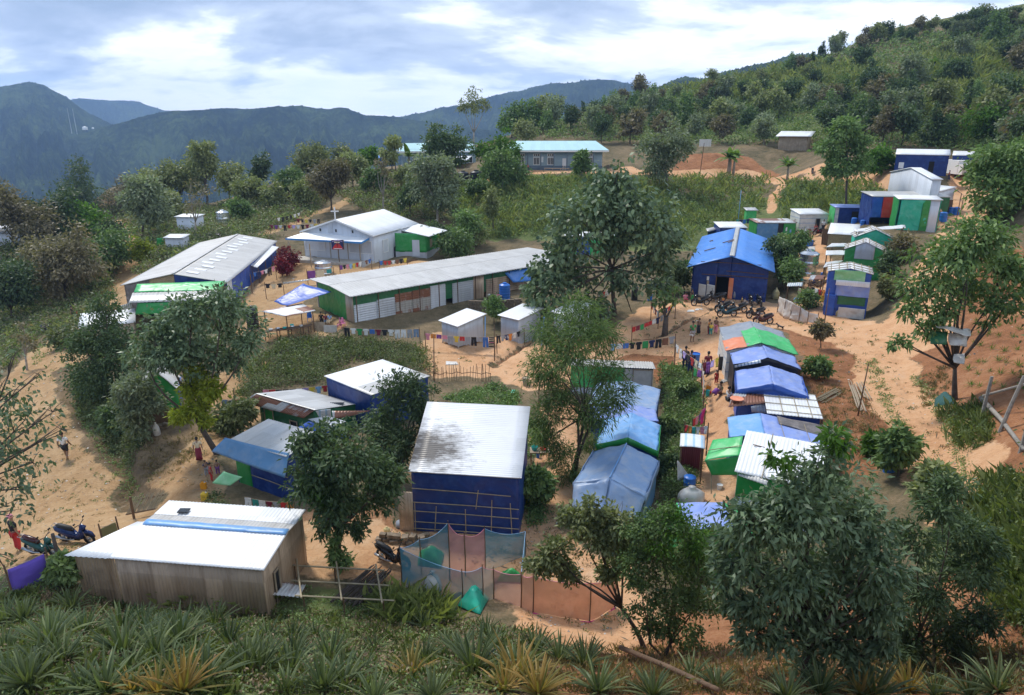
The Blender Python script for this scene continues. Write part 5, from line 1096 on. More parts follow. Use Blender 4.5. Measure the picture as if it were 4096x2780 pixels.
tree('dark_tree', 'dark leafy tree with a vine-wrapped trunk before the awning hut', (764, 1285), [(700,1010,34),(742,985,30),(718,1058,50),(800,1035,58),(858,1062,40),(690,1100,34),(760,1128,50),(842,1118,42),(792,1178,32),(742,1190,28),(884,1090,32)], 'leaf_dark', 11500, .24, .10, fork=.3, r0=.13, twigs=8, extra=[([(735,1105,30),(760,1120,18)], 'leaf_bright', 1000), ([(762,1215,12),(760,1250,12),(775,1270,16)], 'leaf_mid', 700)])
tree('wispy_tree', 'wispy dark tree spreading over the sooty white roof', (911, 1096), [(900,890,38),(950,900,38),(1000,940,30),(880,940,38),(960,955,36),(920,1000,40),(1020,955,18),(850,980,36),(890,1045,34),(935,870,22)], 'leaf_dark', 9500, .26, .08, fork=.25, r0=.13, twigs=16)
tree('dark_bush_tree', 'dense dark tree on the bank between the left road and the huts', (245, 905), [(230,760,46),(200,805,40),(272,790,44),(292,842,44),(232,850,48),(198,868,36),(262,880,36),(240,690,26),(235,720,28),(190,770,26)], 'leaf_dark', 13000, .26, .12, fork=.3, r0=.14, droop=.2)
tree('grey_green_tree', 'small grey green tree in front of the wooden roadside hut', (335, 990), [(320,865,34),(296,905,32),(340,918,30),(312,948,28),(285,880,22)], 'leaf_grey', 5500, .28, .12, fork=.3, r0=.10)
tree('leaning_tree', 'leaning tree with lime yellow shoots on its dark trunk', (500, 1030), [(398,748,46),(440,708,42),(500,698,42),(540,738,38),(350,775,40),(382,800,46),(452,795,50),(520,800,40),(560,785,20),(330,800,24)], 'leaf_gloss', 10500, .30, .13, r0=.17, lean=(445, 950), fork=.3, extra=[([(430,888,20),(482,878,22),(418,935,22),(455,928,16),(470,958,12),(440,845,14)], 'leaf_lime', 2600)])
tree('dark_tree', 'biggest dark tree in the foreground with bright shoots at its top', (1828, 1545), [(1820,1090,34),(1775,1150,30),(1858,1060,38),(1900,1005,26),(1700,1180,58),(1800,1165,74),(1905,1150,66),(1962,1205,50),(1680,1275,48),(1782,1285,74),(1882,1285,74),(1985,1290,58),(1722,1372,48),(1822,1385,58),(1932,1385,58),(1780,1440,40),(1900,1455,44),(1990,1378,46),(1660,1350,34),(1700,1440,36),(1840,1490,34),(2010,1450,40),(1950,1500,36),(1650,1220,26)], 'leaf_gloss', 18000, .19, .07, fork=.2, r0=.12, twigs=10, droop=.5, k=20, clump=.22, extra=[([(1890,990,18),(1768,1035,20),(1905,1010,18),(1790,1150,16),(1850,1330,10)], 'leaf_bright', 420)])
tree('thicket_tree', 'loose dark thicket tree at the lower right with gaps showing red soil', (2110, 1525), [(2082,1232,36),(2130,1150,34),(2162,1105,26),(2182,1200,40),(2100,1330,46),(2192,1300,46),(2052,1400,38),(2150,1420,46),(2232,1400,36),(2062,1475,32),(2240,1255,28),(2020,1460,28),(2180,1480,34)], 'leaf_dark', 15000, .16, .05, fork=.15, r0=.06, stems=3, twigs=14)
tree('olive_tree', 'spreading olive leaved tree leaning over the orange net', (1470, 1470), [(1262,1258,36),(1222,1288,24),(1312,1190,36),(1362,1230,40),(1400,1190,36),(1292,1308,22),(1380,1288,28),(1350,1150,22),(1420,1250,30)], 'leaf_olive', 7500, .17, .085, fork=.3, r0=.08, lean=(1410, 1380), twigs=30)
tree('green_thicket', 'bright green thicket tree between the olive tree and the dark tree', (1500, 1490), [(1462,1200,34),(1530,1190,40),(1575,1232,36),(1480,1270,44),(1552,1298,44),(1600,1280,32),(1470,1350,42),(1540,1378,42),(1490,1430,36),(1600,1370,34),(1440,1280,28),(1560,1440,30)], 'leaf_mid', 15000, .12, .055, fork=.12, r0=.05, stems=4, twigs=26, extra=[([(1545,1180,34),(1590,1230,30),(1500,1230,24)], 'leaf_bright', 1500)])
tree('nest_tree', 'forked tree hung with tarps beside the right road', (2170, 905), [(2200,560,48),(2270,600,46),(2130,600,44),(2080,650,34),(2182,640,40),(2058,700,22),(2140,700,30),(2292,685,28),(2030,775,14),(2240,700,26),(2320,620,34),(2100,732,28),(2230,540,40),(2160,560,36),(2050,775,12)], 'leaf_mid', 7500, .30, .14, fork=.25, r0=.15, lean=(2167, 835), twigs=10, droop=.6, stems=1)
tree('leafy_tree', 'dark leafy tree at the right edge above the upper road', (2235, 520), [(2252,368,34),(2300,350,38),(2240,440,32),(2290,440,42),(2262,500,32),(2312,510,34),(2325,400,38),(2230,395,24)], 'leaf_mid', 9000, .42, .2, fork=.3, r0=.2)
tree('slender_tree', 'tall slender tree with a bare lower trunk behind the right huts', (1924, 494), [(1915,300,28),(1898,340,28),(1942,330,24),(1900,378,24),(1945,378,20),(1882,388,12),(1960,368,12),(1920,280,16)], 'leaf_mid', 7000, .5, .24, fork=.55, r0=.16)
tree('overhanging_tree', 'near tree with big dark leaves and bare twigs reaching in at the left edge', (-190, 1420), [(30,885,34),(55,955,34),(15,1010,46),(75,1050,24),(10,1090,44),(120,935,16),(35,800,10),(95,1000,16),(0,930,40),(60,1110,20),(20,1170,34),(140,975,12),(90,850,8),(-60,1000,60),(-90,880,60),(10,1290,24)], 'leaf_gloss', 1500, .26, .13, fork=.5, r0=.14, twigs=30, droop=.9, clump=.42)
GT1 = 'trees round the school on the hill'
for lb, bs, bl, lf, n in (('round dark tree in front of the second school block', (1010,402), [(1010,322,32),(982,332,28),(1042,335,28),(1010,352,28)], 'leaf_dark', 6000),
 ('grey green double tree below the black water tanks', (992,506), [(1000,388,32),(962,410,32),(1025,415,28),(990,440,36),(960,382,24),(1012,460,26)], 'leaf_grey', 6500),
 ('rounded green tree left of the school porch', (1140,432), [(1140,368,30),(1112,385,24),(1170,390,26),(1140,400,26)], 'leaf_mid', 5000),
 ('pale branched tree leaning at the end of the school', (1135,388), [(1130,325,28),(1102,345,22),(1160,345,22)], 'leaf_bright', 3000),
 ('small dark tree in front of the school windows', (1322,402), [(1320,355,15),(1320,378,17)], 'leaf_mid', 1800),
 ('silvery tree right of the school before the road cutting', (1515,424), [(1505,320,36),(1480,350,32),(1540,350,32),(1510,370,30),(1470,330,18)], 'leaf_grey', 5000),
 ('bright green young tree beside the upper road', (1996,394), [(2000,350,19),(1986,370,19),(2014,364,15)], 'leaf_bright', 2500),
 ('lone tall tree standing against the far ridge', (1076,350), [(1075,226,20),(1052,240,14),(1100,240,12),(1075,245,12)], 'leaf_olive', 1500)):
    tree('tree', lb, bs, bl, lf, n, .55, .28, group=GT1, fork=.4, r0=.2 if 'lone' not in lb else .25, bark='bark_pale')

# smaller trees: (foot x, foot y, height, width, leaf) in picture units
def simple(label, u, v, hh, ww, leaf, group, bark='bark', n=None, shape='round', L=None):
    R = random.Random(u * 7 + v); bl = []
    if shape == 'cone':
        for k in range(6): f = k / 5; bl.append((u + R.uniform(-3, 3), v - hh * (.22 + .74 * f), ww * .5 * (1 - f * .8)))
    elif shape == 'bare': bl = [(u + R.uniform(-.3, .3) * ww, v - hh * R.uniform(.55, .95), ww * .18) for k in range(6)]
    elif shape == 'tall': bl = [(u + R.uniform(-.22, .22) * ww, v - hh * (.5 + .45 * k / 5), ww * R.uniform(.2, .33)) for k in range(6)]
    else: bl = [(u + R.uniform(-.3, .3) * ww, v - hh * R.uniform(.35, .82), ww * R.uniform(.2, .33)) for k in range(7)]
    g = G('w', u, v); d = (g - Vector(EYE)).length; L = L or min(.7, max(.3, d * .0046))
    return tree('tree' if shape != 'bare' else 'bare_tree', label, (u, v), bl, leaf, n or (220 if shape == 'bare' else int(900 + hh * ww * .30)), L, L * .5, bark, r0=min(.22, max(.05, hh * _k / FPX * d * .018)), fork=.3, group=group, twigs=16 if shape == 'bare' else 0, k=9)
GL = 'trees along the left side of the valley'
for a in ((30,570,140,130,'leaf_brown'),(130,545,100,120,'leaf_dark'),(178,492,140,92,'leaf_dark','cone'),(105,660,110,130,'leaf_brown'),(150,690,150,140,'leaf_brown'),(250,620,110,110,'leaf_mid'),(30,730,140,130,'leaf_dark'),(200,540,70,90,'leaf_bright'),
          (325,545,150,110,'leaf_grey'),(295,480,80,90,'leaf_brown'),(470,460,140,72,'leaf_olive','tall'),(405,450,95,90,'leaf_olive'),(352,470,80,80,'leaf_olive'),(520,455,75,85,'leaf_olive'),(445,540,130,80,'leaf_brown','bare'),
          (590,432,85,55,'leaf_dark'),(655,455,85,65,'leaf_mid'),(702,415,100,75,'leaf_olive'),(752,478,130,90,'leaf_brown'),(800,425,95,65,'leaf_olive'),(840,405,75,42,'leaf_bright'),(890,392,85,45,'leaf_olive'),(870,480,120,50,'leaf_brown','bare'),
          (930,492,90,60,'leaf_dark'),(915,440,60,60,'leaf_olive'),(330,600,55,50,'leaf_lime'),(1120,525,85,45,'leaf_olive','tall'),(1048,560,95,80,'leaf_mid'),(1000,560,50,60,'leaf_dark'),(780,400,80,60,'leaf_olive'),(560,470,60,70,'leaf_olive'),
          (250,560,60,60,'leaf_dark'),(730,395,70,50,'leaf_dark'),(1185,330,60,60,'leaf_olive'),(620,470,55,60,'leaf_olive'),(690,470,60,60,'leaf_olive'),(380,500,70,70,'leaf_olive'),(540,500,50,60,'leaf_mid'),(850,440,60,60,'leaf_mid'),(1080,450,40,45,'leaf_mid'),(60,840,110,60,'leaf_brown','bare')):
    w_ = dict(leaf_brown='brownish', leaf_dark='dark green', leaf_mid='green', leaf_bright='bright green', leaf_grey='grey green', leaf_olive='olive', leaf_lime='lime yellow')[a[4]]
    u, v = a[0], a[1]; near = min((((u - x) ** 2 + (v - y) ** 2), nm) for x, y, nm in ((50,540,'the white valley shed'),(430,500,'the white toilet block'),(400,550,'the grey toilet'),(760,500,'the church'),(620,500,'the vegetable plots'),(870,355,'the blue roofed shelter'),(1075,405,'the black water tanks'),(265,530,'the bend of the far road'),(800,440,'the concrete path'),(30,880,'the left road'),(1000,560,'the church annex')))[1]
    side = ('left of' if u < dict(zip(('the white valley shed','the white toilet block','the grey toilet','the church','the vegetable plots','the blue roofed shelter','the black water tanks','the bend of the far road','the concrete path','the left road','the church annex'),(50,430,400,760,620,870,1075,265,800,30,1000)))[near] else 'right of')
    sh = {'cone': 'conical', 'bare': 'almost bare', 'tall': 'tall narrow'}.get(a[5] if len(a) > 5 else '', 'large rounded' if a[2] > 110 else ('rounded' if a[2] > 75 else 'low rounded'))
    simple('%s %s tree %s %s' % (sh, w_, side, near), u, v, a[2], a[3], a[4], GL, shape=a[5] if len(a) > 5 else 'round', bark='bark_pale' if 'bare' in sh else 'bark')
# hillside wood: single trees copied from a few kinds
kinds = []
for k in range(7):
    lf = ('leaf_dark', 'leaf_dark', 'leaf_olive', 'leaf_grey', 'leaf_mid', 'leaf_brown', 'leaf_dark')[k]
    t = thing('hillside_tree', 'x', 'tree', (0, 0, -400 - k), 'trees on the hillside behind the camp'); mb = MB(); mb.smooth = True
    B = [((random.uniform(-1.3, 1.3), random.uniform(-1.3, 1.3), random.uniform(2.6, 5.6)), random.uniform(.9, 1.5)) for q in range(8)]
    if k == 6: B = [((random.uniform(-.4, .4), random.uniform(-.4, .4), 1.8 + q * .75), 1.5 - q * .2) for q in range(7)]
    limb(mb, (0, 0, -1), (0, 0, 3), .16, .1, .04)
    for c, r in B: limb(mb, (0, 0, 2.2), c, .07, .03, .1, 3, 4)
    V = crown(B, 1500, .62, .34, k=9); t.location = (0, 0, 0)
    mb.build('trunk', 'bark' if k != 3 else 'bark_pale', t); quads('crown', V, lf, t); t['word'] = ('dark', 'dark', 'olive', 'silvery grey', 'green', 'brownish', 'conical dark')[k]; kinds.append(t)
hill_area = [(1130,300),(1240,262),(1400,215),(1600,180),(1750,150),(1900,118),(2000,80),(2150,80),(2324,40),(2400,120),(2400,430),(2240,330),(2100,335),(1900,330),(1700,340),(1560,330),(1420,330),(1230,315),(1150,320)]
places = []; tries = 0; used_first = set()
clear = [(1480,160,1990,225), (1650,130,1800,190), (2080,200,2330,300), (1980,110,2324,190)]
while len(places) < 160 and tries < 9000:
    tries += 1; u, v = random.uniform(1120, 2360), random.uniform(40, 400)
    if not inpoly(np.array([u]), np.array([v]), hill_area)[0]: continue
    if any(x0 < u < x1 and y0 < v < y1 for x0, y0, x1, y1 in clear) and random.random() < .8: continue
    if v < 235 and random.random() < .45: continue
    if 1750 < u < 1870 and 285 < v < 330: continue
    if any(abs(u - a) < 20 and abs(v - b) < 11 for a, b in places): continue
    places.append((u, v))
places += [(1260,268),(1310,250),(1370,228),(1415,215),(1440,210),(1500,205),(1790,168),(1820,165),(1900,118),(1890,130),(1970,102),(2000,95),(2020,90),(2060,92),(2110,80),(2150,85),(2190,72),(2230,60),(2260,70),(2300,50),(1160,312),(1185,305),(1212,296),(1232,290),(1345,240),(1600,190),(1650,178)]
LMK = [((1300,350), 'the school'), ((1810,300), 'the white roofed hillside house'), ((2100,345), 'the long roadside building'), ((1650,350), 'the road cutting'), ((2270,70), 'the far hillside house'), ((1500,200), 'the dark ridge gap'), ((1900,130), 'the hilltop'), ((2240,290), 'the bamboo grove')]
for (u, v) in places:
    k = random.randrange(7); src = kinds[k]; g = G('w', u, v)
    if g.xy.length > 650: continue
    o = src if k not in used_first else copy_tree(src); used_first.add(k)
    near = min((hypot(u - a, (v - b) * 1.5), a, b, nm) for (a, b), nm in LMK); hz_ = 'above' if v < near[2] - 25 else ('below' if v > near[2] + 25 else ('left of' if u < near[1] else 'right of'))
    o.location = g - Vector((0, 0, .2)); s = random.uniform(.7, 1.3) * (1 if g.xy.length < 260 else .8) * (1.25 if (u, v) in places[-27:] else 1); o.scale = (s, s, s * random.uniform(.85, 1.2)); o.rotation_euler.z = random.uniform(0, 6.28)
    o['label'] = '%s %s tree on the hillside %s %s' % ('tall' if s > 1.15 else ('low' if s < .8 else 'mid-sized'), src['word'], hz_, near[3])
for k in range(7):
    if k not in used_first: bpy.data.objects.remove(kinds[k])

# banana plants
def banana(label, u, v, hh, ns=1):
    g = G('w', u, v); d = (g - Vector(EYE)).length; h = hh * _k / FPX * d; t = thing('banana_plant', label, 'banana plant', g, 'banana plants'); st = MB(); Q = []; st.smooth = True
    for s in range(ns):
        o = g + Vector((random.uniform(-1, 1) * h * .16 * (s > 0), random.uniform(-.5, .5) * h * .2 * (s > 0), 0)); hs = h * random.uniform(.42, .55)
        st.tube([o - Vector((0, 0, .3)), o + Vector((.05, 0, hs * .6)), o + Vector((.0, 0, hs))], [h * .045, h * .035, h * .02], 7)
        for k in range(8):
            a = k * 2.4 + random.uniform(-.3, .3); el = random.uniform(.35, 1.35); ll = h * random.uniform(.42, .6); p = o + Vector((0, 0, hs)); dr = Vector((cos(a) * cos(el), sin(a) * cos(el), sin(el))); sd = Vector((-sin(a), cos(a), 0)); pr = None
            for q in range(7):
                f = q / 6; c = p + dr * ll * f + Vector((0, 0, -1)) * ll * f * f * (.75 - .35 * el); w = ll * .15 * (sin(pi * min(1, f * .92 + .06)) ** .6); dn = Vector((0, 0, -w * .35)); cur = (c + sd * w + dn, c, c - sd * w + dn)
                if pr: Q += [[pr[0], pr[1], cur[1], cur[0]], [pr[1], pr[2], cur[2], cur[1]]]
                pr = cur
    st.build('stem', 'bark_pale', t); quads('leaves', [[tuple(p) for p in q] for q in Q], 'leaf_banana', t); return t
banana('banana plant by the blue roofed shelter', 930, 402, 92, 1); banana('clump of banana plants before the road cutting', 1655, 395, 70, 3); banana('broad banana plant at the top of the hill path', 1785, 412, 62, 2); banana('banana plant on the far hillside meadow', 2118, 165, 34, 2); banana('young banana plant among the houses behind the leafy tree', 1560, 640, 60, 2)
for lb, u, v, hh, ww, lf in (('dark red leaved bush beside the church yard', 655, 610, 48, 50, 'leaf_red'), ('small dark red bush in front of the church porch', 640, 628, 42, 36, 'leaf_red')):
    simple(lb, u, v, hh, ww, lf, 'red leaved bushes by the church', n=2200, L=.32)
BUSH = 'bushes about the camp'
for lb, u, v, hh, ww, lf in (('round dark bush at the corner of the narrow path', 530, 985, 75, 100, 'scrub'), ('leafy bush against the right wall of the navy shed', 1222, 1150, 110, 70, 'leaf_mid'), ('leafy green bush in front of the striped long hut', 1805, 600, 75, 55, 'leaf_mid'), ('dark shrub beside the blue hall corner', 1770, 640, 110, 60, 'leaf_dark'), ('fern palm like shrub left of the blue hall door', 1555, 665, 85, 90, 'leaf_dark'), ('papaya shrub beside the stone terrace', 1120, 735, 70, 55, 'leaf_mid'),
   ('leafy bush beside the blue drum on the right road', 2040, 1080, 110, 80, 'leaf_mid'), ('tall weedy shrub at the lower right roadside', 2130, 1180, 130, 90, 'leaf_olive'), ('weedy shrub in the bare bank above the upper row', 1860, 860, 45, 60, 'leaf_mid'), ('dry reddish shrub on the bank above the tents', 1862, 790, 70, 45, 'leaf_brown'), ('purple black hedge below the teal hut', 2060, 590, 50, 80, 'leaf_brown'), ('dark hedge bush beside the green gable hut', 2020, 640, 70, 60, 'leaf_dark'),
   ('pale thorny bush beside the patchwork hut', 2020, 680, 55, 45, 'leaf_olive'), ('bush on the bank left of the wooden roadside hut', 275, 985, 65, 70, 'leaf_dark'), ('weeds clump beside the lower tents', 1520, 985, 40, 45, 'leaf_bush'), ('leafy weeds on the slope below the walkway', 1560, 900, 35, 45, 'leaf_bush'), ('bushy weeds behind the sack cloth stall', 1510, 1080, 45, 40, 'leaf_dark'), ('bush behind the church annex', 1040, 590, 60, 90, 'leaf_mid'), ('bush left of the church annex roof', 1070, 560, 50, 60, 'leaf_olive'), ('young bamboo bush on the slope above the upper row', 1985, 1030, 45, 40, 'leaf_bright'), ('feathery bamboo grove arching on the right hillside', 2255, 320, 75, 90, 'leaf_bright')):
    simple(lb, u, v, hh, ww, lf, BUSH, n=int(700 + hh * ww * .34))

# ------------------------------------------------------------------ ground cover nobody could count
def scatter(name, polys, n, leaf, r=(.35, .8), per=22, h=1., k=.0030, blade=False, seed=1):
    rr = np.random.default_rng(seed); Q = []
    for poly in polys:
        pu = np.array(poly, float); a = .5 * abs(sum(x0 * y1 - x1 * y0 for (x0, y0), (x1, y1) in zip(poly, poly[1:] + poly[:1]))); m = int(n * a / 1e4); x0, y0 = pu.min(0); x1, y1 = pu.max(0); c = 0
        while c < m:
            u, v = rr.uniform(x0, x1), rr.uniform(y0, y1)
            if not inpoly(np.array([u]), np.array([v]), poly)[0]: continue
            c += 1; g = G('w', u, v); d = (g - Vector(EYE)).length; L = max(.10, d * k); s = rr.uniform(*r) * (1 + d * .004); q = per
            if blade:
                b = np.array(g) + np.c_[rr.normal(0, s * .5, (q, 2)), np.zeros(q)]; ln = rr.uniform(.5, 1.25, q)[:, None] * s * h; di = unit(np.c_[rr.normal(0, .33, (q, 2)), np.ones(q)]); sd = unit(np.cross(di, rr.normal(0, 1, (q, 3)))) * L * .16
                bend = np.c_[rr.normal(0, .3, (q, 2)), -.1 * np.ones(q)] * ln; Q.append(np.stack([b - sd, b + sd, b + di * ln * .6 + sd * .7 + bend * .25, b + di * ln + bend], 1))
            else:
                o = unit(rr.normal(0, 1, (q, 3))); o[:, 2] = np.abs(o[:, 2]); p = np.array(g) + o * s * rr.uniform(.3, 1, (q, 1)) * (1, 1, h); Q.append(leafquads(p, o, L, L * .5, r=rr))
    o = quads(name, np.concatenate(Q), leaf); return tag(o, kind='stuff')
SLOPE = [(1060,545),(1010,435),(1160,402),(1440,402),(1740,405),(1735,470),(1690,500),(1600,520),(1550,560),(1480,540),(1300,530)]
SLOPE2 = [(1790,415),(1960,415),(2010,440),(1960,470),(1860,480),(1790,500),(1765,470)]
scatter('slope_grass', [SLOPE, SLOPE2], 95, 'blade_slope', (.4, .9), 12, 1.2, .0032, True, 3)
scatter('slope_undergrowth', [SLOPE, SLOPE2], 120, 'leaf_bush', (.4, 1.3), 24, .9, .0036, False, 4)
SCR = [[(540,905),(560,830),(640,775),(770,765),(960,790),(985,850),(900,830),(820,815),(740,850),(720,870),(640,880)], [(740,880),(760,870),(850,830),(760,850)]]
scatter('dry_undergrowth', SCR, 110, 'scrub_brown', (.25, .6), 18, .9, .003, False, 25)
scatter('undergrowth', SCR, 230, 'scrub', (.35, .9), 26, 1.1, .0030, False, 5)
scatter('weeds', SCR, 35, 'blade', (.25, .55), 12, 1.2, .0025, True, 6)
scatter('green_undergrowth', SCR, 80, 'leaf_bush', (.3, .8), 24, 1., .0032, False, 26)
LEFT = [[(0,560),(220,560),(260,640),(220,730),(100,760),(0,850)], [(120,470),(480,470),(640,440),(900,430),(1000,440),(1000,500),(880,500),(760,440),(700,495),(600,530),(380,600),(320,560),(280,500)], [(400,540),(640,540),(560,560),(420,640),(310,620)]]
scatter('undergrowth', LEFT, 240, 'scrub', (.6, 1.4), 24, .9, .0032, False, 7)
scatter('dry_undergrowth', LEFT, 110, 'scrub_brown', (.6, 1.2), 20, .9, .0032, False, 8)
scatter('weeds', LEFT, 40, 'blade_slope', (.4, .8), 12, 1.1, .003, True, 9)
scatter('green_undergrowth', LEFT, 70, 'leaf_bush', (.5, 1.2), 22, .9, .0034, False, 29)
GARD = [[(1010,905),(1120,870),(1180,900),(1160,960),(1060,925)], [(1195,1100),(1235,1100),(1240,1180),(1200,1200)], [(1500,830),(1570,830),(1600,900),(1570,1110),(1510,1120),(1515,900)], [(1190,960),(1240,960),(1235,1030),(1200,1040)]]
scatter('garden_leaves', GARD, 420, 'leaf_mid', (.2, .5), 18, .8, .004, False, 10)
scatter('bank_undergrowth', [[(1500,850),(1560,850),(1575,1120),(1505,1140),(1510,900)], [(170,830),(250,900),(330,1000),(300,1060),(230,990),(180,940)], [(600,1250),(500,1200),(470,1130),(490,1120)]], 420, 'scrub', (.2, .5), 18, .9, .0035, False, 11)
RB = [[(2195,1090),(2330,1080),(2390,1250),(2390,1440),(2270,1400),(2215,1250)], [(2120,930),(2230,920),(2250,1000),(2190,1030)]]
scatter('roadside_grass', RB, 70, 'blade', (.2, .5), 24, 1.2, .0026, True, 12)
scatter('roadside_weeds', RB, 150, 'leaf_bush', (.2, .5), 18, .9, .003, False, 13)
HILL = [[(1240,265),(1400,218),(1600,185),(1750,155),(1900,122),(2100,85),(2324,45),(2400,100),(2400,360),(2100,340),(1900,330),(1600,330),(1200,315)]]
scatter('hillside_undergrowth', HILL, 150, 'leaf_bush', (.8, 2.0), 26, .9, .0034, False, 14)
scatter('hillside_grass', [[(1480,200),(1760,150),(1990,150),(1990,215),(1800,225),(1560,225)], [(2080,130),(2324,110),(2324,240),(2150,230)], [(2060,230),(2324,240),(2324,320),(2140,300)]], 190, 'blade_slope', (.9, 1.8), 16, 1., .0036, True, 15)
FORE = [[(0,1340),(620,1390),(1000,1400),(1240,1440),(1180,1577),(0,1577)]]
scatter('fallen_leaves', FORE, 120, 'litter', (.15, .6), 14, .12, .004, False, 27)
scatter('foreground_grass', FORE, 34, 'blade', (.12, .32), 22, 1.1, .0028, True, 16)
scatter('foreground_weeds', FORE + [[(0,1290),(200,1340),(0,1380)], [(60,1270),(170,1300),(180,1350),(20,1330)], [(600,1360),(700,1330),(860,1390),(620,1420)]], 55, 'leaf_bush', (.1, .28), 18, .8, .003, False, 17)
scatter('dry_grass', [[(860,1380),(1010,1380),(1020,1430),(860,1440)], [(1180,1470),(2324,1470),(2324,1577),(1180,1577)], [(2080,870),(2150,820),(2160,900),(2090,930)]], 110, 'blade_dry', (.12, .3), 18, .7, .003, True, 18)
scatter('tall_grass', [[(870,1365),(1010,1375),(1020,1415),(880,1410)], [(400,1320),(600,1350),(600,1385),(380,1370)]], 200, 'blade_slope', (.3, .6), 20, 1.4, .003, True, 19)

mat('scraps', m_leaf, (.05, .035, .025), (.62, .58, .52), .05)
DIRT = [[(980,800),(1230,765),(1330,800),(1560,690),(1750,700),(2000,745),(2060,850),(2160,1010),(2180,1110),(2090,1090),(1990,890),(1880,770),(1640,745),(1560,800),(1290,860),(1150,850)], [(0,900),(170,740),(190,960),(300,1130),(210,1260),(0,1290)], [(330,1090),(480,950),(560,950),(480,1130)], [(700,1200),(1200,1300),(1200,1420),(1450,1460),(1260,1100),(1230,1030),(1195,1210)], [(1810,760),(1950,810),(1990,950),(1950,1050),(1840,860)], [(600,610),(960,600),(760,640),(600,730)], [(2100,660),(2324,620),(2324,900),(2130,820)]]
def specks(name, n, size, m, seed, flat=True):
    rr = np.random.default_rng(seed); P = []; sz = []
    for poly in DIRT:
        pu = np.array(poly, float); x0, y0 = pu.min(0); x1, y1 = pu.max(0); a = .5 * abs(sum(p[0] * q[1] - q[0] * p[1] for p, q in zip(poly, poly[1:] + poly[:1]))); c = 0
        while c < n * a / 1e4:
            u, v = rr.uniform(x0, x1), rr.uniform(y0, y1)
            if inpoly(np.array([u]), np.array([v]), poly)[0]: g = G('w', u, v); P.append(np.array(g) + (0, 0, .015)); sz.append((g - Vector(EYE)).length * .0018); c += 1
    P = np.array(P); o = np.zeros_like(P); k = len(P); d = rr.normal(0, 1, (k, 3)) * (1, 1, .12); d = unit(d); sd = unit(np.cross(d, (0, 0, 1) + rr.normal(0, .25, (k, 3)))); l = (np.maximum(size[0], np.array(sz)) * rr.uniform(.6, 1.9, k))[:, None]; w = l * rr.uniform(size[1], size[1] * 2.5, (k, 1))
    return tag(quads(name, np.stack([P, P + d * l * .5 + sd * w, P + d * l, P + d * l * .5 - sd * w], 1), m), kind='stuff')
scatter('roadside_weeds', [[(1955,815),(1985,810),(2060,980),(2100,1090),(2075,1095),(2030,990)], [(2068,855),(2100,850),(2165,960),(2205,1080),(2185,1090),(2140,980)], [(150,830),(185,830),(215,960),(300,1065),(330,1140),(300,1150),(250,1060),(180,960)], [(60,800),(160,745),(170,760),(80,830)]], 160, 'leaf_bush', (.1, .32), 16, .7, .0026, False, 41)
scatter('dry_grass', [[(300,985),(420,995),(480,945),(430,1060),(330,1100)], [(1830,860),(1950,880),(2010,990),(1950,1040),(1870,960)]], 90, 'blade_dry', (.12, .3), 16, .7, .0022, True, 43)
scatter('outer_scrub', [[(2345,560),(2800,420),(3000,900),(2900,1570),(2345,1577)], [(-20,560),(-500,520),(-700,1000),(-500,1570),(-120,1500),(-120,900)]], 26, 'scrub', (.4, 1.), 18, .8, .005, False, 45)
specks('litter', 26, (.07, .25), 'scraps', 31); specks('dry_twigs', 34, (.28, .03), 'litter', 33)
scatter('dry_grass', DIRT[:5], 14, 'blade_dry', (.08, .22), 14, .6, .002, True, 35); scatter('weeds', DIRT[:5], 9, 'leaf_bush', (.08, .25), 14, .6, .0026, False, 37)
# ------------------------------------------------------------------ pineapples
def pineapple_mesh(seed, n, length, m):
    R = random.Random(seed); V, Fc = [], []
    for k in range(n):
        a = k * 2.39996 + R.uniform(-.2, .2); f = k / n; el = .25 + 1.05 * f + R.uniform(-.12, .12); ll = length * R.uniform(.75, 1.1) * (.75 + .4 * sin(pi * min(1, .25 + f * .8))); w0 = .028 * length / .8 * R.uniform(.8, 1.2); dr = R.uniform(.25, .65) * (1.1 - f)
        d = Vector((cos(a) * cos(el), sin(a) * cos(el), sin(el))); sd = Vector((-sin(a), cos(a), 0)); o = Vector((cos(a), sin(a), 0)) * .04 + Vector((0, 0, .05 + f * .1)); pr = None
        for q in range(6):
            t = q / 5; c = o + d * ll * t + Vector((0, 0, -1)) * ll * dr * t * t; w = w0 * (1 - t ** 2.2) + .002; u = sd.cross(d).normalized() * w * .55; cur = [len(V), len(V) + 1, len(V) + 2]; V += [c + sd * w + u, c, c - sd * w + u]
            if pr: Fc += [(pr[0], pr[1], cur[1], cur[0]), (pr[1], pr[2], cur[2], cur[1])]
            pr = cur
    me = bpy.data.meshes.new('pineapple_plant'); me.from_pydata(V, [], Fc); me.materials.append(MATS[m]); return me
PM = [pineapple_mesh(k, 38 + 5 * k, .82 + .08 * (k % 3), 'leaf_pine') for k in range(5)]; PG = [pineapple_mesh(20 + k, 46, .9, 'leaf_pine_gold') for k in range(2)]
qz = lambda L: [(x / 2.0, 1248.2 + y / 2.0) for x, y in L]; rz = lambda L: [(1162 + x / 2.0, 1191.5 + y / 2.0) for x, y in L]
spots = qz([(40,600),(110,330),(250,380),(385,385),(290,510),(380,640),(180,540),(550,370),(650,375),(820,445),(1040,440),(930,610),(700,420),(1230,480),(1340,490),(1300,640),(1470,640),(1560,620),(1430,400),(2090,490),(2240,450),(480,640),(30,340),(130,620),(20,460),(1700,460),(1180,560),(760,560),(1110,550),(560,480),(1650,560),(210,330),(900,330),(980,350),(1330,410),(1520,430)]) + rz([(215,620),(390,760),(330,650),(930,740),(1400,770),(1920,775),(2080,775),(1250,790),(640,780),(820,690),(1650,790),(2200,760)])
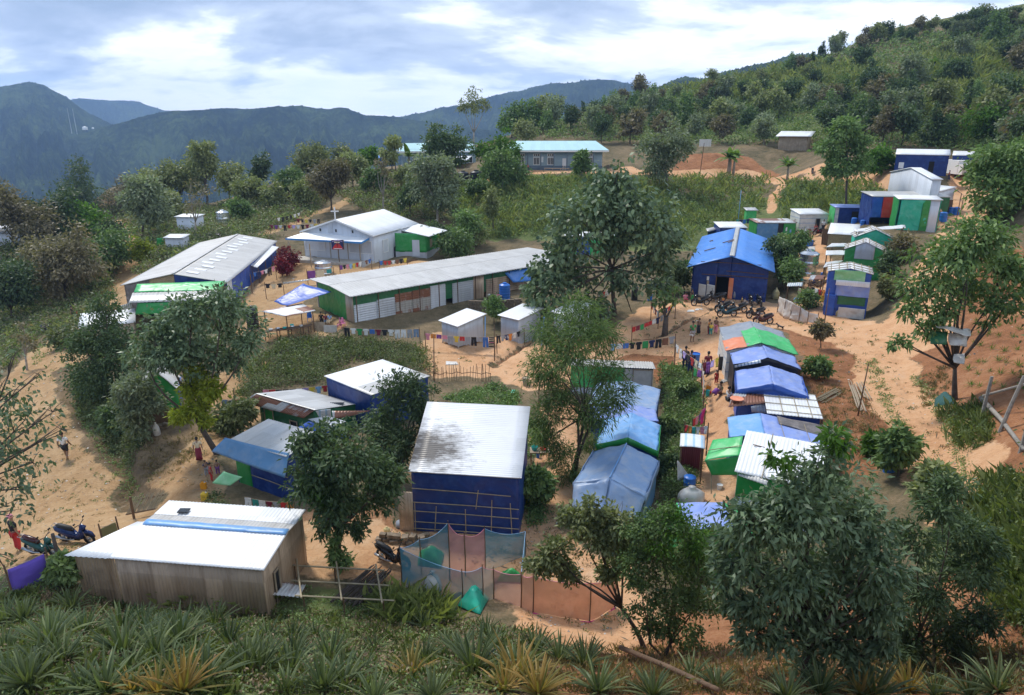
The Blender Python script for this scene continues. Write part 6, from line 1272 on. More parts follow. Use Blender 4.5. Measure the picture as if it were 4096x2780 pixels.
gold = qz([(600,640),(720,655),(830,650),(1870,570),(2290,640)]) + rz([(30,720),(120,770),(1580,780),(1800,760)])
R = random.Random(5); xs = [(u, v) for u, v in spots + gold]
for _ in range(150):
    u, v = R.uniform(-20, 1240), R.uniform(1370, 1600)
    if v < 1372 + u * .05 or (u > 1150 and v < 1480): continue
    if all((abs(u - a) * .5) ** 2 + (v - b) ** 2 * 1.1 > (20 + (v - 1370) * .08) ** 2 for a, b in xs): spots.append((u, v)); xs.append((u, v))
def ppos(u, v): return 'below the tin hut' if u < 560 and v < 1450 else ('at the left end of the field' if u < 300 else ('below the netting enclosure' if 860 < u < 1250 and v < 1480 else ('under the dark foreground trees' if u > 1350 else ('at the near edge of the field' if v > 1500 else 'in the middle of the pineapple field'))))
for L_, ms, gl in ((spots, PM, 0), (gold, PG, 1)):
    for k, (u, v) in enumerate(L_):
        g = G('w', u, v); o = bpy.data.objects.new('pineapple_plant', ms[k % len(ms)]); COL.objects.link(o); o.location = g - Vector((0, 0, .06)); s = R.uniform(.7, 1.25); o.scale = (s, s, s * R.uniform(.85, 1.2)); o.rotation_euler = (R.uniform(-.12, .12), R.uniform(-.12, .12), R.uniform(0, 6.28))
        tag(o, ('yellow orange tipped pineapple plant ' if gl else 'grey green spiky pineapple plant ') + ppos(u, v), 'pineapple', 'pineapple plants in the foreground field')
YP = [pineapple_mesh(40 + k, 16, .42, 'leaf_bright') for k in range(3)]
yp = [(u, v) for r_ in range(9) for c_ in range(9) for u, v in [(2140 + r_ * 8 + c_ * 25 + R.uniform(-7, 7), 640 + r_ * 29 + c_ * 3 + R.uniform(-6, 6))] if u < 2324 and v < 890 and not (u < 2190 and v > 850)]
for k, (u, v) in enumerate(yp):
    o = bpy.data.objects.new('young_pineapple', YP[k % 3]); COL.objects.link(o); o.location = G('w', u, v) - Vector((0, 0, .04)); s = R.uniform(.7, 1.15); o.scale = (s, s, s); o.rotation_euler.z = R.uniform(0, 6.28)
    tag(o, 'small young pineapple plant in the red soil field beside the right road', 'pineapple', 'young pineapples on the red field')
# ------------------------------------------------------------------ tanks, drums, buckets
def tank(label, z, x, y, w, h, m, cat='water tank', name='water_tank', ribs=5, group=None, taper=1., lid=True, z0=None):
    u, v = zz(z, x, y); g = Gs(u, v); 
    if z0 is not None: g = at_z(u, v, z0)
    d = (g - Vector(EYE)).length; k = 1 / ZN[z][2] / FPX * d; R = w * k / 2; Hh = h * k * 1.08; g = g + Vector((g.x, g.y, 0)).normalized() * R * .8
    g.z = hz(g.x, g.y) if z0 is None else z0
    t = thing(name, label, cat, g, group); mb = MB(); mb.smooth = False; pr = [(R * .97, -.25), (R, 0)]
    for i in range(ribs):
        a, b = Hh * .86 * i / ribs, Hh * .86 * (i + 1) / ribs
        pr += [(R * (1 - .0 * i), a + (b - a) * .15), (R * .955, a + (b - a) * .3), (R * .955, a + (b - a) * .8), (R, a + (b - a) * .95)]
    pr += [(R * .93, Hh * .88), (R * .6, Hh * .95), (R * .33, Hh * .965)]
    if taper != 1: pr = [(r * (taper + (1 - taper) * max(0, zc) / Hh), zc) for r, zc in pr[:2]] + [(R, Hh), (R * .93, Hh), (R * .9, Hh * .93), (.02, Hh * .9)]
    mb.lathe(g, pr, 24).build('body', m, t)
    if lid and taper == 1:
        MB().lathe(g + Vector((0, 0, Hh * .955)), [(R * .34, 0), (R * .36, .02 * Hh), (R * .34, .07 * Hh), (R * .1, .085 * Hh)], 16).build('lid', m, t)
    return t
BT = 'black water tanks'
tank('big black ribbed water tank beside the long hall awning', 'f', 1218, 737, 122, 145, 'tank_black', group=BT)
tank('black ribbed water tank left of the open cooking shelter', 'g', 258, 492, 100, 178, 'tank_black', group=BT, ribs=9)
tank('left one of two black tanks below the school pavilion', 'c', 118, 548, 104, 108, 'tank_black', group=BT); tank('right one of two black tanks below the school pavilion', 'c', 236, 550, 104, 112, 'tank_black', group=BT)
tank('squat black tank behind the hall, the left of a pair', 'a', 1908, 1487, 70, 48, 'tank_black', group=BT); tank('squat black tank behind the hall, the right of a pair', 'a', 1985, 1484, 76, 42, 'tank_black', group=BT)
tank('black water tank between the church wall and its green annex', 'b', 1560, 1185, 82, 82, 'tank_black', group=BT); tank('tall black ribbed tank behind the trunk of the leafy tree', 'h', 1660, 230, 58, 118, 'tank_black', group=BT, ribs=9)
UT = 'blue water tanks'
tank('bright blue water tank on the stone terrace by the barrack', 'h', 493, 222, 100, 132, 'tank_blue', group=UT); tank('blue water tank on the school veranda', 'c', 805, 380, 66, 80, 'tank_blue', group=UT, ribs=4); tank('low blue water tank on the path above the steel tank', 'i', 1662, 490, 96, 56, 'tank_blue', group=UT, ribs=2)
tank('shiny steel water tank beside the walkway hedge', 'i', 1650, 800, 180, 215, 'steel', ribs=2, name='steel_tank'); tank('clear walled cylinder tank in the church yard', 'b', 893, 1352, 152, 105, 'steel', ribs=2, name='steel_tank'); tank('tall grey cylinder tank right of the white toilet block', 'a', 2020, 1366, 104, 118, 'steel', ribs=2, name='steel_tank')
DR = 'blue plastic drums'
for lb, z, x, y, w, h in (('blue drum beside the teal hut on the right road', 'e', 1057, 1332, 54, 54), ('blue drum at the roadside behind the teal hut, left of two', 'e', 1133, 1258, 38, 48), ('blue drum at the roadside behind the teal hut, right of two', 'e', 1178, 1262, 44, 52), ('blue drum before the small blue hut, left of two', 'e', 258, 1346, 44, 42), ('blue drum before the small blue hut, right of two', 'e', 336, 1352, 38, 38),
  ('open blue drum in the striped washing stall', 'n', 1252, 1484, 104, 106), ('blue drum behind the leafy tree trunk', 'h', 1800, 232, 42, 60), ('blue drum capped with white sheeting beside the right road', 't', 112, 1165, 84, 130), ('dark blue drum by the firewood', 'i', 1806, 818, 28, 48)):
    tank(lb, z, x, y, w, h, 'tank_blue', 'drum', 'drum', 2, DR, lid=False)
tank('big blue water butt on the walkway where people stand', 'n', 1298, 392, 86, 116, 'tank_blue', 'water butt', 'water_butt', 2, taper=.8)
mat('plastic_teal', m_plain, (.03, .45, .42), .1, .4); mat('plastic_red', m_plain, (.6, .03, .03), .1, .4); mat('plastic_orange', m_plain, (.75, .32, .02), .1, .4); mat('plastic_yellow', m_plain, (.7, .5, .05), .1, .4); mat('plastic_white', m_plain, (.7, .7, .68), .1, .4); mat('plastic_pink', m_plain, (.65, .2, .35), .1, .4)
for lb, z, x, y, w, h, m_ in (('teal bucket below the orange jerrycan', 'o', 340, 1022, 42, 62, 'plastic_teal'), ('pink basin hanging by the clothes rack', 'o', 290, 1015, 30, 22, 'plastic_pink'), ('red basin behind the teal bucket', 'o', 362, 1000, 34, 34, 'plastic_red'), ('orange basin beside the steel tank', 'i', 1570, 752, 46, 22, 'plastic_red'), ('teal basin on the cooking table', 'g', 605, 472, 34, 22, 'plastic_teal'), ('white pot lid in the green awning shelter', 'p', 730, 948, 60, 40, 'plastic_white'), ('red basin stacked on a washing stand beside the white shed', 'm', 1315, 232, 40, 26, 'plastic_red'), ('blue basin on a washing stand beside the white shed', 'm', 1285, 262, 30, 44, 'tank_blue'), ('woven basket planter on the garden edge', 'h', 685, 1005, 72, 70, 'wood_pale')):
    tank(lb, z, x, y, w, h, m_, 'bucket' if 'planter' not in lb else 'planter', 'bucket' if 'planter' not in lb else 'basket_planter', taper=.75, lid=False)
def jerrycan(label, z, x, y, w, m_):
    g = G(z, x, y); d = (g - Vector(EYE)).length; s = w / ZN[z][2] / FPX * d; t = thing('jerrycan', label, 'jerrycan', g, 'jerrycans'); b = MB(); b.box(g + Vector((0, 0, s * .62)), (s, s * .6, s * 1.2)); b.box(g + Vector((0, 0, s * 1.27)), (s * .7, s * .42, s * .12)); b.build('body', m_, t)
    MB().lathe(g + Vector((s * .28, 0, s * 1.3)), [(s * .12, 0), (s * .12, s * .16)], 8).build('cap', 'plastic_white', t); MB().tube([g + Vector((-s * .3, 0, s * 1.3)), g + Vector((-s * .2, 0, s * 1.5)), g + Vector((s * .1, 0, s * 1.5)), g + Vector((s * .14, 0, s * 1.33))], s * .06, 5).build('handle', m_, t)
jerrycan('orange jerrycan on the walkway edge', 'o', 347, 955, 42, 'plastic_orange'); jerrycan('yellow jerrycan beside the patchwork hut', 'i', 1815, 1070, 46, 'plastic_yellow'); jerrycan('yellow jerrycan beside the awning hut', 'k', 1618, 790, 44, 'plastic_yellow'); jerrycan('orange jerrycan leaning behind the yellow one by the awning hut', 'k', 1608, 700, 38, 'plastic_orange'); jerrycan('orange jerrycan under the dark leafy tree', 'l', 1520, 1240, 30, 'plastic_orange')
def sack(label, z, x, y, w, h, m_, name='sack'):
    g = G(z, x, y); d = (g - Vector(EYE)).length; k = 1 / ZN[z][2] / FPX * d; w, h = w * k / 2, h * k; mb = MB(); mb.smooth = True; n = 14; vs, fs = [], []
    for i, (r, zc) in enumerate(((.72, -.1), (.95, .08), (1., .35), (.9, .62), (.55, .85), (.22, .95), (.3, 1.06))):
        for q in range(n):
            a = 2 * pi * q / n; rr = r * w * (1 + .18 * mnoise.noise(Vector((cos(a) * 1.3 + x, sin(a) * 1.3, zc * 2)))); vs.append(g + Vector((cos(a) * rr, sin(a) * rr * .8, zc * h)))
    for i in range(6):
        for q in range(n): fs.append((i * n + q, i * n + (q + 1) % n, i * n + n + (q + 1) % n, i * n + n + q))
    mb.add(vs, fs + [tuple(range(6 * n, 7 * n))]); return tag(mb.build(name, m_, loc=g), label, 'sack')
for a in (('bulging white sack beside the patchwork hut, left of two', 'i', 1930, 1190, 50, 100, 'tarp_sack'), ('bulging white sack beside the patchwork hut, right of two', 'i', 1978, 1180, 50, 90, 'tarp_sack'), ('small yellow sack in front of the white sacks', 'i', 1975, 1215, 50, 60, 'tarp_yellow'), ('bright yellow cloth bag hung on the earth mound', 'i', 1318, 1035, 70, 100, 'tarp_yellow'), ('blue covered bundle behind the sack cloth fence', 'i', 1560, 1075, 90, 60, 'tarp_sky'), ('white sack leaning on a post before the wooden roadside hut', 'k', 1240, 275, 48, 88, 'tarp_sack'), ('grey sack heap beside the navy shed', 'l', 1600, 1390, 110, 60, 'tarp_grey'), ('yellow sack on the bank beside the stone wall', 'l', 1475, 1430, 54, 36, 'tarp_yellow'), ('white bundle draped in the netting enclosure', 'm', 460, 1345, 130, 200, 'tarp_sack'), ('white plastic bag by the striped hut doorway', 'i', 1655, 345, 40, 60, 'tarp_sack'), ('pale sack heap below the striped washing stall', 'p', 430, 1070, 260, 160, 'tarp_sack')): sack(*a)
# ------------------------------------------------------------------ people
SK = [(.26, .15, .09), (.36, .22, .14)]
for k, c in enumerate(SK): mat('skin_%d' % k, m_plain, c, .1, .5)
mat('hair', m_plain, (.012, .010, .009), .2, .45)
CL = dict(red=(.50,.03,.03), maroon=(.20,.02,.04), white=(.72,.71,.68), grey=(.32,.33,.35), black=(.014,.014,.017), navy=(.02,.03,.10), blue=(.05,.16,.48), sky=(.25,.45,.68), green=(.03,.28,.08), teal=(.03,.30,.27), yellow=(.70,.52,.06), orange=(.70,.24,.04), pink=(.70,.26,.34), magenta=(.62,.04,.24), purple=(.20,.06,.26), lilac=(.48,.36,.66), cream=(.66,.56,.38), brown=(.20,.09,.05), olive=(.20,.18,.07), violet=(.16,.10,.55), jeans=(.16,.24,.36))
for k, c in CL.items(): mat('cloth_' + k, m_tarp, c, .12, tuple(min(1, x * 1.3 + .05) for x in c), .85, .25)
def skin_obj(name, J, E, m, parent, root=0):
    import bmesh
    bm = bmesh.new(); ly = bm.verts.layers.skin.verify(); vs = {}
    for k, (p, r) in J.items(): vs[k] = bm.verts.new(p); vs[k][ly].radius = (r, r); vs[k][ly].use_root = (k == root)
    for a, b in E: bm.edges.new((vs[a], vs[b]))
    me = bpy.data.meshes.new(name); bm.to_mesh(me); bm.free(); me.materials.append(MATS[m]); o = bpy.data.objects.new(name, me); COL.objects.link(o)
    if parent is not None: o.parent = parent
    s = o.modifiers.new('skin', 'SKIN'); s.use_smooth_shade = True; s.branch_smoothing = .6; u = o.modifiers.new('sub', 'SUBSURF'); u.levels = 1; u.render_levels = 1; return o
def person(label, z, x, y, hpx, face, pose, shirt, pants, skirt=False, sleeve=.5, shorts=False, hat=None, zg=None, group='people in the camp', hm=None):
    u, v = zz(z, x, y); g = Gs(u, v); 
    if zg is not None: g = at_z(u, v, zg)
    d = (g - Vector(EYE)).length; full = {'sit': .62, 'squat': .6, 'chair': .8}.get(pose, 1.); h = hm or min(1.85, max(.6, hpx / ZN[z][2] / FPX * d * 1.04 / full))
    R = random.Random(crc(label)); f = radians(face); c, s = cos(f), sin(f); sg = R.choice((-1, 1))
    P = dict(pel=(0, 0, .52), wst=(0, .0, .61), che=(0, 0, .72), nb=(0, .005, .815), nk=(0, -.005, .855), hd=(0, -.012, .905), ht=(0, -.004, .965))
    RD = dict(pel=.078, wst=.07, che=.082, nb=.04, nk=.029, hd=.052, ht=.05, hip=.058, kn=.040, an=.025, toe=.022, sh=.042, el=.029, wr=.021, ha=.019)
    L = {}
    dz = 0
    if pose == 'sit': dz = -.42
    elif pose == 'squat': dz = -.36
    elif pose == 'chair': dz = -.27
    for q in P: P[q] = (P[q][0], P[q][1], P[q][2] + dz)
    for k, m in (('l', -1), ('r', 1)):
        w = m * sg
        P['hip' + k] = (m * .058, 0, .49 + dz); 
        if pose == 'walk': kn, an, toe = (m * .06, -.05 - .03 * w, .28), (m * .06, -.02 - .10 * w, .05 + (.03 if w < 0 else 0)), (m * .065, -.10 - .10 * w, .02 + (.01 if w < 0 else 0))
        elif pose in ('stand', 'carry'): kn, an, toe = (m * .065, -.012, .275), (m * .07, .01, .045), (m * .08, -.07, .018)
        elif pose == 'sit': kn, an, toe = (m * .09, -.20, .20), (m * .08, -.30, .045), (m * .085, -.37, .03)
        elif pose == 'squat': kn, an, toe = (m * .10, -.17, .26), (m * .08, -.06, .045), (m * .085, -.13, .02)
        else: kn, an, toe = (m * .075, -.22, .25), (m * .075, -.21, .045), (m * .08, -.29, .018)
        P['kn' + k], P['an' + k], P['toe' + k] = kn, an, toe; P['sh' + k] = (m * .112, .005, .795 + dz)
        if pose == 'walk': el, wr = (m * .15, .02 + .04 * w, .635), (m * .15, -.04 + .08 * w, .50)
        elif pose == 'carry' and m == sg: el, wr = (m * .17, -.02, .645), (m * .08, -.12, .62)
        elif pose in ('sit', 'squat', 'chair'): el, wr = (m * .15, -.05, .63 + dz), (m * .09, -.19, .60 + dz)
        else: el, wr = (m * .145, .012, .635), (m * .15, -.03, .495)
        P['el' + k], P['wr' + k] = el, wr; v_ = Vector(wr) - Vector(el); P['ha' + k] = tuple(Vector(wr) + v_.normalized() * .045)
        vn = v_.normalized(); sd = vn.cross(Vector((1, 0, 0))).normalized()
        for q in range(5): P['f%d%s' % (q, k)] = tuple(Vector(P['ha' + k]) + (vn * (.042 - .004 * abs(q - 2)) + sd * (q - 2) * .011 if q else vn * .012 - sd * .036))
    def w3(p): p = Vector(p) * h; return Vector((p.x * c - p.y * s, p.x * s + p.y * c, p.z))
    E = [('pel', 'wst'), ('wst', 'che'), ('che', 'nb'), ('nb', 'nk'), ('nk', 'hd'), ('hd', 'ht')]
    for k in 'lr':
        E += [('pel', 'hip' + k), ('hip' + k, 'kn' + k), ('kn' + k, 'an' + k), ('an' + k, 'toe' + k), ('che', 'sh' + k), ('sh' + k, 'el' + k), ('el' + k, 'wr' + k), ('wr' + k, 'ha' + k)] + [('ha' + k, 'f%d%s' % (q, k)) for q in range(5)]
    rad = lambda k: RD.get(k, RD.get(k[:-1], .006)) * h
    b = skin_obj('person', {k: (w3(p), rad(k)) for k, p in P.items()}, E, 'skin_%d' % R.randrange(2), None, 'pel'); b.location = g; tag(b, label, 'person', group)
    # clothes grow from the same skeleton, a little larger
    def lerp(a, e, t): return tuple(Vector(P[a]).lerp(Vector(P[e]), t))
    J = {'pel': (w3((P['pel'][0], P['pel'][1], P['pel'][2] - .0)), .092 * h), 'wst': (w3(P['wst']), .085 * h), 'che': (w3(P['che']), .097 * h), 'nb': (w3(lerp('che', 'nb', .9)), .05 * h)}; Es = [('pel', 'wst'), ('wst', 'che'), ('che', 'nb')]
    for k in 'lr': J['sh' + k] = (w3(P['sh' + k]), .053 * h); J['s2' + k] = (w3(lerp('sh' + k, 'el' + k, min(1, sleeve * 1.4))), .043 * h); Es += [('che', 'sh' + k), ('sh' + k, 's2' + k)]
    if shirt: skin_obj('shirt', J, Es, 'cloth_' + shirt, b, 'pel')
    if skirt:
        kz = [P['pel'], lerp('knl', 'knr', .5), tuple(Vector(lerp('anl', 'anr', .5)) + Vector((0, 0, .03)))]; mb = MB(); mb.smooth = True
        mb.tube([g + w3(tuple(Vector(kz[0]) + Vector((0, 0, .05)))), g + w3(kz[0]), g + w3(kz[1]), g + w3(kz[2])], [.09 * h, .105 * h, .12 * h, .13 * h], 12); mb.build('skirt', 'cloth_' + pants, b)
    elif pants:
        J = {'pel': (w3(P['pel']), .088 * h)}; Es = []
        for k in 'lr':
            J['hip' + k] = (w3(P['hip' + k]), .068 * h); J['kn' + k] = (w3(P['kn' + k]), .053 * h); Es += [('pel', 'hip' + k), ('hip' + k, 'kn' + k)]
            if not shorts: J['a' + k] = (w3(lerp('kn' + k, 'an' + k, .9)), .04 * h); Es.append(('kn' + k, 'a' + k))
        skin_obj('trousers', J, Es, 'cloth_' + pants, b, 'pel')
    hc = Vector(P['hd']).lerp(Vector(P['ht']), .62) + Vector((0, .014, .012)); mb = MB(); mb.smooth = True; vs, fs = [], []; n = 10; st = 6
    for i in range(st + 1):
        a = pi * .02 + pi * (.62 + (.1 if skirt else 0)) * i / st
        for q in range(n): w = 2 * pi * q / n; bk = 1 + .25 * max(0, sin(w)) * (i / st); vs.append(g + w3(hc + Vector((cos(w) * sin(a) * .058, sin(w) * sin(a) * .064 * bk, cos(a) * .064 * (1.3 if sin(w) > .3 and i > 3 else 1)))))
    for i in range(st):
        for q in range(n): fs.append((i * n + q, i * n + (q + 1) % n, i * n + n + (q + 1) % n, i * n + n + q))
    mb.add(vs, fs + [tuple(range(n))]); mb.build('hair' if not hat else 'hat', 'hair' if not hat else 'cloth_' + hat, b)
    if hpx > 110:
        mb = MB()
        for m in (-1, 1): mb.box(g + w3((P['hd'][0] + m * .02, P['hd'][1] - .05, P['hd'][2] + .02)), (.013 * h,) * 3)
        mb.build('eyes', 'hair', b)
    return b
for a in (('man in white T-shirt and black shorts walking away on the left road', 'k', 527, 465, 195, 185, 'walk', 'white', 'black'), ('person in pink hat and red trousers standing beside the motorbikes', 'k', 150, 1190, 250, 150, 'stand', 'black', 'red'), ('woman in pale top and red sarong by the leaning tree', 'k', 1575, 480, 178, 200, 'stand', 'cream', 'maroon'),
  ('person in bright red T-shirt beside the awning hut', 'k', 1672, 640, 140, 120, 'stand', 'red', 'red'), ('child in dark shirt behind the red shirted person', 'k', 1632, 600, 120, 60, 'stand', 'navy', 'grey'), ('bare chested child at the corner of the awning hut', 'k', 1722, 590, 115, 200, 'stand', None, 'purple'),
  ('man in green T-shirt and grey shorts walking on the bare earth', 'i', 440, 1492, 212, 20, 'carry', 'green', 'grey'), ('girl in dark flowered dress reaching out near the gully', 'i', 508, 1405, 155, -60, 'stand', 'brown', 'black'), ('child in orange top facing the other children', 'i', 614, 1415, 155, -120, 'stand', 'orange', 'maroon'), ('small child in yellow top and green trousers', 'i', 636, 1424, 130, 180, 'stand', 'yellow', 'teal'), ('girl in brown top and pink trousers by the grey tent', 'i', 688, 1405, 165, 120, 'stand', 'brown', 'pink'),
  ('person in yellow T-shirt reaching up to a clothesline under the tree', 'i', 207, 1075, 150, 200, 'stand', 'yellow', 'black'), ('small child in pink squatting before the blue hall', 'i', 370, 1068, 90, 0, 'squat', 'pink', 'magenta'), ('person in green standing by the fern shrub', 'i', 438, 1072, 130, 30, 'stand', 'black', 'green'), ('child in orange top behind the parked motorbikes', 'i', 762, 1112, 92, 170, 'stand', 'orange', 'navy'), ('child in yellow top beside the parked motorbikes', 'i', 962, 1108, 88, -90, 'stand', 'yellow', 'black'), ('child in grey beside the yellow shirted child', 'i', 992, 1128, 90, 90, 'stand', 'grey', 'navy'),
  ('woman in long grey dress in the blue hall doorway', 'i', 884, 1040, 160, 10, 'stand', 'grey', 'grey'), ('person in blue shirt squatting by the firewood heap', 'i', 1718, 888, 66, 60, 'squat', 'blue', 'navy'), ('person in red seated at the striped hut door', 'i', 1735, 350, 100, 30, 'chair', 'red', 'red'), ('person in white shirt standing at the striped hut door', 'i', 1815, 335, 112, 180, 'stand', 'white', 'black'), ('woman in pink scarf behind the washing line by the steel tank', 'i', 1450, 885, 92, 40, 'stand', 'pink', 'lilac'),
  ('man in dark cap and jacket at the clothesline pole', 'n', 1212, 400, 205, 150, 'stand', 'black', 'navy'), ('man with dark hair beside the blue water butt', 'n', 1262, 440, 208, 170, 'stand', 'navy', 'navy'), ('woman in maroon blouse and dark skirt facing up the walkway', 'n', 1412, 455, 212, 190, 'stand', 'maroon', 'navy'), ('toddler in red suit on the walkway', 'n', 1494, 533, 122, 10, 'stand', 'red', 'red'), ('woman in olive top and purple skirt sitting on the walkway', 'n', 1532, 626, 124, -70, 'sit', 'olive', 'purple'), ('woman in white shirt with long hair sitting by the tent', 'n', 1606, 680, 132, 110, 'sit', 'white', 'black'),
  ('person in black sitting beneath the barrack awning', 'g', 870, 428, 100, 20, 'chair', 'black', 'black'), ('person in maroon sitting beneath the barrack awning', 'g', 912, 440, 104, 10, 'chair', 'maroon', 'jeans'), ('boy in pale green T-shirt sitting beneath the barrack awning', 'g', 948, 440, 104, -20, 'chair', 'sky', 'cream'), ('child in pink on a pink plastic chair by the barrack corner', 'g', 1045, 472, 95, -60, 'chair', 'pink', 'pink'),
  ('person in red shirt walking before the school', 'c', 703, 416, 60, 60, 'walk', 'red', 'black'), ('person in black standing at the white school door', 'c', 1064, 389, 68, 0, 'stand', 'black', 'white'), ('person in red shirt on the upper road near the white truck', 'e', 1110, 950, 70, 60, 'walk', 'red', 'navy'), ('person in blue beside the white truck', 'e', 1166, 930, 60, 0, 'stand', 'blue', 'black'), ('person in red near the leafy tree on the upper road', 'e', 1285, 962, 66, 40, 'stand', 'red', 'black'), ('person in black standing on the grass by the upper road', 'e', 374, 898, 64, 180, 'stand', 'black', 'black'), ('small person in red on the upper road verge', 'e', 326, 880, 42, 90, 'stand', 'red', 'brown'), ('person in dark jacket on the upper road at right', 'e', 1375, 946, 62, 200, 'walk', 'black', 'jeans'),
  ('person in dark clothes bending at the left roadside', 'f', 580, 745, 90, 110, 'walk', 'black', 'navy'), ('small child in red at the left roadside', 'f', 618, 742, 58, 0, 'stand', 'red', 'red')):
    sk_ = any(w in a[0] for w in ('sarong', 'dress', 'skirt', 'scarf')); person(*a, skirt=sk_, shorts='shorts' in a[0], hat='pink' if 'pink hat' in a[0] else ('black' if 'cap' in a[0] else None))
gm = G('i', 440, 1492); person('small child carried on the hip of the green shirted man', 'i', 425, 1440, 100, 60, 'chair', 'grey', 'white', zg=gm.z + .55, hm=.85)

# ------------------------------------------------------------------ motorbikes
mat('rubber', m_plain, (.015, .015, .016), .2, .8); mat('chrome', m_plain, (.5, .5, .5), .1, .3, 3, .9); mat('bike_black', m_plain, (.02, .02, .022), .1, .25); mat('bike_navy', m_plain, (.012, .03, .12), .1, .2); mat('bike_green', m_plain, (.02, .09, .07), .1, .25); mat('bike_teal', m_plain, (.01, .06, .08), .1, .25); mat('bike_red', m_plain, (.06, .010, .010), .1, .25); mat('seat_black', m_plain, (.02, .02, .022), .2, .6); mat('lamp_glass', m_plain, (.6, .6, .58), .05, .1)
def bike(label, col, seatc='seat_black', scooter=False):
    """front towards -x"""
    t = thing('motorbike' if not scooter else 'scooter', label, 'motorbike', (0, 0, 0), 'motorbikes parked in the camp'); wr = .25 if not scooter else .22
    for x in (-.62, .60):
        w = thing_part('wheel', t, (x, 0, wr + .03)); ty = MB(); ty.smooth = True; vs, fs = [], []; n, k = 24, 8
        for i in range(n):
            a = 2 * pi * i / n
            for q in range(k): b = 2 * pi * q / k; rr = wr + .055 * cos(b); vs.append((x + rr * cos(a), .06 * sin(b), wr + .03 + rr * sin(a)))
        for i in range(n):
            for q in range(k): fs.append((i * k + q, ((i + 1) % n) * k + q, ((i + 1) % n) * k + (q + 1) % k, i * k + (q + 1) % k))
        ty.add(vs, fs); ty.build('tyre', 'rubber', w); rm = MB()
        for i in range(6): a = pi * i / 6; rm.tube([(x - wr * .92 * cos(a), 0, wr + .03 - wr * .92 * sin(a)), (x + wr * .92 * cos(a), 0, wr + .03 + wr * .92 * sin(a))], .011, 4)
        rm.tube([(x, -.06, wr + .03), (x, .06, wr + .03)], .05, 10); rm.build('rim', 'chrome', w)
    m = MB(); m.smooth = True; m.tube([(-.42, 0, .82), (-.40, 0, .62), (-.30, 0, .42), (-.05, 0, .36), (.15, 0, .48), (.45, 0, .62), (.78, 0, .72), (.92, 0, .74)], [.09, .15, .17, .14, .16, .17, .13, .04] if not scooter else [.10, .17, .20, .15, .20, .22, .17, .07], 10); m.build('body', col, t)
    m = MB(); m.smooth = True; m.tube([(-.40, 0, .98), (-.50, 0, .86), (-.46, 0, .70)], [.09, .14, .10], 10); m.build('front_fairing', col, t); m = MB(); m.smooth = True; m.tube([(-.95, 0, .40), (-.80, 0, .58), (-.60, 0, .64), (-.40, 0, .58)], [.03, .085, .095, .06], 8); m.build('front_mudguard', col, t)
    m = MB()
    for s in (-.075, .075): m.tube([(-.62, s, wr + .03), (-.42, s * .9, .92)], .022, 6)
    m.build('fork', 'chrome', t); m = MB(); m.tube([(-.30, -.34, 1.0), (-.36, -.16, 1.03), (-.40, 0, 1.0), (-.36, .16, 1.03), (-.30, .34, 1.0)], .018, 6)
    for s in (-1, 1): m.tube([(-.34, s * .2, 1.02), (-.40, s * .28, 1.2)], .008, 4); m.box((-.40, s * .28, 1.22), (.02, .11, .07))
    m.build('handlebar', 'bike_black', t); m = MB(); m.smooth = True; m.lathe((-.50, 0, .88), [(.02, -.07), (.07, -.03), (.075, .02), (.02, .06)], 12); m.build('headlight', 'lamp_glass', t)
    m = MB(); m.smooth = True; m.tube([(-.02, 0, .68), (.15, 0, .745), (.45, 0, .80), (.72, 0, .85), (.80, 0, .84)], [.05, .115, .125, .11, .04], 10); m.build('seat', seatc, t); m = MB(); m.box((-.02, 0, .33), (.42, .24, .26)); m.tube([(.0, .12, .42), (-.05, .12, .25)], .04, 6); m.build('engine', 'bike_black', t)
    m = MB(); m.smooth = True; m.tube([(0, .13, .25), (.3, .14, .22), (.5, .15, .28), (.85, .15, .36)], [.03, .035, .065, .06], 8); m.build('exhaust', 'chrome', t); m = MB(); m.tube([(.55, 0, .78), (.85, 0, .93)], .015, 5); m.tube([(.6, .1, .84), (.95, .1, .88), (.95, -.1, .88), (.6, -.1, .84)], .012, 5); m.build('rack', 'chrome', t); m = MB(); m.tube([(.05, -.1, .25), (-.02, -.25, .0)], .014, 5); m.build('side_stand', 'chrome', t)
    return t
def thing_part(name, parent, loc):
    o = bpy.data.objects.new(name, None); o.empty_display_size = .1; COL.objects.link(o); o.parent = parent; o.location = loc; return o
protos = {}
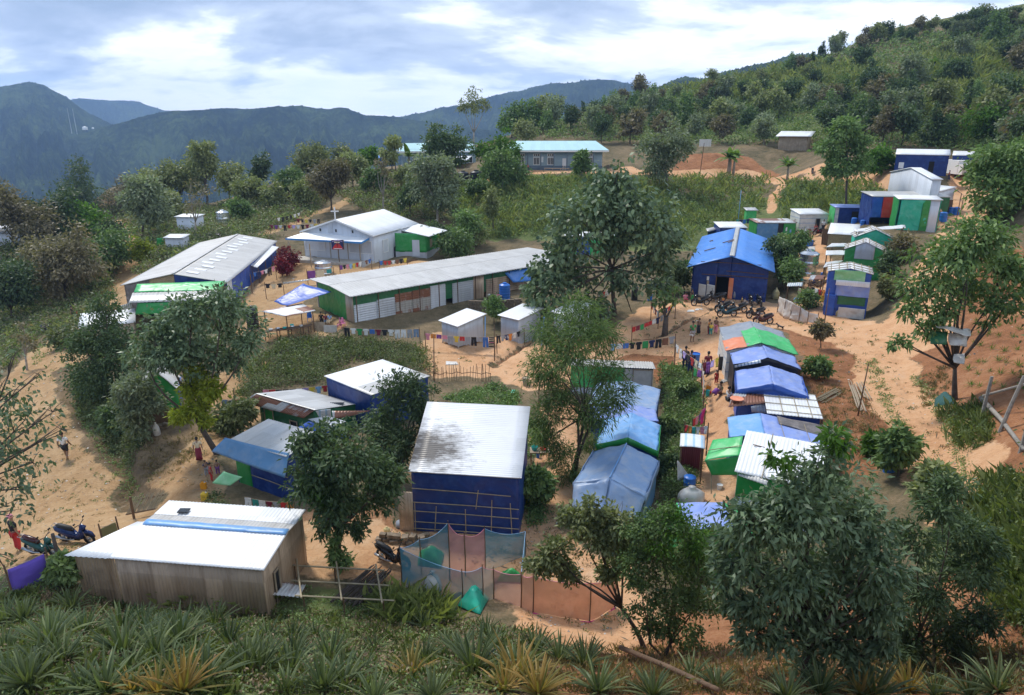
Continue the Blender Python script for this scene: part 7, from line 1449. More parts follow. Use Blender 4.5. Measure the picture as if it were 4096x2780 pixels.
for lb, z, x, y, rot, col, lean in (('black motorbike parked before the blue hall, leftmost of the group', 'i', 530, 1108, 8, 'bike_black', 0), ('black motorbike parked against the white sheets of the blue hall', 'i', 690, 1068, -12, 'bike_black', 0), ('dark green motorbike in the middle of the parked group', 'i', 810, 1226, 6, 'bike_teal', 0), ('black motorbike behind the dark green one', 'i', 770, 1172, 20, 'bike_black', 0), ('black motorbike with its tail to the yellow shirted child', 'i', 925, 1185, 10, 'bike_black', 0), ('motorbike facing forward beside the hall door, left of two', 'i', 1063, 1108, 78, 'bike_black', 0), ('motorbike facing forward beside the hall door, right of two', 'i', 1152, 1112, 84, 'bike_black', 0),
   ('black motorbike behind the red tailed one', 'i', 1112, 1238, 12, 'bike_black', 0), ('black motorbike with dark red tail above the grey tent', 'i', 1190, 1305, 8, 'bike_red', 0), ('black motorbike parked at the striped hut', 'i', 1775, 368, 15, 'bike_red', 0), ('motorbike leaning by the green walled hut', 'i', 1522, 438, 75, 'bike_black', 0),
   ('navy scooter parked on the left road above the tin hut', 'k', 615, 1118, 172, 'bike_navy', 1), ('green and black motorbike beside the navy scooter', 'k', 350, 1222, 166, 'bike_green', 0), ('dark motorbike parked behind the blue net', 'm', 150, 1095, 150, 'bike_black', 0), ('motorbike with orange bag at the far left roadside', 'f', 380, 848, 160, 'bike_black', 0), ('motorbike on the upper road near the broad banana plant', 'd', 1240, 892, 60, 'bike_black', 0), ('motorbike parked on the upper road at the far right', 'e', 1350, 940, 30, 'bike_red', 0)):
    key = (col, lean)
    if key not in protos: protos[key] = bike('x', col, 'seat_black' if col != 'bike_green' else 'bike_red', bool(lean)); o = protos[key]
    else: o = copy_tree(protos[key])
    g = G(z, x, y); o['label'] = lb; o.location = g - Vector((0, 0, .02)); o.rotation_euler = (radians(-7), 0, radians(rot)); o.scale = (1, 1, 1)
# ------------------------------------------------------------------ washing lines
def rope_pt(z, x, y, h):
    u, v = zz(z, x, y); p = Gs(u, v)
    for _ in range(8): p = at_z(u, v, min(hz(p.x, p.y) + h, 19.5))
    return p
ORD = ['leftmost', 'second from the left', 'third from the left', 'fourth from the left', 'fifth from the left', 'sixth from the left', 'seventh from the left']
def garment(kind, a, d, w, h, col, seed):
    """hangs from a along unit direction d"""
    mb = MB(); mb.smooth = True; dn = Vector((0, 0, -1)); n = Vector((-d.y, d.x, 0)).normalized(); sl = n * random.Random(seed).uniform(-.08, .08)
    def pc(x0, x1, y0, y1, x2=None, x3=None):
        x2, x3 = (x1 if x2 is None else x2), (x0 if x3 is None else x3); P = [a + d * x3 + (dn + sl) * y1, a + d * x2 + (dn + sl) * y1, a + d * x1 + (dn + sl) * y0, a + d * x0 + (dn + sl) * y0]; mb.sheet(*P, 8, 8, wob=.035 if kind != 'sheet' else .09, wf=3. if kind != 'sheet' else 1.8, th=.012, seed=seed % 50)
    if kind == 'shirt': pc(w * .18, w * .82, 0, h); pc(0, w * .2, .02, h * .36, w * .22, -.02 * w); pc(w * .8, w, .02, h * .36, w * 1.02, w * .78)
    elif kind == 'trousers': pc(0, w, 0, h * .3); pc(0, w * .49, h * .29, h, w * .40, -.04 * w); pc(w * .51, w, h * .29, h, w * 1.04, w * .60)
    elif kind == 'shorts': pc(0, w, 0, h * .5); pc(0, w * .48, h * .48, h); pc(w * .52, w, h * .48, h)
    else: pc(0, w, 0, h)
    return mb
def line(where, A, B, hts, gs, group=None, poles='ab', sag=.12, size=1., name='clothesline', lowpole=0):
    """A, B: (zone, x, y) of the rope ends; gs: colour letters or words with kind"""
    a, b = rope_pt(*A, hts[0]), rope_pt(*B, hts[1]); d = b - a; L = d.length; du = d.normalized(); c = (a + b) / 2; left = a.x / a.y < b.x / b.y
    t = thing(name, 'washing line strung ' + where, 'clothesline', (c.x, c.y, hz(c.x, c.y)), 'washing lines')
    rp = lambda f: a.lerp(b, f) - Vector((0, 0, sag * 4 * f * (1 - f)))
    MB().tube([rp(i / 10) for i in range(11)], .012, 4).build('rope', 'wood_pale', t)
    for k, p in (('a', a), ('b', b)):
        if k in poles: MB().tube([Vector((p.x + .05, p.y, hz(p.x, p.y) - .4)), Vector((p.x + .02, p.y, p.z - .4)), p + Vector((0, 0, .15))], [.04, .035, .03], 6).build('pole', 'wood', t)
    its = [(g.split(':') + ['shirt'])[:2] for g in gs.split()]; tot = {}; cnt = {}
    for it in its: tot[tuple(it)] = tot.get(tuple(it), 0) + 1
    W_ = L / len(its)
    for k, (col, kind) in enumerate(its if left else its[::-1]):
        f = (k + .5) / len(its) if left else 1 - (k + .5) / len(its); R = random.Random(crc(where) + k); w = min(W_ * .9, {'shirt': .62, 'trousers': .46, 'shorts': .45, 'sheet': 1.5, 'towel': .55}[kind] * size); h = {'shirt': .55, 'trousers': .8, 'shorts': .42, 'sheet': 1.0, 'towel': .55}[kind] * R.uniform(.8, 1.15) * size
        p = rp(f) - du * w / 2; o = garment(kind, p, du, w, h, col, crc(where) + k).build({'sheet': 'hanging_sheet', 'towel': 'towel'}.get(kind, kind), 'cloth_' + col, loc=p)
        key = (col, kind); lb = '%s %s on the line %s' % (col, {'sheet': 'sheet', 'towel': 'cloth'}.get(kind, kind), where)
        if tot[key] > 1: lb = '%s %s, %s, on the line %s' % (col, {'sheet': 'sheet', 'towel': 'cloth'}.get(kind, kind), ORD[min(6, cnt.get(key, 0))], where)
        cnt[key] = cnt.get(key, 0) + 1; tag(o, lb, {'sheet': 'sheet', 'towel': 'cloth'}.get(kind, kind), 'washing drying outdoors')
    return t
line('below the long barrack', ('g', 1070, 472), ('g', 1750, 486), (1.5, 1.5), 'black:trousers white green white blue:shorts maroon black white white:trousers white:trousers grey:trousers jeans:trousers')
line('by the stilted latrine', ('g', 1800, 522), ('h', 400, 560), (1.5, 1.5), 'pink orange:shorts purple:shorts pink:shorts grey:trousers yellow red:shorts grey:trousers black:trousers grey:shorts blue:trousers black:sheet')
line('beside the second latrine', ('h', 418, 545), ('h', 670, 490), (1.6, 1.6), 'black:trousers grey navy orange white black grey')
line('above the tin shed', ('h', 1440, 622), ('h', 2032, 548), (1.6, 1.7), 'sky white:shorts blue:shorts black black green:towel navy black:trousers brown:towel grey')
line('beside the blue water butt', ('n', 1132, 165), ('n', 1375, 352), (1.9, 1.6), 'white white:trousers lilac black red cream white:shorts')
line('beside the blue tent', ('n', 1375, 335), ('n', 1525, 285), (1.5, 1.7), 'maroon:towel purple:trousers lilac:towel yellow')
line('on the slope edge of the walkway', ('n', 1290, 372), ('n', 1372, 400), (1.4, 1.4), 'green:towel purple:towel', poles='a')
line('along the walkway edge', ('n', 1375, 360), ('n', 1388, 600), (1.6, 1.4), 'white white:sheet pink orange:shorts white red:shorts')
line('above the striped washing stall', ('n', 1215, 895), ('n', 1425, 905), (1.7, 1.7), 'red orange:towel teal:towel white pink:shorts white', size=.9)
line('along the stall rack', ('n', 1285, 850), ('n', 1400, 735), (1.5, 1.7), 'red:towel pink purple magenta:sheet', size=.9)
line('left of the church, topmost of three', ('b', 465, 838), ('b', 680, 785), (1.7, 1.7), 'white black:trousers black black:trousers white white')
line('left of the church, middle of three', ('b', 640, 843), ('b', 860, 845), (1.7, 1.7), 'maroon black yellow:towel black grey black:trousers')
line('left of the church, longest of three', ('b', 400, 900), ('b', 840, 890), (1.7, 1.7), 'maroon purple white black:trousers red lilac white black maroon white yellow')
line('in the church yard by the clear tank', ('b', 1030, 1265), ('b', 1315, 1205), (1.6, 1.6), 'purple:towel black pink sky yellow red white grey:trousers brown blue')
line('beside the church annex', ('b', 1388, 1225), ('b', 1640, 1195), (1.5, 1.5), 'blue red red white brown black yellow')
line('between the hall and the barrack', ('b', 735, 1312), ('b', 975, 1290), (1.6, 1.6), 'purple:sheet cream:sheet teal:towel')
line('at the church end of the hall', ('g', 355, 75), ('g', 520, 68), (1.7, 1.7), 'black cream black')
line('behind the green hut', ('l', 490, 312), ('l', 1060, 268), (1.6, 1.6), 'pink red black black:trousers black white lilac yellow sky red pink')
line('left of the green hut', ('l', 168, 390), ('l', 412, 368), (1.7, 1.7), 'jeans:trousers grey:towel red black red')
line('along the awning hut wall', ('l', 350, 1158), ('l', 735, 1195), (1.0, 1.0), 'white:trousers teal:trousers white:trousers maroon grey red orange:shorts', poles='', size=.8)
line('across the navy shed wall', ('m', 800, 618), ('m', 945, 616), (1.35, 1.35), 'grey lilac:shorts', poles='', size=.9); line('low on the navy shed wall', ('m', 780, 708), ('m', 1040, 708), (.85, .85), 'yellow:towel black:towel red:towel', poles='', size=.7)
line('at the left edge of the field', ('k', 35, 1325), ('k', 360, 1190), (1.2, 1.3), 'violet:sheet', size=1.5); line('behind the tin hut', ('k', 780, 1000), ('k', 915, 942), (1.2, 1.2), 'olive:sheet', size=1.)
line('under the leafy tree', ('h', 1640, 470), ('h', 1930, 352), (1.5, 1.7), 'red:shorts maroon:shorts green:towel red:shorts red:shorts white:shorts navy grey'); line('beside the trunk of the leafy tree', ('h', 1332, 162), ('h', 1470, 108), (1.6, 1.6), 'white red white:towel white')
line('at the bottom of the hill path', ('i', 1240, 148), ('i', 1490, 156), (1.5, 1.5), 'navy teal pink orange blue black'); line('behind the blue and green hut', ('i', 1400, 203), ('i', 1525, 213), (1.5, 1.5), 'red maroon purple orange pink'); line('beside the sack cloth fence', ('i', 1560, 918), ('i', 1690, 945), (1.5, 1.5), 'cream:towel orange pink black:trousers')
line('behind the tin toilets of the camp', ('h', 1815, 240), ('h', 1880, 330), (1.7, 1.7), 'red white maroon white'); line('by the forked sapling', ('h', 1940, 300), ('h', 2035, 225), (1.7, 1.7), 'navy red:shorts yellow:towel white')
line('right of the hall wall', ('b', 250, 1330), ('b', 450, 1265), (1.7, 1.7), 'blue navy:trousers pink white black:trousers pink', size=1.); line('beside the tiny green latrine', ('i', 905, 200), ('i', 1050, 195), (1.5, 1.5), 'teal navy blue:towel navy')
# striped blanket: pale and pink bands woven across the dark cloth
p = rope_pt('h', 345, 566, 1.5)
# sports shirt number
def text(s, size, m, name, parent, p, xdir, up=Vector((0, 0, 1)), off=.02):
    cu = bpy.data.curves.new(name, 'FONT'); cu.body = s; cu.size = size; cu.align_x = 'CENTER'; cu.align_y = 'CENTER'; cu.extrude = .004
    me = bpy.data.meshes.new(name); o = bpy.data.objects.new('tmp', cu); COL.objects.link(o); bpy.context.view_layer.update(); me2 = bpy.data.meshes.new_from_object(o.evaluated_get(bpy.context.evaluated_depsgraph_get())); bpy.data.objects.remove(o)
    q = bpy.data.objects.new(name, me2); COL.objects.link(q); me2.materials.clear(); me2.materials.append(MATS[m]); X = xdir.normalized(); N = X.cross(up).normalized(); M = Matrix((X, up, N)).transposed().to_4x4(); M.translation = p + N * off - parent_loc(parent); q.parent = parent; q.matrix_basis = M; return q
for o in list(bpy.data.objects):
    if o.get('label', '') == 'navy shirt on the line beside the second latrine':
        c = o.location; d = Vector((1, .25, 0)).normalized(); vs = [v.co for v in o.data.vertices]; cc = c + sum(vs, Vector()) / len(vs); text('15', .34, 'paint_white', 'number', o, cc + Vector((0, -.03, -.05)), Vector((1, .2, 0)), off=.05)
    if o.get('label', '') == 'black sheet on the line by the stilted latrine':
        vs = [v.co for v in o.data.vertices]; n = 49; zs = [v.z for v in vs]; z0, z1 = min(zs), max(zs); o['label'] = 'black blanket with pale and pink stripes by the stilted latrine'
        a, b_ = min(vs[:n], key=lambda v: v.x), max(vs[:n], key=lambda v: v.x); du = Vector((b_.x - a.x, b_.y - a.y, 0)); nn = Vector((du.y, -du.x, 0)).normalized() * .05
        for f, cl in ((.15, 'cream'), (.3, 'cream'), (.47, 'pink'), (.65, 'cream'), (.82, 'cream')):
            q = o.location + Vector((a.x, a.y, z0 + (z1 - z0) * f)) + nn; MB().sheet(q, q + du, q + du + Vector((0, 0, .05)), q + Vector((0, 0, .05)), 6, 1, wob=.01, th=.01).build('stripe', 'cloth_' + cl, o)
# ------------------------------------------------------------------ church signboard
g = G('b', 1032, 1252); t = thing('church_sign', 'navy church signboard with a red arch and a cross on a post', 'signboard', g); dd = (g - Vector(EYE)).length; px = 1 / 2.253 / FPX * dd; bz = g.z + 125 * px * 1.02; cx_ = g + Vector((-3 * px, -.1, 0)); hw, hh = 52 * px, 80 * px * 1.02
MB().tube([g - Vector((0, 0, .3)), Vector((g.x, g.y, bz + hh))], .05, 6).build('post', 'wood', t)
def flat(name, pts, m, off, par=None, th=.01):
    P = [Vector((cx_.x + x * hw, cx_.y - off, bz + y * hh)) for x, y in pts]; n = len(P); mb = MB(); mb.add(P + [p + Vector((0, th, 0)) for p in P], [tuple(range(n))] + [tuple(range(2 * n - 1, n - 1, -1))] + [(i, (i + 1) % n, n + (i + 1) % n, n + i) for i in range(n)]); return mb.build(name, m, par or t)
bd = flat('board', [(-1, 0), (1, 0), (1, 1), (-1, 1)], 'cloth_navy', 0, th=.04); flat('frame', [(.94, -.02), (1.06, -.02), (1.06, 1), (.94, 1)], 'wood', .004, bd, .06)
flat('arch', [(-.88, .02)] + [(-.88 + 1.76 * k / 14, .02 + .62 * sin(pi * k / 14) ** .8) for k in range(1, 14)] + [(.88, .02)], 'cloth_red', .016, bd)
flat('cross', [(-.03, .22), (.03, .22), (.03, .62), (-.03, .62)], 'hair', .03, bd); flat('cross_arm', [(-.18, .47), (.18, .47), (.18, .53), (-.18, .53)], 'hair', .034, bd)
flat('caption', [(-.65, .07), (.72, .05), (.72, .11), (-.65, .13)], 'paint_white', .032, bd); flat('title', [(-.5, .70), (-.02, .70), (-.02, .82), (-.5, .82)], 'cloth_cream', .02, bd); flat('title', [(.03, .70), (.42, .70), (.42, .81), (.03, .81)], 'cloth_cream', .02, bd)
flat('arched_title', [(-.86 + 1.72 * k / 10, .78 + .15 * sin(pi * k / 10)) for k in range(11)] + [(.86 - 1.72 * k / 10, .84 + .15 * sin(pi * k / 10)) for k in range(11)], 'cloth_lilac', .022, bd)
# ------------------------------------------------------------------ netting enclosure
mat('net_blue', m_net, (.12, .36, .48), .6); mat('net_pink', m_net, (.62, .30, .34), .66); mat('net_orange', m_net, (.88, .46, .30), .88); mat('net_white', m_net, (.60, .62, .62), .6); mat('net_teal', m_net, (.04, .14, .13), .9)
t = thing('netting_enclosure', 'garden enclosure of blue, pink and orange nets hung on poles', 'net fence', G('m', 700, 1250))
def np_(x, yb, h): g = G('m', x, yb); return g, g + Vector((0, 0, h * 1.33))
NP = {k: np_(*v) for k, v in dict(a=(212, 1275, 1.35), b=(365, 1190, 1.3), c=(590, 1225, 2.0), d=(712, 1190, 1.45), e=(868, 1160, 1.55), f=(1185, 1030, .9), g=(690, 1400, 1.05), h=(850, 1400, 1.2), i=(1245, 1480, 1.2), j=(1690, 1552, 1.25), k=(1890, 1440, 1.05), l=(935, 1370, 1.0), m=(1150, 1440, 1.1)).items()}
for k, (a, b_) in NP.items(): MB().tube([a - Vector((0, 0, .3)), a.lerp(b_, .5) + Vector((.02, 0, 0)), b_ + Vector((0, 0, .12))], [.028, .024, .02], 6).build('pole', 'wood', t)
def net(k1, k2, m, sag=.25, lo=0., up=1., nm='net', wob=.08):
    (a, A), (b_, B) = NP[k1], NP[k2]; mb = MB(); mb.smooth = True; n = 12
    for i in range(n):
        f, g_ = i / n, (i + 1) / n; s0, s1 = sag * 4 * f * (1 - f), sag * 4 * g_ * (1 - g_)
        P = [a.lerp(A, lo).lerp(b_.lerp(B, lo), f), a.lerp(A, lo).lerp(b_.lerp(B, lo), g_), a.lerp(A, up).lerp(b_.lerp(B, up), g_) - Vector((0, 0, s1)), a.lerp(A, up).lerp(b_.lerp(B, up), f) - Vector((0, 0, s0))]
        for q in P: q += Vector((0, wob * mnoise.noise(q * 1.1), 0))
        mb.add(P, [(0, 1, 2, 3)])
    mb.build(nm, m, t); MB().tube([A.lerp(B, i / 8) - Vector((0, 0, sag * 4 * (i / 8) * (1 - i / 8))) + Vector((0, 0, (up - 1) * .3)) for i in range(9)], .01, 4).build('rope', 'cloth_sky' if 'blue' in m else 'cloth_pink', t)
for a in (('a', 'g', 'net_blue', .12), ('g', 'h', 'net_blue', .1), ('a', 'b', 'net_blue', .1), ('b', 'c', 'net_blue', .2), ('c', 'd', 'net_pink', .2), ('d', 'e', 'net_pink', .2), ('e', 'f', 'net_blue', .2), ('f', 'm', 'net_blue', .1), ('h', 'l', 'net_white', .05), ('l', 'm', 'net_pink', .1), ('m', 'i', 'net_orange', .1), ('i', 'j', 'net_orange', .12), ('j', 'k', 'net_orange', .1)): net(*a)
for k1, k2 in (('i', 'j'), ('j', 'k')):
    MB().tube([NP[k1][0].lerp(NP[k2][0], i / 8) + Vector((0, -.05, .03 - .1 * sin(pi * i / 8))) for i in range(9)], .025, 5).build('net_hem', 'cloth_magenta', t)
def heap(label, z, pts, m, h, cat='tarp', name='tarp', wob=.12):
    """a loose cloth thrown over something: four ground corners and a peaked middle"""
    P = [G(z, x, y) + Vector((0, 0, .03)) for x, y in pts]; c = sum(P, Vector()) / 4; mb = MB(); mb.smooth = True; n = 9
    if (P[1] - P[0]).cross(P[3] - P[0]).z < 0: P = [P[1], P[0], P[3], P[2]]
    mb.sheet(*P, n, n, wob=0, th=.015); N = len(mb.v) // 2
    for i in range(N):
        q = Vector(mb.v[i]); x, y = (i % (n + 1)) / n, (i // (n + 1)) / n; dz = h * (max(0, 1 - 2 * max(abs(x - .5), abs(y - .5))) ** .8) + wob * mnoise.fractal(Vector((x * 3 + pts[0][0], y * 3, h)), 1, 2, 3) * (h > .08)
        mb.v[i] = (q.x, q.y, q.z + max(0, dz) + .012); mb.v[i + N] = (q.x, q.y, q.z + max(0, dz))
    return tag(mb.build(name, m, loc=c), label, cat)
heap('green tarp tented inside the back of the blue net', 'm', [(335, 1110), (520, 1130), (545, 1020), (350, 1010)], 'tarp_green', .7); heap('turquoise tarp in the front corner of the nets', 'm', [(650, 1440), (830, 1500), (900, 1370), (740, 1330)], 'tarp_teal', .8); heap('green tarp between the blue and orange nets', 'm', [(960, 1240), (1170, 1250), (1170, 1190), (1000, 1180)], 'tarp_green', .5)
heap('white plastic sheet spread on the earth by the gully', 'i', [(470, 1165), (560, 1160), (545, 1145), (480, 1145)], 'tarp_white', .03); heap('cream sheet spread beside the white plastic sheet', 'i', [(385, 1180), (470, 1178), (460, 1158), (400, 1158)], 'tarp_band', .03); heap('cream drying sheet behind the seated women', 'o', [(490, 885), (570, 850), (550, 828), (490, 845)], 'tarp_white', .03); heap('pale sheets drying on the garden mound', 'g', [(1990, 812), (2105, 810), (2090, 785), (1990, 780)], 'tarp_white', .05); heap('torn dark green net lying at the roadside', 't', [(465, 650), (625, 625), (570, 540), (470, 590)], 'net_teal', .5)
heap('white tarp lying beside the church steps', 'b', [(1345, 1235), (1520, 1195), (1500, 1180), (1390, 1200)], 'tarp_white', .08); heap('small teal cloth dropped in the garden', 'h', [(548, 1070), (598, 1072), (590, 1045), (555, 1048)], 'tarp_teal', .12)
# ------------------------------------------------------------------ poles, logs, fences, racks
def pole(label, pts, r, m='wood', cat='pole', name='pole', n=6): 
    P = [Vector(p) for p in pts]; mb = MB(); mb.smooth = True; mb.tube(P, [r * (1 - .3 * i / (len(P) - 1)) for i in range(len(P))], n); return tag(mb.build(name, m, loc=P[0]), label, cat)
def up(z, x, y, h, dx=0, dy=0): g = G(z, x, y); return [g - Vector((0, 0, .3)), g + Vector((dx * .5, dy * .5, h * .5)), g + Vector((dx, dy, h))]
pole('upright wooden pole at the road fork', up('i', 1832, 1302, 3.0), .05); pole('wooden stake on the bare bank above the tents', up('j', 258, 1505, 3.0, .1), .04); pole('pale blue standpipe behind the navy hut', up('i', 925, 235, 4.6), .05, 'tarp_sky', 'pipe', 'standpipe'); pole('forked post in the garden with a red cloth', up('h', 800, 1205, 3.4), .04); pole('gnarled post on the earth below the latrine', up('h', 402, 770, 3.0), .05); pole('slim pole beside the green hut wall', up('l', 308, 640, 2.9), .045); pole('fence post at the left edge of the field', up('k', 480, 1330, 1.6), .09, 'bark'); pole('tall pole on the mound by the latrine', up('g', 1885, 960, 3.6, .1), .05)
tt = G('r', 900, 770); pole('long split log lying among the pineapples', [G('r', 490, 598) + Vector((0, 0, .35)), G('r', 700, 690) + Vector((0, 0, .3)), G('r', 930, 785) + Vector((0, 0, .2))], .075, 'wood', 'log', 'log', 8)
pole('pale log fallen beside the fence on the right bank', [G('t', 825, 620) + Vector((0, 0, .3)), G('t', 980, 790) + Vector((0, 0, .3)), G('t', 1165, 1030) + Vector((0, 0, .25))], .11, 'bark_pale', 'log', 'log', 8)
t = thing('rail_fence', 'rough pole fence on the right bank above the road', 'fence', G('t', 840, 730)); 
for p in (up('t', 838, 735, 2.1, .05), up('t', 975, 850, 2.6, .5), up('t', 1150, 1000, 1.0)): MB().tube(p, [.09, .08, .07], 7).build('post', 'bark_pale', t)
MB().tube([G('t', 815, 720) + Vector((0, 0, 1.05)), G('t', 1180, 740) + Vector((0, 0, 1.7))], .06, 7).build('rail', 'bark_pale', t)
def sticks(label, z, a, b_, n, r, m, cat, name, spread=.5, ln=None, lift=.08):
    A, B = G(z, *a), G(z, *b_); d = B - A; s = Vector((-d.y, d.x, 0)).normalized(); mb = MB(); R = random.Random(n + int(a[0]))
    for k in range(n):
        o = s * R.uniform(-spread, spread) + Vector((0, 0, lift + R.uniform(0, .25 * spread + .02))); q0, q1 = A + d * R.uniform(0, .15) + o, B - d * R.uniform(0, .2) + o * .9; mb.tube([q0, q0.lerp(q1, .5) + Vector((0, 0, R.uniform(-.03, .05))), q1], r * R.uniform(.7, 1.2), 5)
    return tag(mb.build(name, m, loc=A), label, cat)
sticks('bundle of pale bamboo poles on the bank behind the tin lattice shelter', 'o', (1500, 1085), (1730, 960), 14, .03, 'bamboo_pole', 'bamboo', 'bamboo_bundle', .35); sticks('split white bamboo lengths leaning beside the stake', 'j', (295, 1495), (200, 1235), 8, .03, 'wood_pale', 'bamboo', 'bamboo_bundle', .2); sticks('second fan of split bamboo right of the stake', 'j', (345, 1390), (260, 1240), 5, .03, 'wood_pale', 'bamboo', 'bamboo_bundle', .25); sticks('dark heap of firewood beside the patchwork hut', 'i', (1700, 915), (1825, 850), 26, .045, 'wood', 'firewood', 'firewood_heap', .6); sticks('second firewood heap near the yellow jerrycan', 'i', (1700, 1020), (1835, 965), 22, .04, 'wood', 'firewood', 'firewood_heap', .5); sticks('stack of grey bamboo beside the pole frame', 'q', (1560, 265), (1740, 90), 34, .03, 'bark', 'bamboo', 'bamboo_bundle', .55); sticks('brushwood heap beside the church annex', 'b', (1610, 1245), (1735, 1215), 18, .04, 'wood', 'firewood', 'firewood_heap', .4)
t = thing('drying_rack', 'low frame of rusty poles beside the tin hut', 'frame', G('q', 1560, 270)); H1 = .75
def fp(x, y): return G('q', x, y) 
FR = {(i, j): fp(1385 + 180 * i + (j * -20), 285 - j * 72 + i * 12) for i in range(3) for j in range(3)}
for k, p in FR.items(): MB().tube([p - Vector((0, 0, .2)), p + Vector((0, 0, H1))], .03, 5).build('post', 'wood', t)
for j in range(3): MB().tube([FR[0, j] + Vector((-.3, 0, H1)), FR[2, j] + Vector((.4, 0, H1))], .035, 5).build('rail', 'bamboo_pole', t)
for i in range(3): MB().tube([FR[i, 0] + Vector((0, -.2, H1 + .06)), FR[i, 2] + Vector((0, .3, H1 + .06))], .035, 5).build('rail', 'bamboo_pole', t)
g = [G('q', x, y) + Vector((0, 0, .55)) for x, y in ((1205, 255), (1365, 270), (1395, 212), (1260, 195))]; mb = MB(); mb.smooth = True; mb.sheet(*g, corr=.15, amp=.018, nv=4); tag(mb.build('tin_sheet', 'tin_white_worn', loc=g[0]), 'loose corrugated sheet lying beside the tin hut', 'tin sheet')
t = thing('bamboo_screen', 'ragged bamboo screen behind the tin hut', 'screen', G('k', 1110, 935)); a, b_ = G('k', 1000, 945), G('k', 1230, 900); mb = MB()
for k in range(26): p = a.lerp(b_, k / 25); mb.tube([p + Vector((0, 0, .25)), p + Vector((.35, .5, .95 + random.uniform(-.1, .12)))], .022, 4)
mb.build('slats', 'bamboo_pole', t); mb = MB(); mb.tube([a + Vector((0, 0, .3)), b_ + Vector((0, 0, .3))], .03, 5); mb.tube([a + Vector((.35, .5, .8)), b_ + Vector((.35, .5, .8))], .03, 5); mb.build('rail', 'wood', t); MB().tube([a.lerp(b_, .25) - Vector((0, 0, .2)), a.lerp(b_, .25) + Vector((0, 0, 1.2))], .06, 6).build('post', 'wood', t)
t = thing('stick_fence', 'garden fence of thin crooked sticks below the latrines', 'fence', G('g', 2150, 950)); R = random.Random(3); mb = MB(); ST = [(1830, 940), (1930, 965), (2040, 955), (2130, 950), (2307, 958), (2400, 960)]
for (x0, y0), (x1, y1) in zip(ST, ST[1:]):
    A, B = G('g', x0, y0), G('g', x1, y1); MB().tube([A + Vector((0, 0, .55)), A.lerp(B, .5) + Vector((0, 0, .7)), B + Vector((0, 0, .6))], .025, 5).build('rail', 'wood', t)
    for k in range(7): p = A.lerp(B, k / 7); hh_ = R.uniform(.6, 1.5); mb.tube([p - Vector((0, 0, .2)), p + Vector((R.uniform(-.1, .1), 0, hh_))], .02, 4)
mb.build('sticks', 'wood', t)
t = thing('cooking_table', 'long rough table of poles with pots below the cooking shelter', 'table', G('g', 540, 600)); a, b_ = G('g', 345, 600), G('g', 770, 545); mb = MB(); dz = Vector((0, 0, .85)); sd = Vector((0, .8, 0))
mb.sheet(a + dz, b_ + dz, b_ + dz + sd, a + dz + sd, 24, 3, wob=.02, th=.06).build('table_top', 'wood', t)
for f in (.05, .3, .55, .8, .97):
    for s in (.05, .75): p = a.lerp(b_, f) + Vector((0, s, 0)); MB().tube([Vector((p.x, p.y, hz(p.x, p.y) - .2)), p + dz], .04, 6).build('leg', 'wood', t)
for k, (f, m_, w) in enumerate(((.15, 'plastic_white', .2), (.3, 'steel', .22), (.45, 'plastic_teal', .2), (.62, 'steel', .18), (.8, 'plastic_white', .16))): tag(MB().lathe(a.lerp(b_, f) + dz + Vector((0, .3, .03)), [(w * .7, 0), (w, .12), (w * .94, .12), (w * .6, .02)], 14).build('bowl', m_, loc=a.lerp(b_, f) + dz), ('white', 'large steel', 'teal', 'small steel', 'small white')[k] + ' bowl on the long cooking table', 'bowl', 'bowls on the cooking table')
def chair(label, z, x, y, rot, m_):
    g = G(z, x, y); t = thing('plastic_chair', label, 'chair', g, 'plastic chairs'); t.rotation_euler.z = rot; mb = MB(); mb.box(g + Vector((0, 0, .44)), (.44, .44, .04)); mb.build('seat', m_, t); MB().sheet(g + Vector((-.21, .2, .46)), g + Vector((.21, .2, .46)), g + Vector((.19, .27, .9)), g + Vector((-.19, .27, .9)), 4, 3, th=.03).build('backrest', m_, t)
    for sx in (-.18, .18):
        for sy in (-.18, .18): MB().tube([g + Vector((sx * 1.1, sy * 1.1, -.02)), g + Vector((sx, sy, .43))], .022, 5).build('leg', m_, t)
        MB().tube([g + Vector((sx * 1.2, .22, .66)), g + Vector((sx * 1.2, -.16, .66)), g + Vector((sx * 1.1, -.18, .44))], .018, 5).build('armrest', m_, t)
chair('pink plastic chair at the barrack corner', 'g', 1062, 474, .6, 'plastic_pink'); chair('blue plastic chair under the cooking shelter', 'g', 765, 420, .3, 'tank_blue')
# stone terraces
def stones(label, z, pts, h, name='stone_wall'):
    P = [G(z, x, y) for x, y in pts]; R = random.Random(len(pts)); mb = MB()
    for A, B in zip(P, P[1:]):
        L = (B - A).length; n = int(L / .32)
        for k in range(n):
            for r in range(int(h / .2)):
                c = A.lerp(B, (k + .5 + .4 * (r % 2)) / n) + Vector((R.uniform(-.03, .03), R.uniform(-.05, .05) + r * .03, .08 + r * .2)); ax = Matrix.Rotation(R.uniform(-.3, .3), 3, 'Z') @ Matrix.Rotation(R.uniform(-.15, .15), 3, 'Y'); mb.box(c, (R.uniform(.24, .38), R.uniform(.2, .34), R.uniform(.15, .22)), tuple(ax.col))
    return tag(mb.build(name, 'stone', loc=P[0]), label, 'wall')
stones('dry stone terrace wall below the barrack water tank', 'h', [(165, 318), (400, 322), (640, 300)], 1.0); stones('low dry stone wall in front of the navy shed', 'l', [(1390, 1500), (1560, 1520), (1750, 1530), (1800, 1500)], .5); stones('tumbled stones under the wooden roadside hut', 'k', [(1080, 235), (1200, 250), (1320, 225)], .4)
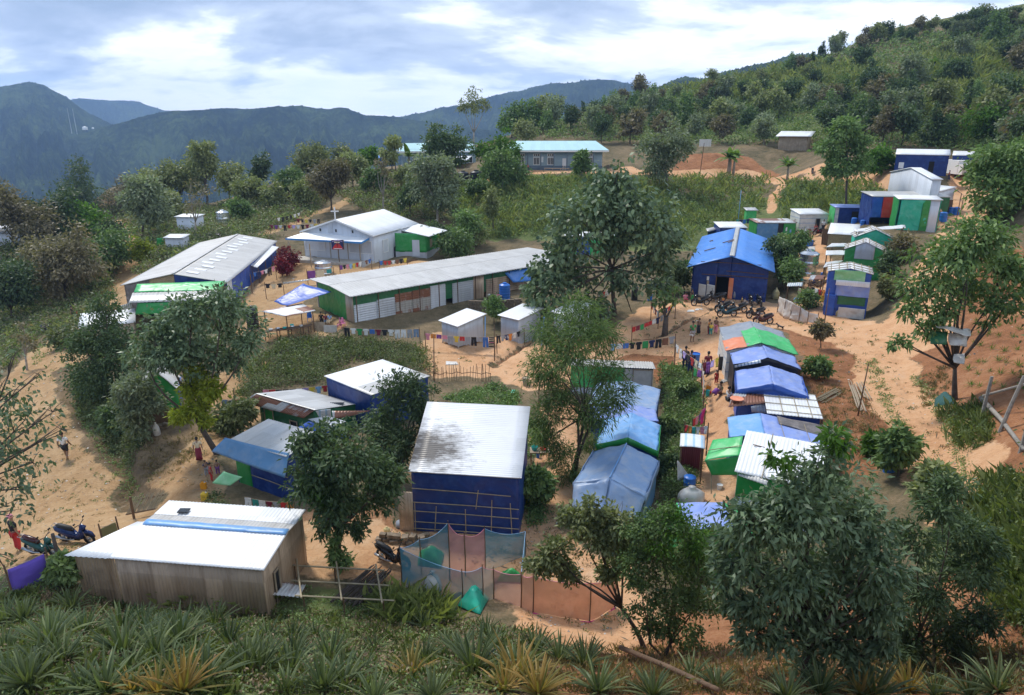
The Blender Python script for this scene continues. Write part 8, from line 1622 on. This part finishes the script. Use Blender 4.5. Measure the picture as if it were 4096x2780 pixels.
# sack cloth fence, tree hung tarps, lamp, truck, bench
t = thing('cloth_fence', 'sagging fence of dirty white sack cloth by the road fork', 'fence', G('i', 1540, 1300)); PT = [((1335, 1190), 1.5), ((1400, 1240), 1.65), ((1470, 1265), 1.6), ((1560, 1290), 1.35), ((1650, 1305), 1.0), ((1755, 1300), .8)]; PP = [(G('i', *p), h_) for p, h_ in PT]
for k, ((A, h0), (B, h1)) in enumerate(zip(PP, PP[1:])): mb = MB(); mb.smooth = True; mb.sheet(A + Vector((0, 0, .15)), B + Vector((0, 0, .1)), B + Vector((0, 0, h1)), A + Vector((0, 0, h0)), 10, 10, wob=.14, wf=1.4, sag=.04, fr=.1, seed=k); mb.build('cloth', 'tarp_sack', t)
for A, h0 in PP: MB().tube([A - Vector((0, 0, .3)), A + Vector((.03, 0, h0 + .15))], .035, 5).build('post', 'wood', t)
yb = G('w', 2170, 905).y
for lb, pts, m_ in (('dark green cloth hung in the forked tree', [(832, 935), (958, 945), (960, 840), (835, 840)], 'tarp_dkgreen'), ('long dirty white sheet draped over the tree branches', [(875, 800), (1150, 875), (1145, 822), (885, 782)], 'tarp_white'), ('pale square sheet hung below the draped one', [(985, 945), (1120, 960), (1120, 865), (975, 850)], 'tarp_sack'), ('white cloth bundle in the fork of the tree', [(1015, 1080), (1095, 1100), (1100, 1012), (1020, 1015)], 'tarp_sack')):
    P = [at_y(*zz('j', x, y), yb - .35 - .5 * (k < 2)) for k, (x, y) in enumerate(pts)]; mb = MB(); mb.smooth = True; mb.sheet(*P, 10, 8, wob=.1, wf=1.6, th=.02); tag(mb.build('hung_cloth', m_, loc=P[0]), lb, 'cloth')
g = G('d', 228, 862); t = thing('sign_post', 'grey board sign on a post before the road cutting', 'sign', g); MB().tube([g - Vector((0, 0, .3)), g + Vector((.3, 0, 5.0))], .07, 6).build('post', 'wood', t); MB().box(g + Vector((.5, 0, 5.0)), (2.2, .08, 1.3)).build('board', 'tin_grey', t)
g = G('e', 1212, 922); t = thing('truck', 'white truck seen from the front on the upper road', 'truck', g); s = 2.1; mb = MB(); mb.box(g + Vector((0, 1.6, 1.5)), (2.0, 4.6, 2.0)); mb.build('cargo_body', 'paint_white', t); mb = MB(); mb.box(g + Vector((0, -1.2, 1.25)), (1.9, 1.2, 1.5)); mb.build('cab', 'paint_white', t); MB().box(g + Vector((0, -1.82, 1.6)), (1.65, .05, .7)).build('windscreen', 'glass_dark', t); MB().box(g + Vector((0, -1.84, .7)), (1.3, .05, .3)).build('grille', 'dark', t)
for sx in (-.8, .8):
    MB().box(g + Vector((sx * .9, -1.84, .72)), (.25, .06, .2)).build('headlight', 'lamp_glass', t)
    for y in (-1.1, 2.6): MB().tube([g + Vector((sx - .1, y, .38)), g + Vector((sx + .12, y, .38))], .38, 16).build('wheel', 'rubber', t)
for x in (0,): 
    A, B = G('c', 850, 420), G('c', 1075, 424); t = thing('low_rail', 'low wooden rail fence in front of the school', 'fence', (A + B) / 2); MB().tube([A + Vector((0, 0, .6)), B + Vector((0, 0, .6))], .06, 6).build('rail', 'wood_pale', t)
    for f in (.02, .33, .66, .98): p = A.lerp(B, f); MB().tube([p - Vector((0, 0, .2)), p + Vector((0, 0, .62))], .06, 6).build('post', 'wood_pale', t)
# bare sapling fork under the leafy tree, dog, dark radio mast pair on the left mountain
t = thing('bare_tree', 'forked bare sapling with a pale stump by the gully', 'tree', G('h', 1935, 545)); g = t.location.copy(); mb = MB(); mb.smooth = True; mb.tube([g - Vector((0, 0, .3)), g + Vector((0, 0, .5)), g + Vector((0, 0, 1.6))], [.32, .25, .2], 8)
for x, y in ((1880, 260), (1900, 200), (2025, 240), (1955, 180), (1995, 300)): limb(mb, g + Vector((0, 0, 1.4)), at_y(*zz('h', x, y), g.y), .09, .03, .05)
mb.build('trunk', 'bark', t); quads('crown', crown([(tuple(at_y(*zz('h', x, y), g.y)), .7) for x, y in ((1880, 220), (1930, 170), (2020, 210), (1990, 160))], 260, .35, .22), 'leaf_mid', t)
import bmesh
def dog(label, z, x, y, L):
    g = G(z, x, y); k = L; J = {0: ((0, 0, .30 * k), .10 * k), 1: ((.3 * k, 0, .30 * k), .085 * k), 2: ((-.22 * k, 0, .34 * k), .11 * k), 3: ((-.36 * k, 0, .44 * k), .06 * k), 4: ((-.46 * k, 0, .48 * k), .06 * k), 5: ((-.60 * k, 0, .44 * k), .03 * k), 6: ((.52 * k, 0, .46 * k), .018 * k)}; E = [(0, 1), (0, 2), (2, 3), (3, 4), (4, 5), (1, 6)]; n = 7
    for x0, s in ((-.24, -1), (-.24, 1), (.3, -1), (.3, 1)):
        b0 = 2 if x0 < 0 else 1; J[n] = ((x0 * k + (.04 * k if x0 > 0 else 0), s * .07 * k, .17 * k), .035 * k); J[n + 1] = ((x0 * k + (.0 if x0 < 0 else .06 * k), s * .07 * k, .09 * k), .022 * k); J[n + 2] = ((x0 * k - .03 * k, s * .07 * k, .015 * k), .022 * k); E += [(b0, n), (n, n + 1), (n + 1, n + 2)]; n += 3
    for s in (-1, 1): J[n] = ((-.43 * k, s * .05 * k, .57 * k), .018 * k); E.append((4, n)); n += 1
    o = skin_obj('dog', J, E, 'hair', None, 0); o.location = g; o.rotation_euler.z = radians(-60); return tag(o, label, 'dog')
dog('small dark dog at the edge of the bare bank', 'i', 1365, 1358, .8)
for lb, u, v in (('left one of two thin masts on the left mountain', 158, 275), ('right one of two thin masts on the left mountain', 170, 277)):
    d = ray(*zz('w', u, v)); p = Vector(EYE) + d * (2150 / hypot(d.x, d.y)); tag(MB().tube([p - Vector((0, 0, 30)), p + Vector((0, 0, 32))], [.7, .35], 5).build('radio_mast', 'tin_grey', loc=p), lb, 'mast', 'radio masts')
for lb, u, v, s in (('white building far off on the left mountain slope', 193, 292, 9), ('tiny white pagoda far off beside the white building', 211, 291, 4), ('tiny white building on the dark ridge behind the hill', 1478, 201, 6)):
    d = ray(*zz('w', u, v)); p = Vector(EYE) + d * ((1900 if u < 500 else 1050) / hypot(d.x, d.y)); t = thing('far_building', lb, 'building', p); MB().box(p, (s, s * .7, s * .6)).build('wall', 'paint_white', t); mb = MB(); mb.add([p + Vector((x * s * .55, y * s * .4, s * .3)) for x, y in ((-1, -1), (1, -1), (1, 1), (-1, 1))] + [p + Vector((0, 0, s * .62))], [(0, 1, 4), (1, 2, 4), (2, 3, 4), (3, 0, 4)]); mb.build('roof', 'paint_white', t)

# ------------------------------------------------------------------ more of the camp's odds and ends
def table(label, z, x, y, w, dp, h, m, goods=()):
    g = G(z, x, y); t = thing('wash_table', label, 'table', g, 'rough tables'); MB().box(g + Vector((0, 0, h)), (w, dp, .05)).build('table_top', 'wood_pale', t)
    for sx in (-1, 1):
        for sy in (-1, 1): MB().tube([g + Vector((sx * (w / 2 - .06), sy * (dp / 2 - .06), -.25)), g + Vector((sx * (w / 2 - .06), sy * (dp / 2 - .06), h - .02))], .03, 5).build('leg', 'wood', t)
    for k, (dx, m_, r, hh_, lb) in enumerate(goods): p = g + Vector((dx, 0, h + .028)); tag(MB().lathe(p, [(r * .75, 0), (r, hh_), (r * .93, hh_), (r * .7, .02)], 14).build('basin', m_, loc=p), lb, 'basin', 'basins on rough tables')
table('rough washing table with basins left of the steel tank path', 'i', 1500, 930, 2.0, .8, .75, '', ((-.7, 'plastic_white', .22, .14, 'white basin on the washing table by the steel tank'), (-.2, 'tank_blue', .2, .3, 'blue pail on the washing table by the steel tank'), (.3, 'plastic_pink', .18, .12, 'pink basin on the washing table by the steel tank'), (.75, 'plastic_teal', .18, .2, 'teal pail on the washing table by the steel tank')))
table('washing stand piled with bright basins beside the white shed', 'm', 1300, 290, 1.1, .7, .7, '', ((-.3, 'plastic_teal', .18, .2, 'teal basin on the stand beside the navy shed'), (.2, 'plastic_red', .2, .12, 'red basin on the stand beside the navy shed')))
table('low dish table on the terrace beside the barrack tank', 'h', 400, 228, 1.6, .7, .5, '', ((-.5, 'plastic_white', .18, .1, 'white bowl on the terrace dish table'), (.4, 'plastic_pink', .16, .1, 'pink bowl on the terrace dish table')))
def boards(label, z, x, y, n, w, h, m, rot=0):
    g = G(z, x, y); mb = MB(); R = random.Random(int(x)); 
    for k in range(n): q = Matrix.Rotation(rot + R.uniform(-.12, .12), 3, 'Z'); mb.box(g + Vector((R.uniform(-.05, .05), k * .05, h / 2 - .05)), (w * R.uniform(.85, 1.1), .035, h * R.uniform(.85, 1.1)), tuple((q @ Matrix.Rotation(R.uniform(-.25, -.1), 3, 'X')).col))
    return tag(mb.build('board_stack', m, loc=g), label, 'boards')
boards('tin sheets leaning against the green hut wall', 'i', 1645, 430, 3, 1.0, 1.5, 'tin_white_worn'); boards('boards leaning by the teal hut end wall', 'e', 1085, 1240, 3, 1.4, 1.6, 'wood'); boards('window shutter leaning by the black fronted tent', 'o', 545, 735, 1, 1.1, .95, 'tarp_black'); boards('boards leaning beside the bamboo hut', 'i', 1840, 470, 4, .9, 1.9, 'wood'); boards('grey boards stacked on the kitchen terrace', 'g', 950, 515, 3, 1.1, .7, 'board_grey'); boards('cream board on the kitchen terrace', 'g', 855, 500, 2, 1.0, .8, 'wood_pale')
canopy('tank_cover', 'white cloth cover over a rack above the steel tank', [('i', 1600, 525, 0), ('i', 1740, 525, 0), ('i', 1735, 488, .1), ('i', 1605, 490, .1)], 5.4, 1.1, 'tarp_sack'); canopy('wash_shelter', 'small striped cloth shelter behind the sack cloth fence', [('i', 1440, 905, 0), ('i', 1600, 905, 0), ('i', 1610, 868, .15), ('i', 1450, 868, .15)], 4.6, 1.3, 'tarp_check')
canopy('lean_roof', 'long thin white roof behind the teal gable hut', [('e', 280, 1410, 0), ('e', 730, 1378, 0), ('e', 722, 1350, .15), ('e', 258, 1388, .15)], 6.9, 2.7, 'tin_white')
canopy('firewood_roof', 'low tin cover beside the patchwork hut wall', [('j', -130, 430, 0), ('j', -20, 430, 0), ('j', 5, 395, .2), ('j', -110, 395, .2)], 5.0, 1.5, 'tin_rust', 'shelter'); canopy('lean_roof', 'grey tarp porch behind the white roofed tin hut', [('e', 1150, 1025, 0), ('e', 1260, 1088, -.3), ('e', 1235, 1070, .2), ('e', 1160, 1010, .2)], 9.9, 2.2, 'tarp_grey')
line('beside the upper road huts', ('e', 1140, 965), ('e', 1240, 965), (1.5, 1.5), 'grey:sheet yellow:towel', size=1.2); line('behind the steel tank', ('i', 1520, 600), ('i', 1570, 690), (1.7, 1.7), 'teal red:towel white'); line('in front of the patchwork hut', ('i', 1850, 945), ('i', 1700, 905), (1.6, 1.6), 'orange red white:towel black')
for lb, u, v, hh, ww, lf in (('dense hedge bush behind the steel tank', 1790, 655, 60, 70, 'leaf_mid'), ('leafy bush beside the washing table', 1835, 700, 40, 45, 'leaf_mid'), ('big leaved bush at the hall rear corner', 1775, 590, 60, 40, 'leaf_bush'), ('scrub bush on the left road verge', 140, 790, 50, 70, 'scrub'), ('low bush on the bank below the road bend', 210, 660, 50, 60, 'leaf_bush'), ('green bush between tin hut and purple sheet', 150, 1330, 70, 60, 'leaf_bush')):
    simple(lb, u, v, hh, ww, lf, BUSH, n=int(700 + hh * ww * .34))
# ------------------------------------------------------------------ the air
hm_ = bpy.data.materials.new('haze'); hm_.use_nodes = True; t = NT(hm_.node_tree); o_ = t.n('ShaderNodeOutputMaterial'); pv = t.n('ShaderNodeVolumePrincipled')
pv.inputs['Color'].default_value = (.42, .64, 1.0, 1); pv.inputs['Density'].default_value = .00017; pv.inputs['Anisotropy'].default_value = .0; t.l(pv.outputs[0], o_.inputs['Volume'])
mb = MB(); mb.box((0, 2700, 0), (11000, 6200, 700)); hz_o = mb.build('haze', hm_); tag(hz_o, kind='stuff')
